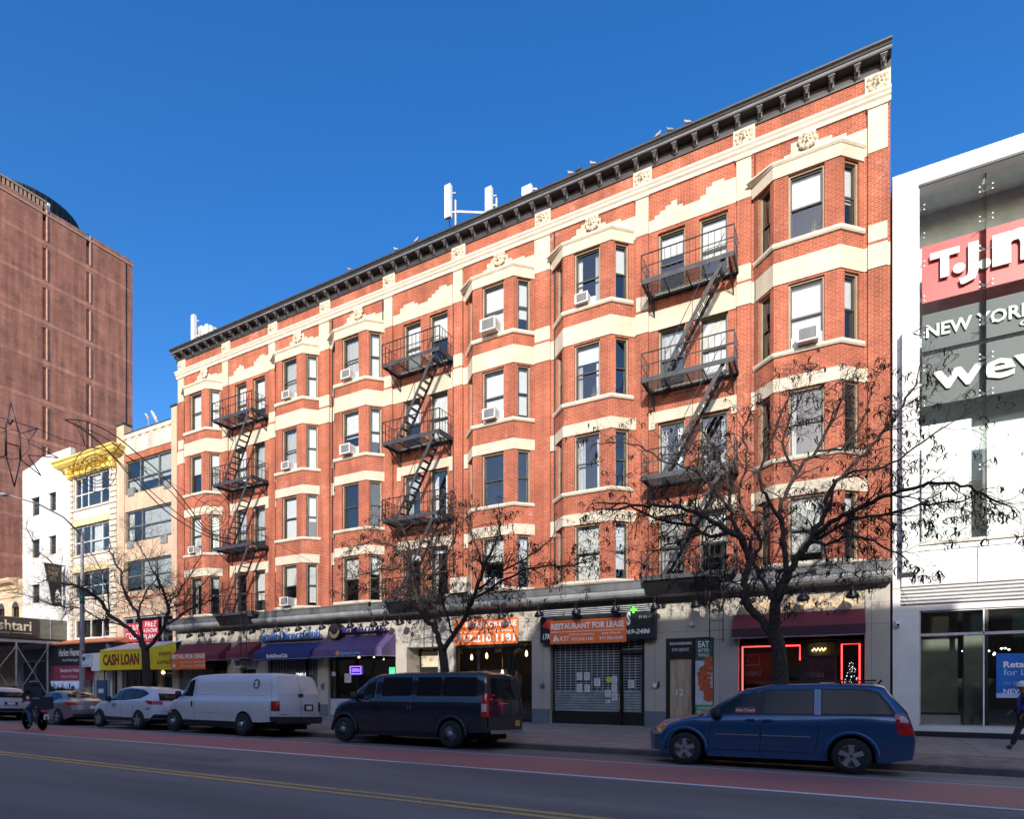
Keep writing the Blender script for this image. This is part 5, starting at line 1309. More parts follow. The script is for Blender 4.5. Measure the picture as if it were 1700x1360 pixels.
yd = FD + .9; xx = X(697, yd); m = MB().use(M_BLACK).box(xx, b, yd, yd + .1, .15, 3.34); m.use(M_CREAMD)
m.box(xx + .12, b - .1, yd - .03, yd, 2.5, 3.2); m.box(xx + .18, b - .15, yd - .03, yd, .3, 2.25); m.build('entrance_door', None, BLD)
# 5 glazed shop with hanging lamps
a, b = op(5); xd = X(846)
grid_window(BLD, a + .04, xd, .5, 3.4, FD + .12, M_BLACK, (.42, .96), (), .09, 'shop_window', gm=M_SHOPG); grid_window(BLD, xd + .03, b - .04, .2, 3.4, FD + .18, M_BLACK, (), (), .09, 'shop_door', gm=M_SHOPG)
for i, (px, z, lab) in enumerate(((783, 2.9, 'brass pendant lamp nearest the doorway in the glazed shop'), (808, 2.95, 'brass pendant lamp in the middle of the glazed shop'), (834, 2.2, 'low brass pendant lamp beside the glazed shop door'), (874, 3.0, 'amber lamp glowing behind the glazed shop door'))):
    y = FD + .9; x = X(px, y); t = thing('pendant_lamp', lab, 'lamp', (x, y, z), 'pendant lamps in the glazed shop')
    MB().use(M_BULB).lathe([(0, -.14), (.05, -.10), (.06, .0), (.02, .12), (0, .13)], 10, (x, y, z)).build('bulb', None, t, smooth=True); MB().use(M_GOLD).tube([(x, y, z + .1), (x, y, 3.9)], .012, 5).build('stem', None, t)
M_GARM = mat('beige_clothing', (.50, .42, .33), rough=.9, var=.3, scale=5)
x = X(858, FD + 1.3); t = thing('mannequin', 'headless shop mannequin in a beige coat behind the glazed shop door', 'mannequin', (x, FD + 1.3, .2))
MB().use(M_GARM).lathe([(.14, .9), (.24, 1.0), (.2, 1.35), (.25, 1.7), (.22, 1.85), (.07, 1.95), (.06, 2.05), (0, 2.06)], 14, (x, FD + 1.3, .2)).build('torso', None, t, smooth=True); MB().use(M_BLACK).tube([(x, FD + 1.3, .2), (x, FD + 1.3, 1.1)], .03, 6).lathe([(.2, 0), (.2, .03), (0, .04)], 14, (x, FD + 1.3, .16)).build('stand', None, t)
# 6 shuttered restaurant
a, b = op(6)
MB().use(M_BLACK).box(a, b, FD + .2, FD + .3, .12, .62).box(a, b, FD + .35, FD + .4, .6, 3.45).build('stall_riser', None, BLD)
s0, s1, s2, s3 = X(919), X(1026), X(1033.5), X(1063)
shutter(s0, s1, .64, 3.4, FD + .16); shutter(s2, s3, .64, 2.82, FD + .16); shutter(s2 - .05, s3 + .05, 2.98, 3.42, FD + .10, solid=0)
MB().use(M_BLACK).box(s1 + .06, s2 - .06, FD + .02, FD + .2, .15, 3.4).box(s2 - .07, s3 + .07, FD + .0, FD + .14, 2.83, 2.97).box(s3 + .07, b - .01, FD + .02, FD + .2, .15, 2.9).build('door_frame', None, BLD)
MB().use(M_GOLD).tube([(X(1028.5), FD - .03, .75), (X(1028.5), FD - .03, 1.35)], .02, 6).build('door_handle', None, BLD)
N = [(957.5, 966.5, 1117, 1130, 'upper left of the four square notices on the big shutter'), (970, 979, 1117, 1130, 'upper right of the four square notices on the big shutter'),
     (957.5, 966.5, 1136, 1149.5, 'lower left of the four square notices on the big shutter'), (970.5, 979.5, 1137, 1149.5, 'lower right of the four square notices on the big shutter'),
     (986.5, 996.5, 1127, 1140, 'single notice just right of the four square notices'), (1004.5, 1014, 1146, 1157.5, 'bold printed notice low on the big shutter'), (1006, 1013, 1162, 1168, 'smallest notice at the foot of the big shutter'),
     (1016, 1024.5, 1123, 1136, 'top sheet of the column of papers by the shutter edge'), (1015.5, 1024.5, 1137, 1149.5, 'middle sheet of the column of papers by the shutter edge'), (1016, 1025, 1151, 1164, 'bottom sheet of the column of papers by the shutter edge'),
     (1043, 1053, 1130, 1143, 'single notice on the narrow door shutter')]
for p0, p1, q0, q1, lab in N: notice(p0, p1, q0, q1, FD + .135, lab)
M_YST = mat('yellow_sticker', (.65, .66, .05), rough=.5); m = MB().use(M_YST); x, z = X(1011, FD + .13), H(1011, 1129, FD + .13)
m.face([(x + (.13 if i % 2 else .1) * math.cos(i * math.tau / 16), FD + .128, z + (.13 if i % 2 else .1) * math.sin(i * math.tau / 16)) for i in range(16)]); m.use(M_ACG).box(x - .06, x + .06, FD + .1265, FD + .1275, z - .01, z + .01).box(x - .05, x + .05, FD + .1265, FD + .1275, z - .04, z - .025)
tag(m.build('round_sticker'), 'yellow round sticker beside the column of papers on the shutter', 'sticker')
def box_sign(name, lab, px0, px1, z0, z1, y0, y1, fm, cat='sign'):
    x0, x1 = X(px0, y0), X(px1, y0); t = thing(name, lab, cat, ((x0 + x1) / 2, FD, z0)); MB().use(fm).box(x0, x1, y0, y1, z0, z1).build('board', None, t); return t, x0, x1
yS = FD - .30
t, x0, x1 = box_sign('restaurant_sign', 'long black restaurant sign half hidden by the orange lease banner', 897, 1087, H(897, 1068, yS), H(897, 1026, yS) + .0, yS, FD - .002, M_SIGNB)
zs0, zs1 = H(897, 1068, yS), H(897, 1026, yS)
m = MB(); m.use(M_STEEL)
for k in range(4): m.box(x0, x1, yS + .02, yS + .10, zs1 + .03 + k * .07, zs1 + .06 + k * .07)
m.use(M_BLACK).box(x0, x1, yS + .11, FD - .003, zs1 + .001, zs1 + .32); m.build('louvred_top', None, t)
m = MB(); text_mb(m, '17K', X(901, yS), X(913, yS) + .05, zs0 + .12, zs0 + .34, front(yS), M_WHITE, .006, bold=.03, shear=.2); text_mb(m, 'S', X(1040, yS), X(1047, yS), zs0 + .52, zs1 + .02, front(yS), M_WHITE, .006, bold=.05)
text_mb(m, '646-969-2486', X(1016, yS), X(1079, yS), zs0 + .20, zs0 + .38, front(yS), M_WHITE, .006, bold=.03, shear=.2); text_mb(m, 'BY 383', X(1061, yS), X(1074, yS), zs1 - .24, zs1 - .14, front(yS), M_WHITE, .006, bold=.01)
GR = emit_mat('green_plus_light', (.12, .95, .05), 1.2); xg, zg = X(1052, yS), zs1 + .08; m.use(GR).box(xg - .035, xg + .035, yS - .02, yS, zg - .11, zg + .13).box(xg - .11, xg - .036, yS - .02, yS, zg - .03, zg + .04).box(xg + .036, xg + .12, yS - .02, yS, zg - .03, zg + .04)
for i, cc in enumerate(((.7, .1, .05), (.7, .5, .05), (.1, .5, .1), (.05, .3, .7))):
    mm = mat('rainbow_stripe_%d' % i, cc, rough=.4); q = X(1076, yS); m.use(mm).face([(q + i * .04 - .05, yS - .004, zs1 - .22), (q + i * .04, yS - .004, zs1 - .22), (q + .2 + i * .03, yS - .004, zs1 - .05), (q + .15 + i * .03, yS - .004, zs1 - .05)])
M_RCH = mat('red_logo', (.55, .03, .03), rough=.5); m.use(M_RCH).face([(x0 + .05, yS - .005, zs1 - .35), (x0 + .5, yS - .005, zs1 - .5), (x0 + .55, yS - .005, zs1 - .1), (x0 + .3, yS - .005, zs1 - .12)])
m.build('lettering', None, t)
M_ORG = mat('orange_banner', (.85, .17, .035), rough=.55, var=.08, scale=1.5); yB2 = FD - .36
def banner(px0, px1, py0, py1, y, lab, wavy=0.0):
    """sagging lease banner; returns root, x0, x1, z0, z1 and a place() that follows its surface"""
    x0, x1 = X(px0, y), X(px1, y); z1, z0 = H(px0, py0, y), H(px0, py1, y)
    z1b, z0b = H(px1, py0 - (py0 - 1138) * 0, y), 0
    t = thing('lease_banner', lab, 'banner', ((x0 + x1) / 2, y, z0), 'orange lease banners')
    def yo(a, b): return y - wavy * (math.sin(a * 9) * .5 + math.sin(a * 17 + b * 4) * .3)
    m = MB().use(M_ORG, True); nx, nz = 24, 4; vs = []
    for j in range(nz + 1):
        for i in range(nx + 1): a, b = i / nx, j / nz; vs.append((x0 + (x1 - x0) * a, yo(a, b), z0 + (z1 - z0) * b))
    fs = [(j * (nx + 1) + i, j * (nx + 1) + i + 1, (j + 1) * (nx + 1) + i + 1, (j + 1) * (nx + 1) + i) for j in range(nz) for i in range(nx)]
    m.mesh(vs, fs); m.build('sheet', None, t)
    def pl(a, b, o=0.0): return (a, yo((a - x0) / (x1 - x0), (b - z0) / (z1 - z0)) - .004 - o - wavy * .08, b)
    return t, x0, x1, z0, z1, pl
t, x0, x1, z0, z1, F = banner(913, 1040, 1032, 1070.5, yB2, 'bright orange RESTAURANT FOR LEASE banner over the black sign', .012)
W_, H_ = x1 - x0, z1 - z0; m = MB()
text_mb(m, 'RESTAURANT FOR LEASE', x0 + .05, x1 - .08, z0 + H_ * .62, z0 + H_ * .88, F, M_WHITE, .003, bold=.04); m.use(M_WHITE)
n = 20
for i in range(n): xa, xb = x0 + .03 + (W_ - .1) * i / n, x0 + .03 + (W_ - .1) * (i + 1) / n; m.face([F(xa, z0 + H_ * .50), F(xb, z0 + H_ * .50), F(xb, z0 + H_ * .525), F(xa, z0 + H_ * .525)])
m.face([F(x0 + .12, z0 + H_ * .12), F(x0 + .26, z0 + H_ * .12), F(x0 + .30, z0 + H_ * .26), F(x0 + .22, z0 + H_ * .42)]); m.face([F(x0 + .30, z0 + H_ * .12), F(x0 + .42, z0 + H_ * .12), F(x0 + .30, z0 + H_ * .34)])
text_mb(m, 'KST', x0 + .44, x0 + .82, z0 + H_ * .12, z0 + H_ * .32, F, M_WHITE, .003, bold=.01)
text_mb(m, 'Sharon Kanovsky', x0 + W_ * .27, x0 + W_ * .60, z0 + H_ * .33, z0 + H_ * .43, F, M_WHITE, .003, bold=.02); text_mb(m, '917.210.1181', x0 + W_ * .29, x0 + W_ * .58, z0 + H_ * .12, z0 + H_ * .25, F, M_WHITE, .003, bold=.02)
text_mb(m, 'Jack Khaski', x0 + W_ * .69, x0 + W_ * .93, z0 + H_ * .33, z0 + H_ * .43, F, M_WHITE, .003, bold=.02); text_mb(m, '917.355.0559', x0 + W_ * .66, x0 + W_ * .96, z0 + H_ * .12, z0 + H_ * .25, F, M_WHITE, .003, bold=.02)
m.build('lettering', None, t)
t, x0, x1, z0, z1, F = banner(754.5, 860, 1031, 1072.5, FD - .10, 'orange RETAIL FOR LEASE banner with a large phone number behind the middle tree', .006); W_, H_ = x1 - x0, z1 - z0; m = MB()
text_mb(m, 'RETAIL FOR LEASE', x0 + W_ * .18, x1 - .08, z0 + H_ * .68, z0 + H_ * .90, F, M_WHITE, .003, bold=.04); text_mb(m, '917.210.1181', x0 + .12, x1 - .14, z0 + H_ * .10, z0 + H_ * .40, F, M_WHITE, .003, bold=.03)
text_mb(m, 'Sharon Kanovsky  @ KST  Jack Khaski', x0 + W_ * .05, x1 - W_ * .05, z0 + H_ * .47, z0 + H_ * .56, F, M_WHITE, .003, bold=.01); m.build('lettering', None, t)
MB().use(M_BLACK).box(x0, x1 + .3, FD - .03, FD, z0 - .12, z0 - .03).build('header_rail', None, BLD)
# 7 side door with plywood, poster
a, b = op(7); z1 = 3.33; m = MB().use(M_BLACK)
xm = X(1153)
m.box(a, a + .12, FD + .0, FD + .2, .15, z1); m.box(xm - .1, xm, FD, FD + .2, .15, z1); m.box(a + .12, xm - .1, FD, FD + .2, .15, .5); m.box(a + .12, xm - .1, FD + .0, FD + .2, 2.62, 2.75); m.box(a + .12, xm - .1, FD + .02, FD + .2, 2.75, 3.1); m.box(a + .12, xm - .1, FD, FD + .2, 3.22, z1); m.box(b - .03, b, FD, FD + .2, .15, z1)
fr = m.build('door_frame', None, BLD)
M_PLY = mat('plywood', (.42, .33, .23), rough=.85, var=.25, scale=6, streak=True)
m = MB().use(M_PLY).box(a + .13, xm - .11, FD + .08, FD + .1, .5, 2.62); text_mb(m, '12', a + .35, a + .6, 1.3, 1.55, front(FD + .079), M_WHITE, .001, stretch=False); m.build('plywood_panel', None, BLD)
m = MB(); text_mb(m, '17 W 125TH ST.', a + .22, xm - .18, 2.86, 2.98, front(FD + .018), M_PAPER, .001, bold=.02); m.use(M_STEEL).box(a + .12, xm - .1, FD + .05, FD + .1, 3.1, 3.2); m.build('address_lettering', None, BLD)
x0, x1 = xm + .02, b - .04; t = thing('food_poster', 'tall EAT BETTER WINGS poster with chicken wings beside the plywood door', 'poster', ((x0 + x1) / 2, FD, .4))
M_PW = mat('poster_pale_blue', (.50, .56, .60), rough=.4, var=.1, scale=3); M_PDG = mat('poster_dark_green', (.03, .10, .07), rough=.4); M_PG = mat('poster_green', (.06, .33, .12), rough=.4)
m = MB().use(M_PW).box(x0, x1, FD + .03, FD + .05, .4, 3.28); m.use(M_PDG).box(x0, x1, FD + .027, FD + .0299, 2.52, 3.28); m.use(M_PG).box(x0, x1, FD + .027, FD + .0299, .4, .98); m.build('sheet', None, t)
m = MB(); Fp = front(FD + .026); text_mb(m, 'EAT', x0 + .1, x1 - .12, 2.98, 3.2, Fp, M_WHITE, .001, bold=.025); text_mb(m, 'BETTER', x0 + .1, x1 - .12, 2.82, 2.93, Fp, M_WHITE, .001, bold=.01); text_mb(m, 'WINGS', x0 + .1, x1 - .12, 2.65, 2.77, Fp, M_WHITE, .001, bold=.01)
text_mb(m, 'HORMONE FREE', x0 + .06, x1 - .1, .82, .9, Fp, M_WHITE, .001, bold=.01); text_mb(m, 'ORGANIC', x0 + .06, x1 - .1, .66, .77, Fp, M_WHITE, .001, bold=.02); m.build('lettering', None, t)
M_WING = mat('wing_brown', (.45, .09, .03), rough=.5, var=.4, scale=8); m = MB().use(M_WING)
for i in range(9):
    cx_ = x0 + (x1 - x0) * (.78 if i in (0, 1, 7, 8) else (.55 if i in (2, 6) else .42)); cz = 2.55 - i * .165; r = .14
    m.face([(min(x1 - .005, cx_ + r * 1.35 * math.cos(a_ * .628) * rs.uniform(.8, 1.1)), FD + .0255 - i * .0004, cz + r * math.sin(a_ * .628) * rs.uniform(.8, 1.1)) for a_ in range(10)])
    m.face([(min(x1 - .005, cx_ + .2 + .1 * math.cos(a_ * .785)), FD + .0205 - i * .0004, cz - .06 + .08 * math.sin(a_ * .785)) for a_ in range(8)])
m.build('wing_picture', None, t)
# small fittings on the wall
for i, (px, py, w_, h_, mm, nm, lab) in enumerate(((1088, 1139, .12, .16, M_WHITE, 'intercom', 'small pale intercom box left of the plywood door'), (1094, 1137, .05, .22, M_BLACK, 'pipe_fitting', 'black pipe fitting beside the pale intercom box'), (901, 1139, .15, .16, M_BASE, 'standpipe', 'dark blue siamese pipe cap left of the big shutter'), (1149, 1037, .16, .1, M_PALE, 'flood_light', 'small pale flood light over the plywood door'), (537, 1140, .14, .3, M_BASE, 'standpipe', 'grey siamese pipe beside the cookie shop'))):
    x, z = X(px), H(px, py); t = thing(nm, lab, nm.replace('_', ' '), (x, FD - .02, z)); MB().use(mm).lathe([(w_ * .5, -.14), (w_ * .5, -.02), (w_ * .3, 0)], 10, (x, FD, z), 'y').box(x - w_ / 2, x + w_ / 2, FD - .06, FD, z - h_ / 2, z + h_ / 2).build('housing', None, t)
# 8 red neon restaurant
a, b = op(8); m = MB().use(M_BLACK)
zt = 3.1; xa, xb, xc = X(1231), X(1330), X(1394)
grid_window(BLD, a + .05, xb, .5, zt, FD + .15, M_BLACK, (), (), .08, 'shop_window', gm=M_SHOPG); grid_window(BLD, xb + .02, xc - .06, .2, zt, FD + .2, M_BLACK, (.12,), (.78,), .07, 'shop_door', gm=M_SHOPG); grid_window(BLD, xc, b - .05, .5, zt, FD + .15, M_BLACK, (), (), .08, 'shop_window', gm=M_SHOPG)
MB().use(M_BLACK).box(a, b, FD + .12, FD + .3, .12, .5).build('stall_riser', None, BLD)
NEON = emit_mat('red_neon', (1, .035, .03), 5.5)
def neon(pts, lab):
    m = MB().use(NEON, True).tube([(x, FD + .10, z) for x, z in pts], .022, 6); tag(m.build('neon_tube'), lab, 'neon tube', 'red neon frames of the restaurant')
neon([(xa + .02, .7), (xa + .02, zt - .14), (xb - .04, zt - .14), (xb - .04, zt - .62)], 'red neon tube framing the wide left window of the restaurant')
neon([(xc + .06, .7), (xc + .06, zt - .14), (b - .14, zt - .14), (b - .14, .7)], 'red neon tube framing the narrow right window of the restaurant')
M_DRED = mat('dark_red_wall', (.40, .05, .04), rough=.7); M_DPUR = mat('dim_purple_wall', (.24, .07, .15), rough=.7); M_DGRN = mat('green_grey_wall', (.12, .13, .09), rough=.8)
yb = FD + .9
MB().use(M_DRED).box(xa, X(1280), yb, yb + .05, 1.7, 2.8).use(M_DPUR).box(X(1328), xc - .1, yb, yb + .05, 1.75, 2.65).use(M_DGRN).box(X(1284), X(1326), yb + .2, yb + .25, 1.9, 3.1).box(X(1340), xc, yb + .2, yb + .25, 2.66, 3.2).build('dining_room_wall', None, BLD)
m = MB(); text_mb(m, 'EMBRO', X(1236, yb), X(1264, yb), 1.98, 2.14, front(yb - .01), M_PAPER, .002, bold=.0, mirror=True); q = X(1236, yb)
m.use(M_PAPER); 
for (u0, u1, v0_, v1_) in ((0, .5, 2.35, 2.38), (0, .5, 2.7, 2.73), (.47, .5, 2.38, 2.7)): m.box(q + u0, q + u1, yb - .012, yb - .008, v0_, v1_)
m.tube([(q + .2 + .1 * math.cos(t_ * .5), yb - .01, 2.54 + .1 * math.sin(t_ * .5)) for t_ in range(13)], .018, 4)
text_mb(m, 'Delicias', X(1328, yb) + .02, xc - .45, 1.93, 2.15, front(yb - .01), M_PAPER, .002); tag(m.build('window_lettering'), 'pale reversed lettering and camera outline inside the neon restaurant', 'sign')
t = thing('chandelier', 'small chandelier of warm candle bulbs over the restaurant door', 'chandelier', (X(1358, yb), yb, 2.85)); m = MB().use(M_BULB)
for i in range(8): m.lathe([(0, -.03), (.03, 0), (0, .05)], 6, (X(1349 + i * 3, yb), yb + .02 * (i % 3), 2.82 + .05 * (i % 2)))
m.build('bulbs', None, t); MB().use(M_GOLD).tube([(X(1348, yb), yb, 2.77), (X(1358, yb), yb, 2.72), (X(1372, yb), yb, 2.77)], .012, 4).tube([(X(1360, yb), yb, 2.74), (X(1360, yb), yb, 3.2)], .01, 4).build('arms', None, t)
t = thing('christmas_tree', 'decorated Christmas tree with fairy lights in the narrow right restaurant window', 'tree', (X(1414, FD + .7), FD + .7, .3)); m = MB().use(mat('dark_fir', (.02, .045, .025), rough=.9))
cx_ = X(1414, FD + .7)
for i in range(420):
    h = rs.random(); r = .36 * (1 - h) + .03; a_ = rs.uniform(0, 6.28); p = Vector((cx_ + r * math.cos(a_), FD + .7 + r * math.sin(a_), .8 + 1.65 * h)); d = Vector((math.cos(a_), math.sin(a_), -.3)) * .12; s_ = Vector((-math.sin(a_), math.cos(a_), 0)) * .03; m.face([p - s_, p + s_, p + d])
m.build('crown', None, t); m = MB().use(emit_mat('fairy_lights', (.9, .95, 1), 3))
for i in range(70): h = rs.random(); r = .38 * (1 - h) + .05; a_ = rs.uniform(3.3, 6.1); c_ = (cx_ + r * math.cos(a_), FD + .7 + r * math.sin(a_), .8 + 1.6 * h); m.box(c_[0] - .008, c_[0] + .008, c_[1] - .008, c_[1] + .008, c_[2] - .008, c_[2] + .008)
m.build('fairy_lights', None, t); MB().use(M_BLACK).tube([(cx_, FD + .7, .3), (cx_, FD + .7, 2.3)], .03, 6).build('trunk', None, t)
x = X(1373, FD + .1); tag(MB().use(M_PAPER).box(x - .2, x + .2, FD + .14, FD + .16, .9, 1.75).use(M_BLACK).box(x - .1, x + .1, FD + .135, FD + .139, 1.3, 1.5).build('menu_board'), 'pale menu board in the restaurant doorway', 'menu board')

# awnings
def awning(name, lab, px0, px1, zt, zb, dep, fm, val=.25, vm=None):
    y = FD - dep; x0, x1 = X(px0, y), X(px1, y)
    t = thing(name, lab, 'awning', ((x0 + x1) / 2, FD, zb)); m = MB().use(fm)
    m.face([(x0, y, zb + val), (x1, y, zb + val), (x1, FD - .01, zt), (x0, FD - .01, zt)]); m.use(vm or fm).face([(x0, y, zb), (x1, y, zb), (x1, y, zb + val), (x0, y, zb + val)]); m.use(fm)
    for x in (x0, x1): m.face([(x, y, zb), (x, y, zb + val), (x, FD - .01, zt), (x, FD - .01, zb + val), (x, FD - .01, zb)])
    m.face([(x0, y + .01, zb), (x1, y + .01, zb), (x1, FD - .02, zt - .05), (x0, FD - .02, zt - .05)])
    m.build('canopy', None, t)
    f = MB().use(M_STEEL); f.tube([(x0, FD, zb), (x0, y, zb), (x1, y, zb), (x1, FD, zb)], .014, 5); f.build('frame', None, t)
    return t, x0, x1, y
M_MAR = mat('maroon_canvas', (.17, .030, .045), rough=.8, var=.12, scale=2); M_NAVY = mat('navy_canvas', (.022, .032, .15), rough=.7, var=.1); M_PURP = mat('purple_canvas', (.10, .062, .17), rough=.6, var=.2, scale=2)
M_BLUET = mat('blue_sign_letters', (.07, .16, .50), rough=.4); M_PURT = mat('purple_sign_letters', (.045, .02, .16), rough=.5)
t, x0, x1, y = awning('restaurant_awning', 'maroon canvas awning over the red neon restaurant', 1215, 1437, H(1215, 1026) + .08, 3.22, .45, M_MAR, .32, mat('dark_maroon_valance', (.055, .018, .03), rough=.8))
t, x0, x1, y = awning('maroon_awning', 'faded maroon awning beside the yellow awning with a lease banner hung on it', 283, 362, 4.0, 3.0, .8, M_MAR, .3)
m = MB(); text_mb(m, 'RESTAURANT', X(327), X(358), 4.02, 4.14, front(FD), M_BASE, .02); tag(m.build('wall_lettering'), 'small dark wall lettering above the faded maroon awning', 'lettering')
t, x0, x1, y = awning('maroon_awning', 'small maroon awning over the narrow door left of the blue awning', 375, 412, 3.95, 3.05, .8, M_MAR, .3)
t, x0, x1, y = awning('blue_awning', 'navy blue awning with white club lettering', 420, 514, 3.8, 2.95, .9, M_NAVY, .35)
m = MB(); text_mb(m, 'SmileDirectClub', x0 + 1.0, x0 + 2.5, 3.02, 3.22, front(y - .003), M_WHITE, .003, bold=.03); q = quad_text((x1, y, 2.95), (x1, FD, 2.95), (x1, FD, 3.8), (x1, y, 3.3)); text_mb(m, 'smile', .1, .6, .12, .34, q, M_WHITE, .003, bold=.02); m.build('lettering', None, t)
t, x0, x1, y = awning('purple_awning', 'purple cookie shop awning with one end caught by the sun', 519, 634, 4.02, 2.98, .95, M_PURP, .32)
M_CYAN = mat('light_blue_print', (.15, .40, .70), rough=.5); M_ORGD = mat('orange_print', (.6, .25, .08))
m = MB(); text_mb(m, 'insomnia cookies', x0 + 1.75, x0 + 3.0, 3.06, 3.22, front(y - .003), M_CYAN, .003, bold=.02); m.use(M_ORGD).disc((x0 + 1.58, y - .004, 3.14), .12, 12); m.build('lettering', None, t)
t = thing('channel_letters', 'blue raised club lettering standing above the navy awning', 'sign', (X(485), FD - .2, 3.9)); m = MB()
ya = FD - .22; text_mb(m, 'SmileDirectClub', X(434, ya), X(532, ya), 3.95, 4.42, front(ya), M_BLUET, .05, bold=.01); m.build('lettering', None, t); MB().use(M_STEEL).box(X(434, ya), X(532, ya), ya + .01, FD, 3.96, 4.02).build('rail', None, t)
t = thing('channel_letters', 'purple raised cookie shop lettering with a round moon logo', 'sign', (X(600), FD - .2, 4.0)); m = MB()
text_mb(m, 'INSOMNIA COOKIES', X(568, ya), X(641, ya), 4.12, 4.40, front(ya), M_PURT, .05, bold=.01); m.build('lettering', None, t); xx = X(556, FD - .35)
m = MB().use(M_SIGNB).lathe([(.38, -.12), (.38, .3), (.0, .3)], 24, (xx, FD - .3, 4.22), 'y'); m.use(M_ORGD)
pts = [(xx + .33 * math.cos(a_), FD - .424, 4.22 + .33 * math.sin(a_)) for a_ in [R(200 + i * 14) for i in range(12)]]; pin = [(xx + .28 * math.cos(a_) + .02, FD - .424, 4.34 + .26 * math.sin(a_)) for a_ in [R(200 + i * 14) for i in range(12)]]
m.use(mat('cookie_tan', (.50, .34, .18)))
for i in range(11): m.face([pts[i], pts[i + 1], pin[i + 1], pin[i]])
m.build('logo_disc', None, t)
MB().use(M_BLACK).box(X(568, ya), X(641, ya), ya + .01, FD, 4.13, 4.17).build('rail', None, t)
# lease banner on the first maroon awning
t, x0, x1, z0, z1, F = banner(284.5, 341, 1086.5, 1112.5, FD - .86, 'faded orange RETAIL FOR LEASE banner hung from the maroon awning', .01); W_, H_ = x1 - x0, z1 - z0; m = MB()
text_mb(m, 'RETAIL FOR LEASE', x0 + .06, x1 - .04, z0 + H_ * .68, z0 + H_ * .95, F, M_WHITE, .003, bold=.04); text_mb(m, 'Sharon Kanovsky', x0 + W_ * .28, x0 + W_ * .62, z0 + H_ * .38, z0 + H_ * .48, F, M_WHITE, .003, bold=.01); text_mb(m, 'Jack Khaski', x0 + W_ * .68, x1 - .05, z0 + H_ * .38, z0 + H_ * .5, F, M_WHITE, .003, bold=.01)
text_mb(m, '917.210.1181', x0 + W_ * .3, x0 + W_ * .62, z0 + H_ * .15, z0 + H_ * .27, F, M_WHITE, .003, bold=.01); text_mb(m, '917.355.0559', x0 + W_ * .66, x1 - .05, z0 + H_ * .15, z0 + H_ * .28, F, M_WHITE, .003, bold=.01)
m.use(M_WHITE).face([F(x0 + .1, z0 + H_ * .15), F(x0 + .35, z0 + H_ * .15), F(x0 + .42, z0 + H_ * .25), F(x0 + .25, z0 + H_ * .45)]); m.build('lettering', None, t)
# worn gold lettering over the restaurant awning
M_GOLDW = mat('worn_gold_letters', (.62, .42, .20), rough=.6, var=.25, scale=8, dirt=(.45, .38, .3))
m = MB(); text_mb(m, 'LEWIS & BROOKS', X(1232), X(1432), H(1432, 1008), H(1432, 985), front(FD - .002), M_GOLDW, .02, bold=.05)
tag(m.build('wall_lettering'), 'worn gold letters on the wall above the restaurant awning', 'lettering')
# conduit wire along the fascia
m = MB().use(M_BLACK)
m.tube([(X(1320), FD - .02, H(1320, 988)), (X(1436), FD - .02, H(1436, 980)), (X(1436), FD - .02, H(1436, 1010))], .01, 4); m.tube([(X(540), FD - .02, 4.62), (X(1300), FD - .02, 4.66)], .008, 4); m.build('conduit', None, BLD)

# gooseneck lamps
def gooseneck():
    t = thing('gooseneck_lamp', '', 'wall lamp'); m = MB().use(M_IRON, True)
    m.lathe([(.07, 0), (.07, -.03), (.0, -.04)], 10, (0, 0, 0), 'y'); m.tube([(0, -.02, 0), (0, -.18, -.02), (0, -.34, .10), (0, -.46, .22), (0, -.58, .24), (0, -.64, .14), (0, -.66, .02)], .011, 5); m.build('arm', None, t)
    s = MB().use(M_BLACK, True); s.lathe([(.03, .10), (.045, .06), (.06, .0), (.13, -.06), (.165, -.13), (.16, -.135), (.12, -.07), (.0, -.01)], 14, (0, 0, 0)); o = s.build('lamp_shade', None, t); o.location = (0, -.66, 0); o.rotation_euler = (R(28), 0, 0)
    w = MB().use(M_CHROME, True); w.lathe([(.0, .02), (.035, 0), (.04, -.05), (.0, -.08)], 8, (0, 0, 0)); q = w.build('bulb', None, t); q.location = (0, -.63, -.05); return t
GL = [(335, 'leftmost gooseneck lamp, above the lease banner of the maroon awning'), (355, 'gooseneck lamp over the east end of the faded maroon awning'), (375, 'gooseneck lamp between the two maroon awnings'), (405, 'gooseneck lamp over the small maroon awning'),
      (439, 'gooseneck lamp at the start of the blue raised letters'), (480, 'gooseneck lamp over the middle of the blue raised letters'), (515, 'gooseneck lamp over the end of the blue raised letters'),
      (553, 'gooseneck lamp touching the round moon logo'), (600, 'gooseneck lamp over the middle of the purple letters'), (637, 'gooseneck lamp beyond the end of the purple letters'),
      (660, 'gooseneck lamp over the sunlit end of the purple awning'), (681, 'gooseneck lamp left of the recessed doorway, by the ladder'), (745, 'gooseneck lamp right of the middle drop ladder'), (795, 'gooseneck lamp over the left of the phone number banner'), (850, 'gooseneck lamp over the right of the phone number banner'), (908, 'gooseneck lamp by the left end of the black restaurant sign'),
      (968, 'gooseneck lamp over RESTAURANT on the orange banner'), (1033, 'gooseneck lamp over LEASE on the orange banner'), (1102, 'gooseneck lamp just right of the black restaurant sign'), (1170, 'gooseneck lamp left of the right drop ladder'),
      (1250, 'gooseneck lamp behind the right tree trunk'), (1338, 'gooseneck lamp over the middle of the gold letters'), (1417, 'rightmost gooseneck lamp, over the end of the gold letters')]
pg = gooseneck()
for i, (px, lab) in enumerate(GL):
    o = pg if i == 0 else copy_tree(pg)
    o.location = (X(px) , FD, 4.50); o.rotation_euler = (0, 0, R(rs.uniform(-8, 8)) - .12); o.scale = (1.2, 1.15, 1.25); tag(o, lab, 'wall lamp', 'gooseneck lamps along the shop fronts')
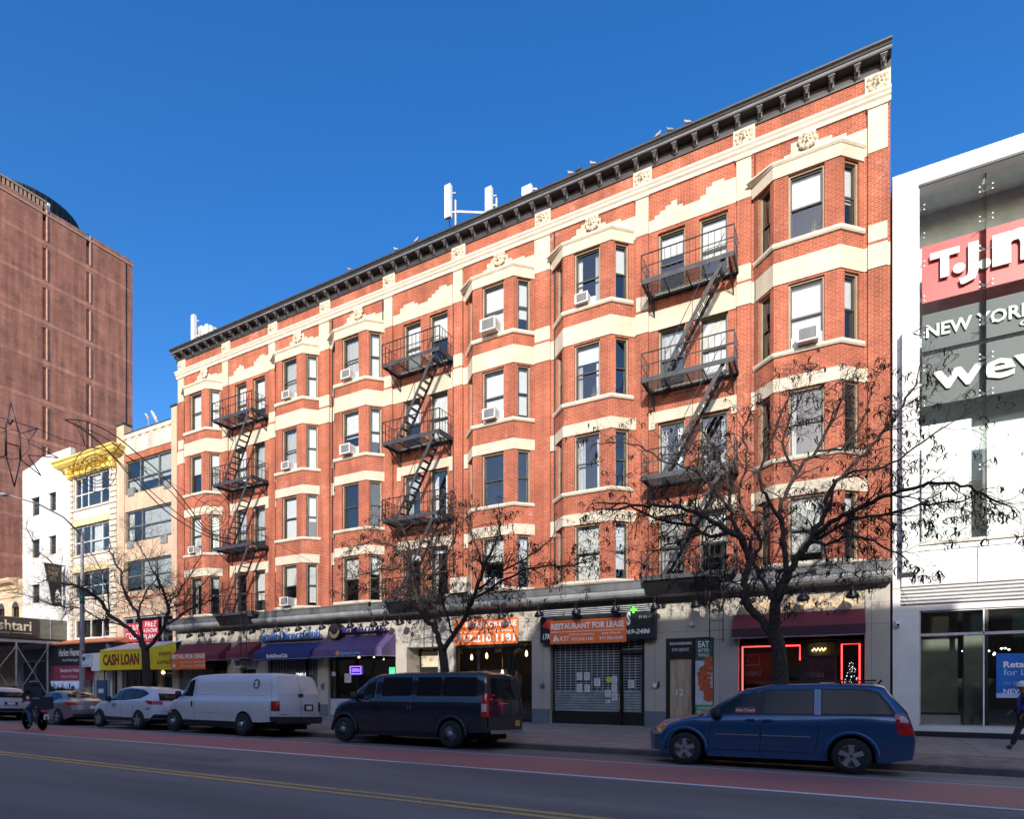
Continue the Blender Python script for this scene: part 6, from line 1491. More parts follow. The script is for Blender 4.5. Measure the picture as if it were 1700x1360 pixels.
# ---------------------------------------------------------------- vehicles: heading west (front towards -x), near side towards the eye
M_TYRE = mat('tyre_rubber', (.018, .018, .019), rough=.85, var=.3, scale=20)
M_RIM = mat('alloy_rim', (.50, .51, .53), rough=.35, metal=.8); M_RIMD = mat('steel_rim', (.30, .31, .33), rough=.45, metal=.6)
M_UNDER = mat('underbody', (.008, .008, .009), rough=.95)
M_CARG = mat('tinted_car_glass', (.012, .015, .018), rough=.03, var=.0, spec=.28)
M_PLAS = mat('black_plastic', (.022, .023, .026), rough=.6, var=.2)
M_TAIL = mat('red_tail_lens', (.50, .012, .015), rough=.15, coat=1, var=.1); M_TAILW = mat('clear_tail_lens', (.55, .50, .50), rough=.2, coat=1); M_AMB = mat('amber_lens', (.60, .22, .05), rough=.2, coat=1)
M_HEAD = mat('head_lamp_lens', (.50, .50, .50), rough=.1, coat=1, metal=.3); M_SEAM = mat('door_seam', (.004, .004, .005), rough=.9)
def lin(t, x):
    if x <= t[0][0]: return t[0][1]
    for (a, b), (c, d) in zip(t, t[1:]):
        if x <= c: q = (x - a) / max(1e-9, c - a); q2 = q * q * (3 - 2 * q) * .35 + q * .65; return b + (d - b) * q2
    return t[-1][1]
def sided(fn, name, mm, root):
    for sd in (-1, 1): m = MB().use(mm); fn(m, (sd,)); m.build(name, None, root)
class Car:
    def __init__(s, L, top, belt, bot, wid, wroof, wheels, ra, rear=(), front=(), rb=.10, fb=.30, crown=.06):
        s.L, s.top, s.belt, s.bot, s.wid, s.wr, s.wh, s.ra, s.rear, s.front, s.rb, s.fb, s.cr = L, top, belt, bot, wid, wroof, wheels, ra, rear, front, rb, fb, crown
        s.wz = s.ra[1]
    def zb(s, x):
        z = lin(s.bot, x)
        for xc in s.wh:
            d = abs(x - xc)
            if d < s.ra[0]: z = max(z, s.wz + math.sqrt(max(0, s.ra[0] ** 2 - d * d)) * s.ra[2])
        return z
    def sec(s, x):
        w = lin(s.wid, x); zb = s.zb(x); zbelt = lin(s.belt, x); zt = lin(s.top, x); ze = max(zbelt + .012, zt - s.cr); wr = min(w - .02, lin(s.wr, x)); zl = lin(s.bot, x)
        def wy(z): q = max(0, min(1, (z - zl) / max(.05, zbelt - zl))); return w * (.93 + .07 * math.sin(min(1, q * 1.15) * 1.5708)) - (.03 * w * max(0, q - .8) / .2)
        P = []
        for k in range(7): z = zb + (zbelt - .03 - zb) * k / 6; P.append((wy(z), z))
        P.append((w * .955, zbelt)); n = 3
        for k in range(1, n + 1): q = k / n; P.append((w * .955 + (wr + .03 - w * .955) * q, zbelt + (ze - .05 - zbelt) * q if ze - .05 > zbelt else zbelt + (ze - zbelt) * q * .5))
        P += [(wr - .01, ze - .005 if ze - .05 > zbelt else ze), (wr - .09, ze + s.cr * .45), (wr * .5, ze + s.cr * .85), (0, ze + s.cr)]
        return P
    def warp(s, x, y, z):
        t = max(0, min(1, (x - (s.L - .9)) / .9)); t = t * t; w = max(.3, lin(s.wid, min(x, s.L)))
        if s.rear: x2 = x + lin(s.rear, z) * t
        else: x2 = x
        x2 -= s.rb * (y / w) ** 2 * t
        u = max(0, min(1, (1.0 - x) / 1.0)); u = u * u
        if s.front: x2 += lin(s.front, z) * u
        x2 += s.fb * (y / w) ** 2 * u
        return (x2, y, z)
    def sy(s, x, z):
        P = s.sec(x)
        if z <= P[0][1]: return P[0][0]
        for (a, b), (c, d) in zip(P, P[1:]):
            if b <= z <= d: return a + (c - a) * (z - b) / max(1e-6, d - b)
        return P[-1][0]
    def sz(s, x, y):
        P = s.sec(x)[7:]; y = abs(y)
        for (a, b), (c, d) in zip(P, P[1:]):
            if c <= y <= a: return b + (d - b) * (a - y) / max(1e-6, a - c)
        return P[0][1] if y > P[0][0] else P[-1][1]
    def body(s, m):
        xs = set(); x = 0
        while x < s.L: xs.add(round(x, 3)); x += .12
        xs.add(s.L); xs |= {.03, .06, s.L - .03, s.L - .06}
        for xc in s.wh:
            for k in range(17): xs.add(round(xc + s.ra[0] * math.cos(math.pi * k / 16), 3))
        xs |= {round(a, 3) for a, b in s.top if 0 <= a <= s.L}
        xs = sorted(x for x in xs if 0 <= x <= s.L); k = None; vs = []
        for x in xs:
            P = s.sec(x); ring = [(-a, b) for a, b in P] + [(a, b) for a, b in P[-2::-1]]; k = len(ring)
            for y, z in ring: vs.append(s.warp(x, y, z))
        fs = []
        for i in range(len(xs) - 1):
            for j in range(k - 1): fs.append((i * k + j, (i + 1) * k + j, (i + 1) * k + j + 1, i * k + j + 1))
        m.smooth = True; m.mesh(vs, fs)
        m.smooth = False
        for x, e in ((xs[0], 1), (xs[-1], -1)):                     # end caps as strips so they follow the curve
            P = s.sec(x); rows = P
            nn = 8
            for (a, b), (c, d) in zip(rows, rows[1:]):
                if c < .01: c = .001
                for q in range(nn):
                    y0, y1 = -a + 2 * a * q / nn, -a + 2 * a * (q + 1) / nn; y2, y3 = -c + 2 * c * q / nn, -c + 2 * c * (q + 1) / nn
                    f = [s.warp(x, y0, b), s.warp(x, y1, b), s.warp(x, y3, d), s.warp(x, y2, d)]
                    m.face(f if e > 0 else f[::-1])
    def side(s, m, tops, bots, eps=.006, n=14, sides=(-1, 1), nz=4):
        """patch on the flank between two curves of (x, z)"""
        x0, x1 = tops[0][0], tops[-1][0]; xs = sorted({x0 + (x1 - x0) * i / n for i in range(n + 1)} | {a for a, b in tops} | {a for a, b in bots if x0 <= a <= x1})
        def L1(t, x):
            for (a, b), (c, d) in zip(t, t[1:]):
                if x <= c: return b + (d - b) * (x - a) / max(1e-9, c - a)
            return t[-1][1]
        for sd in sides:
            vs = []
            for x in xs:
                zt, zb = L1(tops, x), L1(bots, x)
                for j in range(nz + 1): z = zb + (zt - zb) * j / nz; vs.append(s.warp(x, sd * (s.sy(x, z) + eps), z))
            fs = [(i * (nz + 1) + j, (i + 1) * (nz + 1) + j, (i + 1) * (nz + 1) + j + 1, i * (nz + 1) + j + 1) for i in range(len(xs) - 1) for j in range(nz)]
            m.mesh(vs, fs)
    def line(s, m, pts, w=.012, eps=.004, sides=(-1,), out=0):
        for sd in sides:
            for (a, b), (c, d) in zip(pts, pts[1:]):
                n = max(1, int(math.hypot(c - a, d - b) / .12)); dx, dz = c - a, d - b; l = math.hypot(dx, dz); nx, nz = -dz / l * w / 2, dx / l * w / 2
                for i in range(n):
                    q = []
                    for (t, g) in ((i / n, 1), ((i + 1) / n, 1), ((i + 1) / n, -1), (i / n, -1)):
                        x, z = a + dx * t + nx * g, b + dz * t + nz * g; q.append(s.warp(x, sd * (s.sy(x, z) + eps + out), z))
                    m.face(q)
    def topp(s, m, x0, x1, w0, w1, eps=.006, n=6):
        vs = []
        for i in range(n + 1):
            x = x0 + (x1 - x0) * i / n; w = w0 + (w1 - w0) * i / n
            for j in range(9): y = -w + 2 * w * j / 8; p = s.warp(x, y, s.sz(x, y) + eps); vs.append(p)
        m.mesh(vs, [(i * 9 + j, (i + 1) * 9 + j, (i + 1) * 9 + j + 1, i * 9 + j + 1) for i in range(n) for j in range(8)])
    def capp(s, m, y0, y1, z0, z1, eps=.008, taper=0.0, end='rear', n=6, x=None):
        X_ = s.L if end == 'rear' else 0; sg = 1 if end == 'rear' else -1; vs = []
        for i in range(n + 1):
            z = z0 + (z1 - z0) * i / n; tp = taper * i / n
            for j in range(7): y = (y0 + tp) + (y1 - y0 - 2 * tp) * j / 6; p = s.warp(X_, y, z); vs.append((p[0] + sg * eps, p[1], p[2]))
        m.mesh(vs, [(i * 7 + j, i * 7 + j + 1, (i + 1) * 7 + j + 1, (i + 1) * 7 + j) for i in range(n) for j in range(6)])

def add_wheel(root, x, y, r, w, side, spokes, rimm, rr, cover=False):
    """tyre with a rim child; side -1 = near side of the car"""
    t = MB().use(M_TYRE, True); o = side * w / 2
    t.lathe([(rr, -w / 2), (r - .03, -w / 2), (r, -w / 2 + .03), (r, w / 2 - .03), (r - .03, w / 2), (rr, w / 2), (rr, -w / 2)], 28, (0, 0, 0), 'y')
    wh = t.build('wheel', None, root); wh.location = Vector((x, y, r))
    m = MB().use(rimm, True)
    m.lathe([(rr + .004, o), (rr - .025, o * .9), (rr - .04, o * .2)], 24, (0, 0, 0), 'y'); m.use(M_UNDER).lathe([(rr - .02, o * .15), (0, o * .15)], 20, (0, 0, 0), 'y')
    m.use(rimm, False)
    yo = o * .82
    if cover:
        m.smooth = True
        m.lathe([(rr - .02, o * .75), (rr * .78, o * .95), (rr * .55, o * .55), (rr * .45, o * .6), (rr * .40, o * 1.1), (0, o * 1.15)], 20, (0, 0, 0), 'y')
        m.use(M_UNDER)
        for k in range(spokes): a = k * math.tau / spokes; m.lathe([(.022, o * .9), (.0, o * .905)], 6, (rr * .66 * math.cos(a), 0, rr * .66 * math.sin(a)), 'y')
    else:
        for k in range(spokes):
            a = k * math.tau / spokes + math.pi / 2; c, s_ = math.cos(a), math.sin(a); wi, wo = rr * .16, rr * .26
            p = [(c * rr * .12 - s_ * wi, s_ * rr * .12 + c * wi), (c * rr * .97 - s_ * wo * .9, s_ * rr * .97 + c * wo * .9), (c * rr * .97 + s_ * wo * .9, s_ * rr * .97 - c * wo * .9), (c * rr * .12 + s_ * wi, s_ * rr * .12 - c * wi)]
            m.prism(p, yo - .02 * side * -1, yo, 'y')
        m.lathe([(rr * .3, yo), (rr * .2, yo + side * .015), (0, yo + side * .02)], 12, (0, 0, 0), 'y')
    q = m.build('rim', None, None); q.parent = wh

def finish(car, root, paint, wr, ww, rr, spokes, rimm, track, cover=False, box=True):
    tk = track - .3
    m = MB().use(M_UNDER).box(.45, car.L - .4, -tk, tk, .22, .8).box(car.wh[0] + car.ra[0] + .02, car.wh[1] - car.ra[0] - .02, -track + .06, track - .06, .24, .6)
    for xc in car.wh: m.box(xc - car.ra[0] * 1.1, xc + car.ra[0] * 1.1, -tk, tk, .2, wr + car.ra[0] + .02)
    m.build('underbody', None, root)
    for xc in car.wh:
        for sd in (-1, 1): add_wheel(root, xc, sd * (track - ww / 2 + .05), wr, ww, sd, spokes, rimm, rr, cover)
def car_root(name, lab, cat='car', group='vehicles parked along the kerb'):
    return thing(name, lab, cat, (0, 0, 0), group)
def place(root, x, y, roll=2.6, yaw=0.0, dz=0.0):
    root.location = (x, y, dz); root.rotation_euler = (R(-roll), 0, R(yaw))
def mirror_(root, x, y, z, m_):
    for sd in (-1, 1):
        mb = MB().use(m_, True); mb.lathe([(.0, -.11), (.09, -.10), (.11, 0), (.09, .10), (0, .11)], 10, (x, sd * (y + .10), z)); mb.bar((x + .02, sd * (y - .03), z - .06), (x, sd * (y + .08), z - .04), .05, .05); mb.build('side_mirror', None, root)

# --- blue minivan
P_BLUE = paint_mat('blue_metallic_paint', (.010, .078, .195), metal=.3, rough=.28, dust=.16, dcol=(.10, .13, .2))
c = Car(5.14, [(0, .78), (.25, .93), (.9, 1.03), (1.18, 1.08), (1.75, 1.42), (2.15, 1.64), (2.7, 1.73), (3.6, 1.75), (4.5, 1.73), (4.9, 1.69), (5.14, 1.60)],
        [(0, .60), (.3, .80), (1.2, 1.0), (2, 1.05), (4.4, 1.11), (5.14, 1.08)], [(0, .26), (.3, .19), (.8, .19), (4.5, .22), (5.14, .30)],
        [(0, .86), (.25, .94), (.7, .975), (4.5, .975), (5.0, .95), (5.14, .93)], [(0, .62), (1.0, .78), (1.75, .72), (2.3, .72), (3.5, .73), (4.7, .72), (5.14, .66)],
        (.98, 4.07), (.40, .335, 1.0), rear=[(.3, -.02), (.45, .02), (.72, .04), (.80, .0), (1.1, -.08), (1.6, -.42), (1.75, -.52)], front=[(.3, .02), (.6, 0), (.9, .15)], rb=.10, fb=.42)
r = car_root('minivan', 'blue minivan with silver five spoke wheels parked before the neon restaurant', 'car')
m = MB().use(P_BLUE); c.body(m); m.build('body', None, r)
m = MB().use(M_PLAS)
c.side(m, [(1.42, 1.12), (1.6, 1.24), (2.0, 1.46), (2.26, 1.57), (2.62, 1.61), (4.3, 1.62), (4.62, 1.55), (4.82, 1.35), (4.9, 1.15)], [(1.42, 1.06), (4.9, 1.11)], .004, 24); m.build('window_surround', None, r)
g = [([(1.62, 1.19), (2.05, 1.45), (2.30, 1.55), (2.40, 1.565)], [(1.62, 1.09), (2.40, 1.10)], 'car_window'), ([(2.53, 1.575), (3.42, 1.585)], [(2.53, 1.10), (3.42, 1.12)], 'car_window'), ([(3.58, 1.585), (4.25, 1.58), (4.55, 1.52), (4.74, 1.33), (4.80, 1.16)], [(3.58, 1.125), (4.80, 1.14)], 'car_window')]
for a, b, nm in g: sided(lambda m, sd: c.side(m, a, b, .008, 10, sd), nm, M_CARG, r)
m = MB().use(M_CARG); c.topp(m, 1.22, 2.02, .80, .66); m.build('windshield', None, r)
m = MB().use(M_CARG); c.capp(m, -.72, .72, 1.14, 1.52, taper=.06); m.build('rear_window', None, r)
m = MB().use(P_BLUE); c.side(m, [(3.44, 1.6), (3.56, 1.6)], [(3.44, 1.1), (3.56, 1.1)], .010, 2); m.build('door_pillar', None, r)
m = MB().use(M_SEAM); c.line(m, [(1.52, 1.07), (1.5, .75), (1.42, .32)]); c.line(m, [(2.46, 1.1), (2.48, .6), (2.45, .30)]); c.line(m, [(3.50, 1.1), (3.52, .7), (3.45, .32)]); c.line(m, [(2.5, 1.085), (4.85, 1.10)], .008); c.line(m, [(1.5, .34), (3.4, .35)], .01); m.build('door_seam', None, r)
m = MB().use(M_CHROME); c.line(m, [(1.6, .66), (2.44, .665)], .022, .014); c.line(m, [(2.5, .665), (3.38, .665)], .022, .014); m.use(mat('blue_dull_trim', (.05, .10, .2), rough=.3)); c.line(m, [(1.52, .50), (3.42, .50)], .02, .012); m.build('side_trim', None, r)
m = MB().use(P_BLUE)
for x in (2.28, 2.60): m.bar((x - .09, -.985, .97), (x + .09, -.985, .975), .03, .03)
m.build('door_handle', None, r)
sided(lambda m, sd: c.side(m, [(.03, .80), (.30, .87), (.46, .84)], [(.03, .64), (.2, .66), (.46, .82)], .008, 8, sd), 'headlight', M_AMB, r)
m = MB().use(M_TAIL); c.side(m, [(4.86, 1.14), (5.14, 1.16)], [(4.9, .76), (5.14, .74)], .01, 4, (-1,)); c.capp(m, -.93, -.76, .76, 1.15); m.use(M_TAILW); c.side(m, [(4.95, 1.10), (5.14, 1.12)], [(4.95, .99), (5.14, .99)], .014, 4, (-1,)); m.build('tail_light', None, r)
m = MB().use(M_TAIL); c.side(m, [(4.86, 1.14), (5.14, 1.16)], [(4.9, .76), (5.14, .74)], .01, 4, (1,)); c.capp(m, .76, .93, .76, 1.15); m.use(M_TAILW); c.side(m, [(4.95, 1.10), (5.14, 1.12)], [(4.95, .99), (5.14, .99)], .014, 4, (1,)); m.build('tail_light', None, r)
m = MB().use(M_PLAS); c.line(m, [(2.35, 1.725), (4.5, 1.735)], .03, .0); m.bar((2.3, -.60, 1.76), (4.5, -.60, 1.78), .03, .03); m.bar((2.3, .60, 1.76), (4.5, .60, 1.78), .03, .03)
for x in (2.9, 3.9): m.bar((x, -.62, 1.79), (x, .62, 1.79), .04, .02)
m.build('roof_rack', None, r)
for xc in c.wh:
    m = MB().use(P_BLUE, True); m.tube([(xc + .44 * math.cos(R(a)), -.955, .335 + .44 * math.sin(R(a))) for a in range(-5, 186, 10)], .035, 8); m.build('wheel_arch', None, r)
m = MB().use(mat('red_window_decal', (.30, .04, .03), rough=.5)); c.side(m, [(1.98, 1.22), (2.38, 1.22)], [(1.98, 1.11), (2.38, 1.11)], .011, 3, sides=(-1,)); m.build('window_decal', None, r)
m = MB(); place_side = lambda a, b, o=0.0: c.warp(a, -(c.sy(a, b) + .014 + o), b)
text_mb(m, 'One Touch', 2.0, 2.36, 1.14, 1.195, place_side, M_WHITE, 0, bold=.01); m.build('decal_lettering', None, r)
mirror_(r, 1.62, .90, 1.10, M_PLAS)
MB().use(M_PLAS).tube([(4.55, 0, 1.74), (4.62, 0, 1.82)], .02, 5).build('antenna', None, r)
finish(c, r, P_BLUE, .335, .22, .215, 5, M_RIM, .955)
place(r, X(1137, 13.05) - .98, 13.0 + .985, 2.4, dz=-.05)

# --- dark passenger van
P_NAVY = paint_mat('dark_navy_paint', (.008, .014, .028), rough=.22, dust=.12, dcol=(.06, .065, .08))
c = Car(5.98, [(0, .98), (.25, 1.10), (.7, 1.22), (1.0, 1.30), (1.45, 1.68), (1.85, 1.95), (2.2, 2.04), (3, 2.08), (5.6, 2.08), (5.9, 2.05), (5.98, 2.00)],
        [(0, .85), (.4, 1.06), (1.2, 1.24), (2, 1.30), (5.98, 1.30)], [(0, .42), (.3, .36), (.7, .34), (5.2, .40), (5.98, .44)],
        [(0, .84), (.25, .95), (.8, 1.02), (5.5, 1.03), (5.9, 1.01), (5.98, .98)], [(0, .62), (.8, .84), (1.45, .84), (2.2, .86), (5.6, .88), (5.98, .84)],
        (1.00, 4.81), (.44, .36, 1.0), rear=[(.3, 0), (1.2, -.02), (2.1, -.16)], front=[(.3, 0), (1.0, .12)], rb=.06, fb=.40, crown=.07)
r = car_root('passenger_van', 'dark navy passenger van with orange number plate parked left of the shuttered restaurant', 'van')
m = MB().use(P_NAVY); c.body(m); m.build('body', None, r)
for a, b in (([(1.36, 1.42), (1.72, 1.80), (2.0, 1.90), (2.12, 1.90)], [(1.36, 1.30), (1.9, 1.22), (2.12, 1.32)]), ([(2.38, 1.90), (3.42, 1.90)], [(2.38, 1.36), (3.42, 1.38)]), ([(3.62, 1.90), (4.42, 1.90)], [(3.62, 1.38), (4.42, 1.38)]), ([(4.52, 1.90), (5.62, 1.88)], [(4.52, 1.38), (5.62, 1.38)])):
    sided(lambda m, sd: c.side(m, a, b, .008, 8, sd), 'car_window', M_CARG, r)
m = MB().use(M_RIMD); c.line(m, [(1.32, 1.38), (1.72, 1.83), (2.02, 1.93), (2.15, 1.92), (2.14, 1.32), (1.9, 1.20), (1.32, 1.28)], .022, .010); m.build('window_trim', None, r)
m = MB().use(M_CARG); c.topp(m, 1.06, 1.82, .84, .76); m.build('windshield', None, r)
m = MB().use(M_CARG); c.capp(m, -.74, .74, 1.34, 1.88, taper=.04); m.build('rear_window', None, r)
m = MB().use(M_PLAS); c.side(m, [(1.48, .82), (4.34, .82)], [(1.48, .58), (4.34, .58)], .012, 20); c.side(m, [(5.26, .84), (5.98, .84)], [(5.3, .48), (5.98, .46)], .012, 6); c.capp(m, -.95, .95, .46, .84, .03); c.side(m, [(0, .80), (.5, .80)], [(0, .44), (.56, .38)], .012, 6); m.build('bumper', None, r)
m = MB().use(M_RIMD); c.capp(m, -.9, .9, .40, .50, .07); m.build('step_bumper', None, r)
for xc in c.wh:
    m = MB().use(M_PLAS, True); m.tube([(xc + .47 * math.cos(R(a)), -.995, .36 + .47 * math.sin(R(a))) for a in range(-5, 186, 10)], .045, 8); m.build('wheel_arch', None, r)
m = MB().use(M_SEAM); c.line(m, [(1.25, 1.26), (1.3, .8), (1.5, .42)]); c.line(m, [(2.25, 1.9), (2.25, .42)]); c.line(m, [(3.52, 1.9), (3.52, .45)]); c.line(m, [(4.47, 1.9), (4.47, 1.3)]); c.line(m, [(2.3, 1.14), (5.7, 1.14)], .01); m.build('door_seam', None, r)
m = MB().use(M_TAIL); c.side(m, [(5.80, 1.42), (5.98, 1.42)], [(5.80, .84), (5.98, .84)], .012, 3, (-1,)); c.capp(m, -.98, -.90, .84, 1.42); m.use(M_TAILW); c.side(m, [(5.82, 1.18), (5.98, 1.18)], [(5.82, .98), (5.98, .98)], .016, 3, (-1,)); m.build('tail_light', None, r)
m = MB().use(M_TAIL); c.side(m, [(5.80, 1.42), (5.98, 1.42)], [(5.80, .84), (5.98, .84)], .012, 3, (1,)); c.capp(m, .90, .98, .84, 1.42); m.use(M_TAILW); c.side(m, [(5.82, 1.18), (5.98, 1.18)], [(5.82, .98), (5.98, .98)], .016, 3, (1,)); m.build('tail_light', None, r)
m = MB().use(M_BLACK)
for x in (2.12, 2.36): m.bar((x - .09, -1.035, 1.02), (x + .09, -1.035, 1.02), .03, .03)
m.build('door_handle', None, r)
m = MB().use(mat('orange_plate', (.72, .38, .05), rough=.5)); c.capp(m, .42, .72, .60, .76, .05); m.build('number_plate', None, r)
m = MB(); text_mb(m, 'T 64', .0, 1, 0, 1, lambda a, b, o=0.0: (c.warp(c.L, .47 + a * .2, .64 + b * .08)[0] + .055, .47 + a * .2, .64 + b * .08), M_BASE, 0); m.build('plate_lettering', None, r)
m = MB().use(M_CHROME); c.capp(m, -.5, .1, 1.20, 1.22, .012); m.build('rear_trim', None, r)
m = MB(); ps2 = lambda a, b, o=0.0: c.warp(a, -(c.sy(a, b) + .012), b); text_mb(m, '15', 3.35, 3.50, 1.0, 1.12, ps2, mat('dim_decal', (.12, .13, .15)), 0, bold=.01); m.build('fleet_number', None, r)
sided(lambda m, sd: c.side(m, [(.03, 1.0), (.55, 1.14)], [(.03, .84), (.55, 1.0)], .008, 6, sd), 'headlight', M_HEAD, r)
mirror_(r, 1.42, .98, 1.36, M_PLAS)
finish(c, r, P_NAVY, .36, .23, .215, 10, M_RIMD, 1.0, cover=True)
place(r, X(570, 13.35) - 1.0, 13.33 + 1.03, 2.8, dz=-.055)

# --- white cargo van
P_WHITE = paint_mat('white_van_paint', (.62, .63, .65), rough=.4, dust=.32, dcol=(.36, .34, .33))
c = Car(6.30, [(0, .95), (.2, 1.08), (.6, 1.17), (.82, 1.22), (1.25, 1.62), (1.62, 1.98), (1.95, 2.08), (3, 2.12), (5.6, 2.12), (6.15, 2.08), (6.3, 2.02)],
        [(0, .82), (.3, 1.02), (1, 1.17), (2, 1.22), (6.3, 1.22)], [(0, .50), (.3, .45), (5.4, .45), (6.3, .50)],
        [(0, .86), (.25, .95), (.8, .99), (5.6, 1.0), (6.2, .97), (6.3, .94)], [(0, .68), (.7, .82), (1.25, .80), (2, .82), (5.6, .84), (6.3, .80)],
        (.90, 4.66), (.44, .37, 1.0), rear=[(.3, 0), (1.0, 0), (1.5, -.06), (2.1, -.30)], front=[(.3, 0), (1, .10)], rb=.09, fb=.35, crown=.07)
r = car_root('cargo_van', 'windowless white cargo van with a dirty flank and round S logo parked at the kerb', 'van')
m = MB().use(P_WHITE); c.body(m); m.build('body', None, r)
sided(lambda m, sd: c.side(m, [(1.22, 1.40), (1.62, 1.84), (1.92, 1.90)], [(1.22, 1.30), (1.92, 1.28)], .008, 8, sd), 'car_window', M_CARG, r)
m = MB().use(M_CARG); c.topp(m, .90, 1.56, .80, .74); m.build('windshield', None, r)
m = MB().use(M_SEAM); c.line(m, [(1.02, 1.18), (1.0, .8), (1.1, .52)], .010); c.line(m, [(2.02, 1.96), (2.06, .5)], .012); c.line(m, [(5.98, 1.95), (6.0, .62)], .010); c.line(m, [(2.1, 1.34), (5.6, 1.34)], .006); c.line(m, [(2.1, .72), (4.2, .72)], .006); c.capp(m, -.006, .006, .62, 1.98, .012); m.build('door_seam', None, r)
m = MB().use(M_PLAS); c.line(m, [(.95, 1.245), (1.55, 2.03)], .02); m.box(1.90, 1.96, -1.012, -.995, .92, 1.12); c.capp(m, -.98, .98, .46, .64, .10); c.capp(m, -.98, .98, .42, .66, .06); m.box(6.2, 6.52, .1, .25, .38, .44); c.side(m, [(0, .72), (.42, .72)], [(0, .5), (.46, .5)], .014, 5); c.side(m, [(5.98, .66), (6.3, .66)], [(5.98, .5), (6.3, .5)], .03, 3); m.build('bumper', None, r)
m = MB().use(M_PLAS); c.capp(m, -.11, .11, 1.33, 1.43, .02); m.build('rear_door_handle', None, r)
m = MB().use(M_PLAS); c.capp(m, .14, .56, .86, 1.08, .015); m.use(M_WHITE); c.capp(m, .22, .48, .90, 1.03, .02); m.build('number_plate', None, r)
m = MB().use(M_TAIL); m.use(M_PLAS); c.side(m, [(6.05, 1.16), (6.3, 1.16)], [(6.05, .84), (6.3, .84)], .010, 3, (-1,)); c.capp(m, -.94, -.82, .84, 1.16, .010); m.use(M_TAIL); c.side(m, [(6.10, 1.13), (6.3, 1.13)], [(6.10, .90), (6.3, .90)], .016, 3, (-1,)); c.capp(m, -.93, -.85, .90, 1.13, .016); m.build('tail_light', None, r)
m = MB().use(M_TAIL); m.use(M_PLAS); c.side(m, [(6.05, 1.16), (6.3, 1.16)], [(6.05, .84), (6.3, .84)], .010, 3, (1,)); c.capp(m, .82, .94, .84, 1.16, .010); m.use(M_TAIL); c.side(m, [(6.10, 1.13), (6.3, 1.13)], [(6.10, .90), (6.3, .90)], .016, 3, (1,)); c.capp(m, .85, .93, .90, 1.13, .016); m.build('tail_light', None, r)
M_LOGO = mat('grey_green_logo', (.12, .15, .14), rough=.5)
m = MB().use(M_LOGO); n_ = 20; cxx, czz, rr_ = 5.20, 1.72, .17
m.face([c.warp(cxx + rr_ * math.cos(k * math.tau / n_), -(c.sy(cxx, czz + rr_ * math.sin(k * math.tau / n_)) + .012), czz + rr_ * math.sin(k * math.tau / n_)) for k in range(n_)])
text_mb(m, 'S', cxx - .08, cxx + .08, czz - .10, czz + .10, lambda a, b, o=0.0: c.warp(a, -(c.sy(a, b) + .018), b), M_WHITE, 0, bold=.03); m.build('logo', None, r)
m = MB().use(M_LOGO); c.capp(m, -.78, -.52, .72, .745, .012); c.capp(m, .60, .70, .72, .745, .012); c.side(m, [(.62, .80), (.72, .80)], [(.62, .72), (.72, .72)], .01, 2, sides=(-1,)); m.build('badge', None, r)
sided(lambda m, sd: c.side(m, [(.02, 1.0), (.16, 1.04)], [(.02, .84), (.16, .84)], .008, 3, sd), 'headlight', M_AMB, r)
mirror_(r, 1.22, .95, 1.36, M_PLAS)
finish(c, r, P_WHITE, .37, .24, .215, 8, M_RIM, .97, cover=True)
place(r, X(287, 13.4) - .90, 13.38 + 1.0, 2.8, dz=-.06)

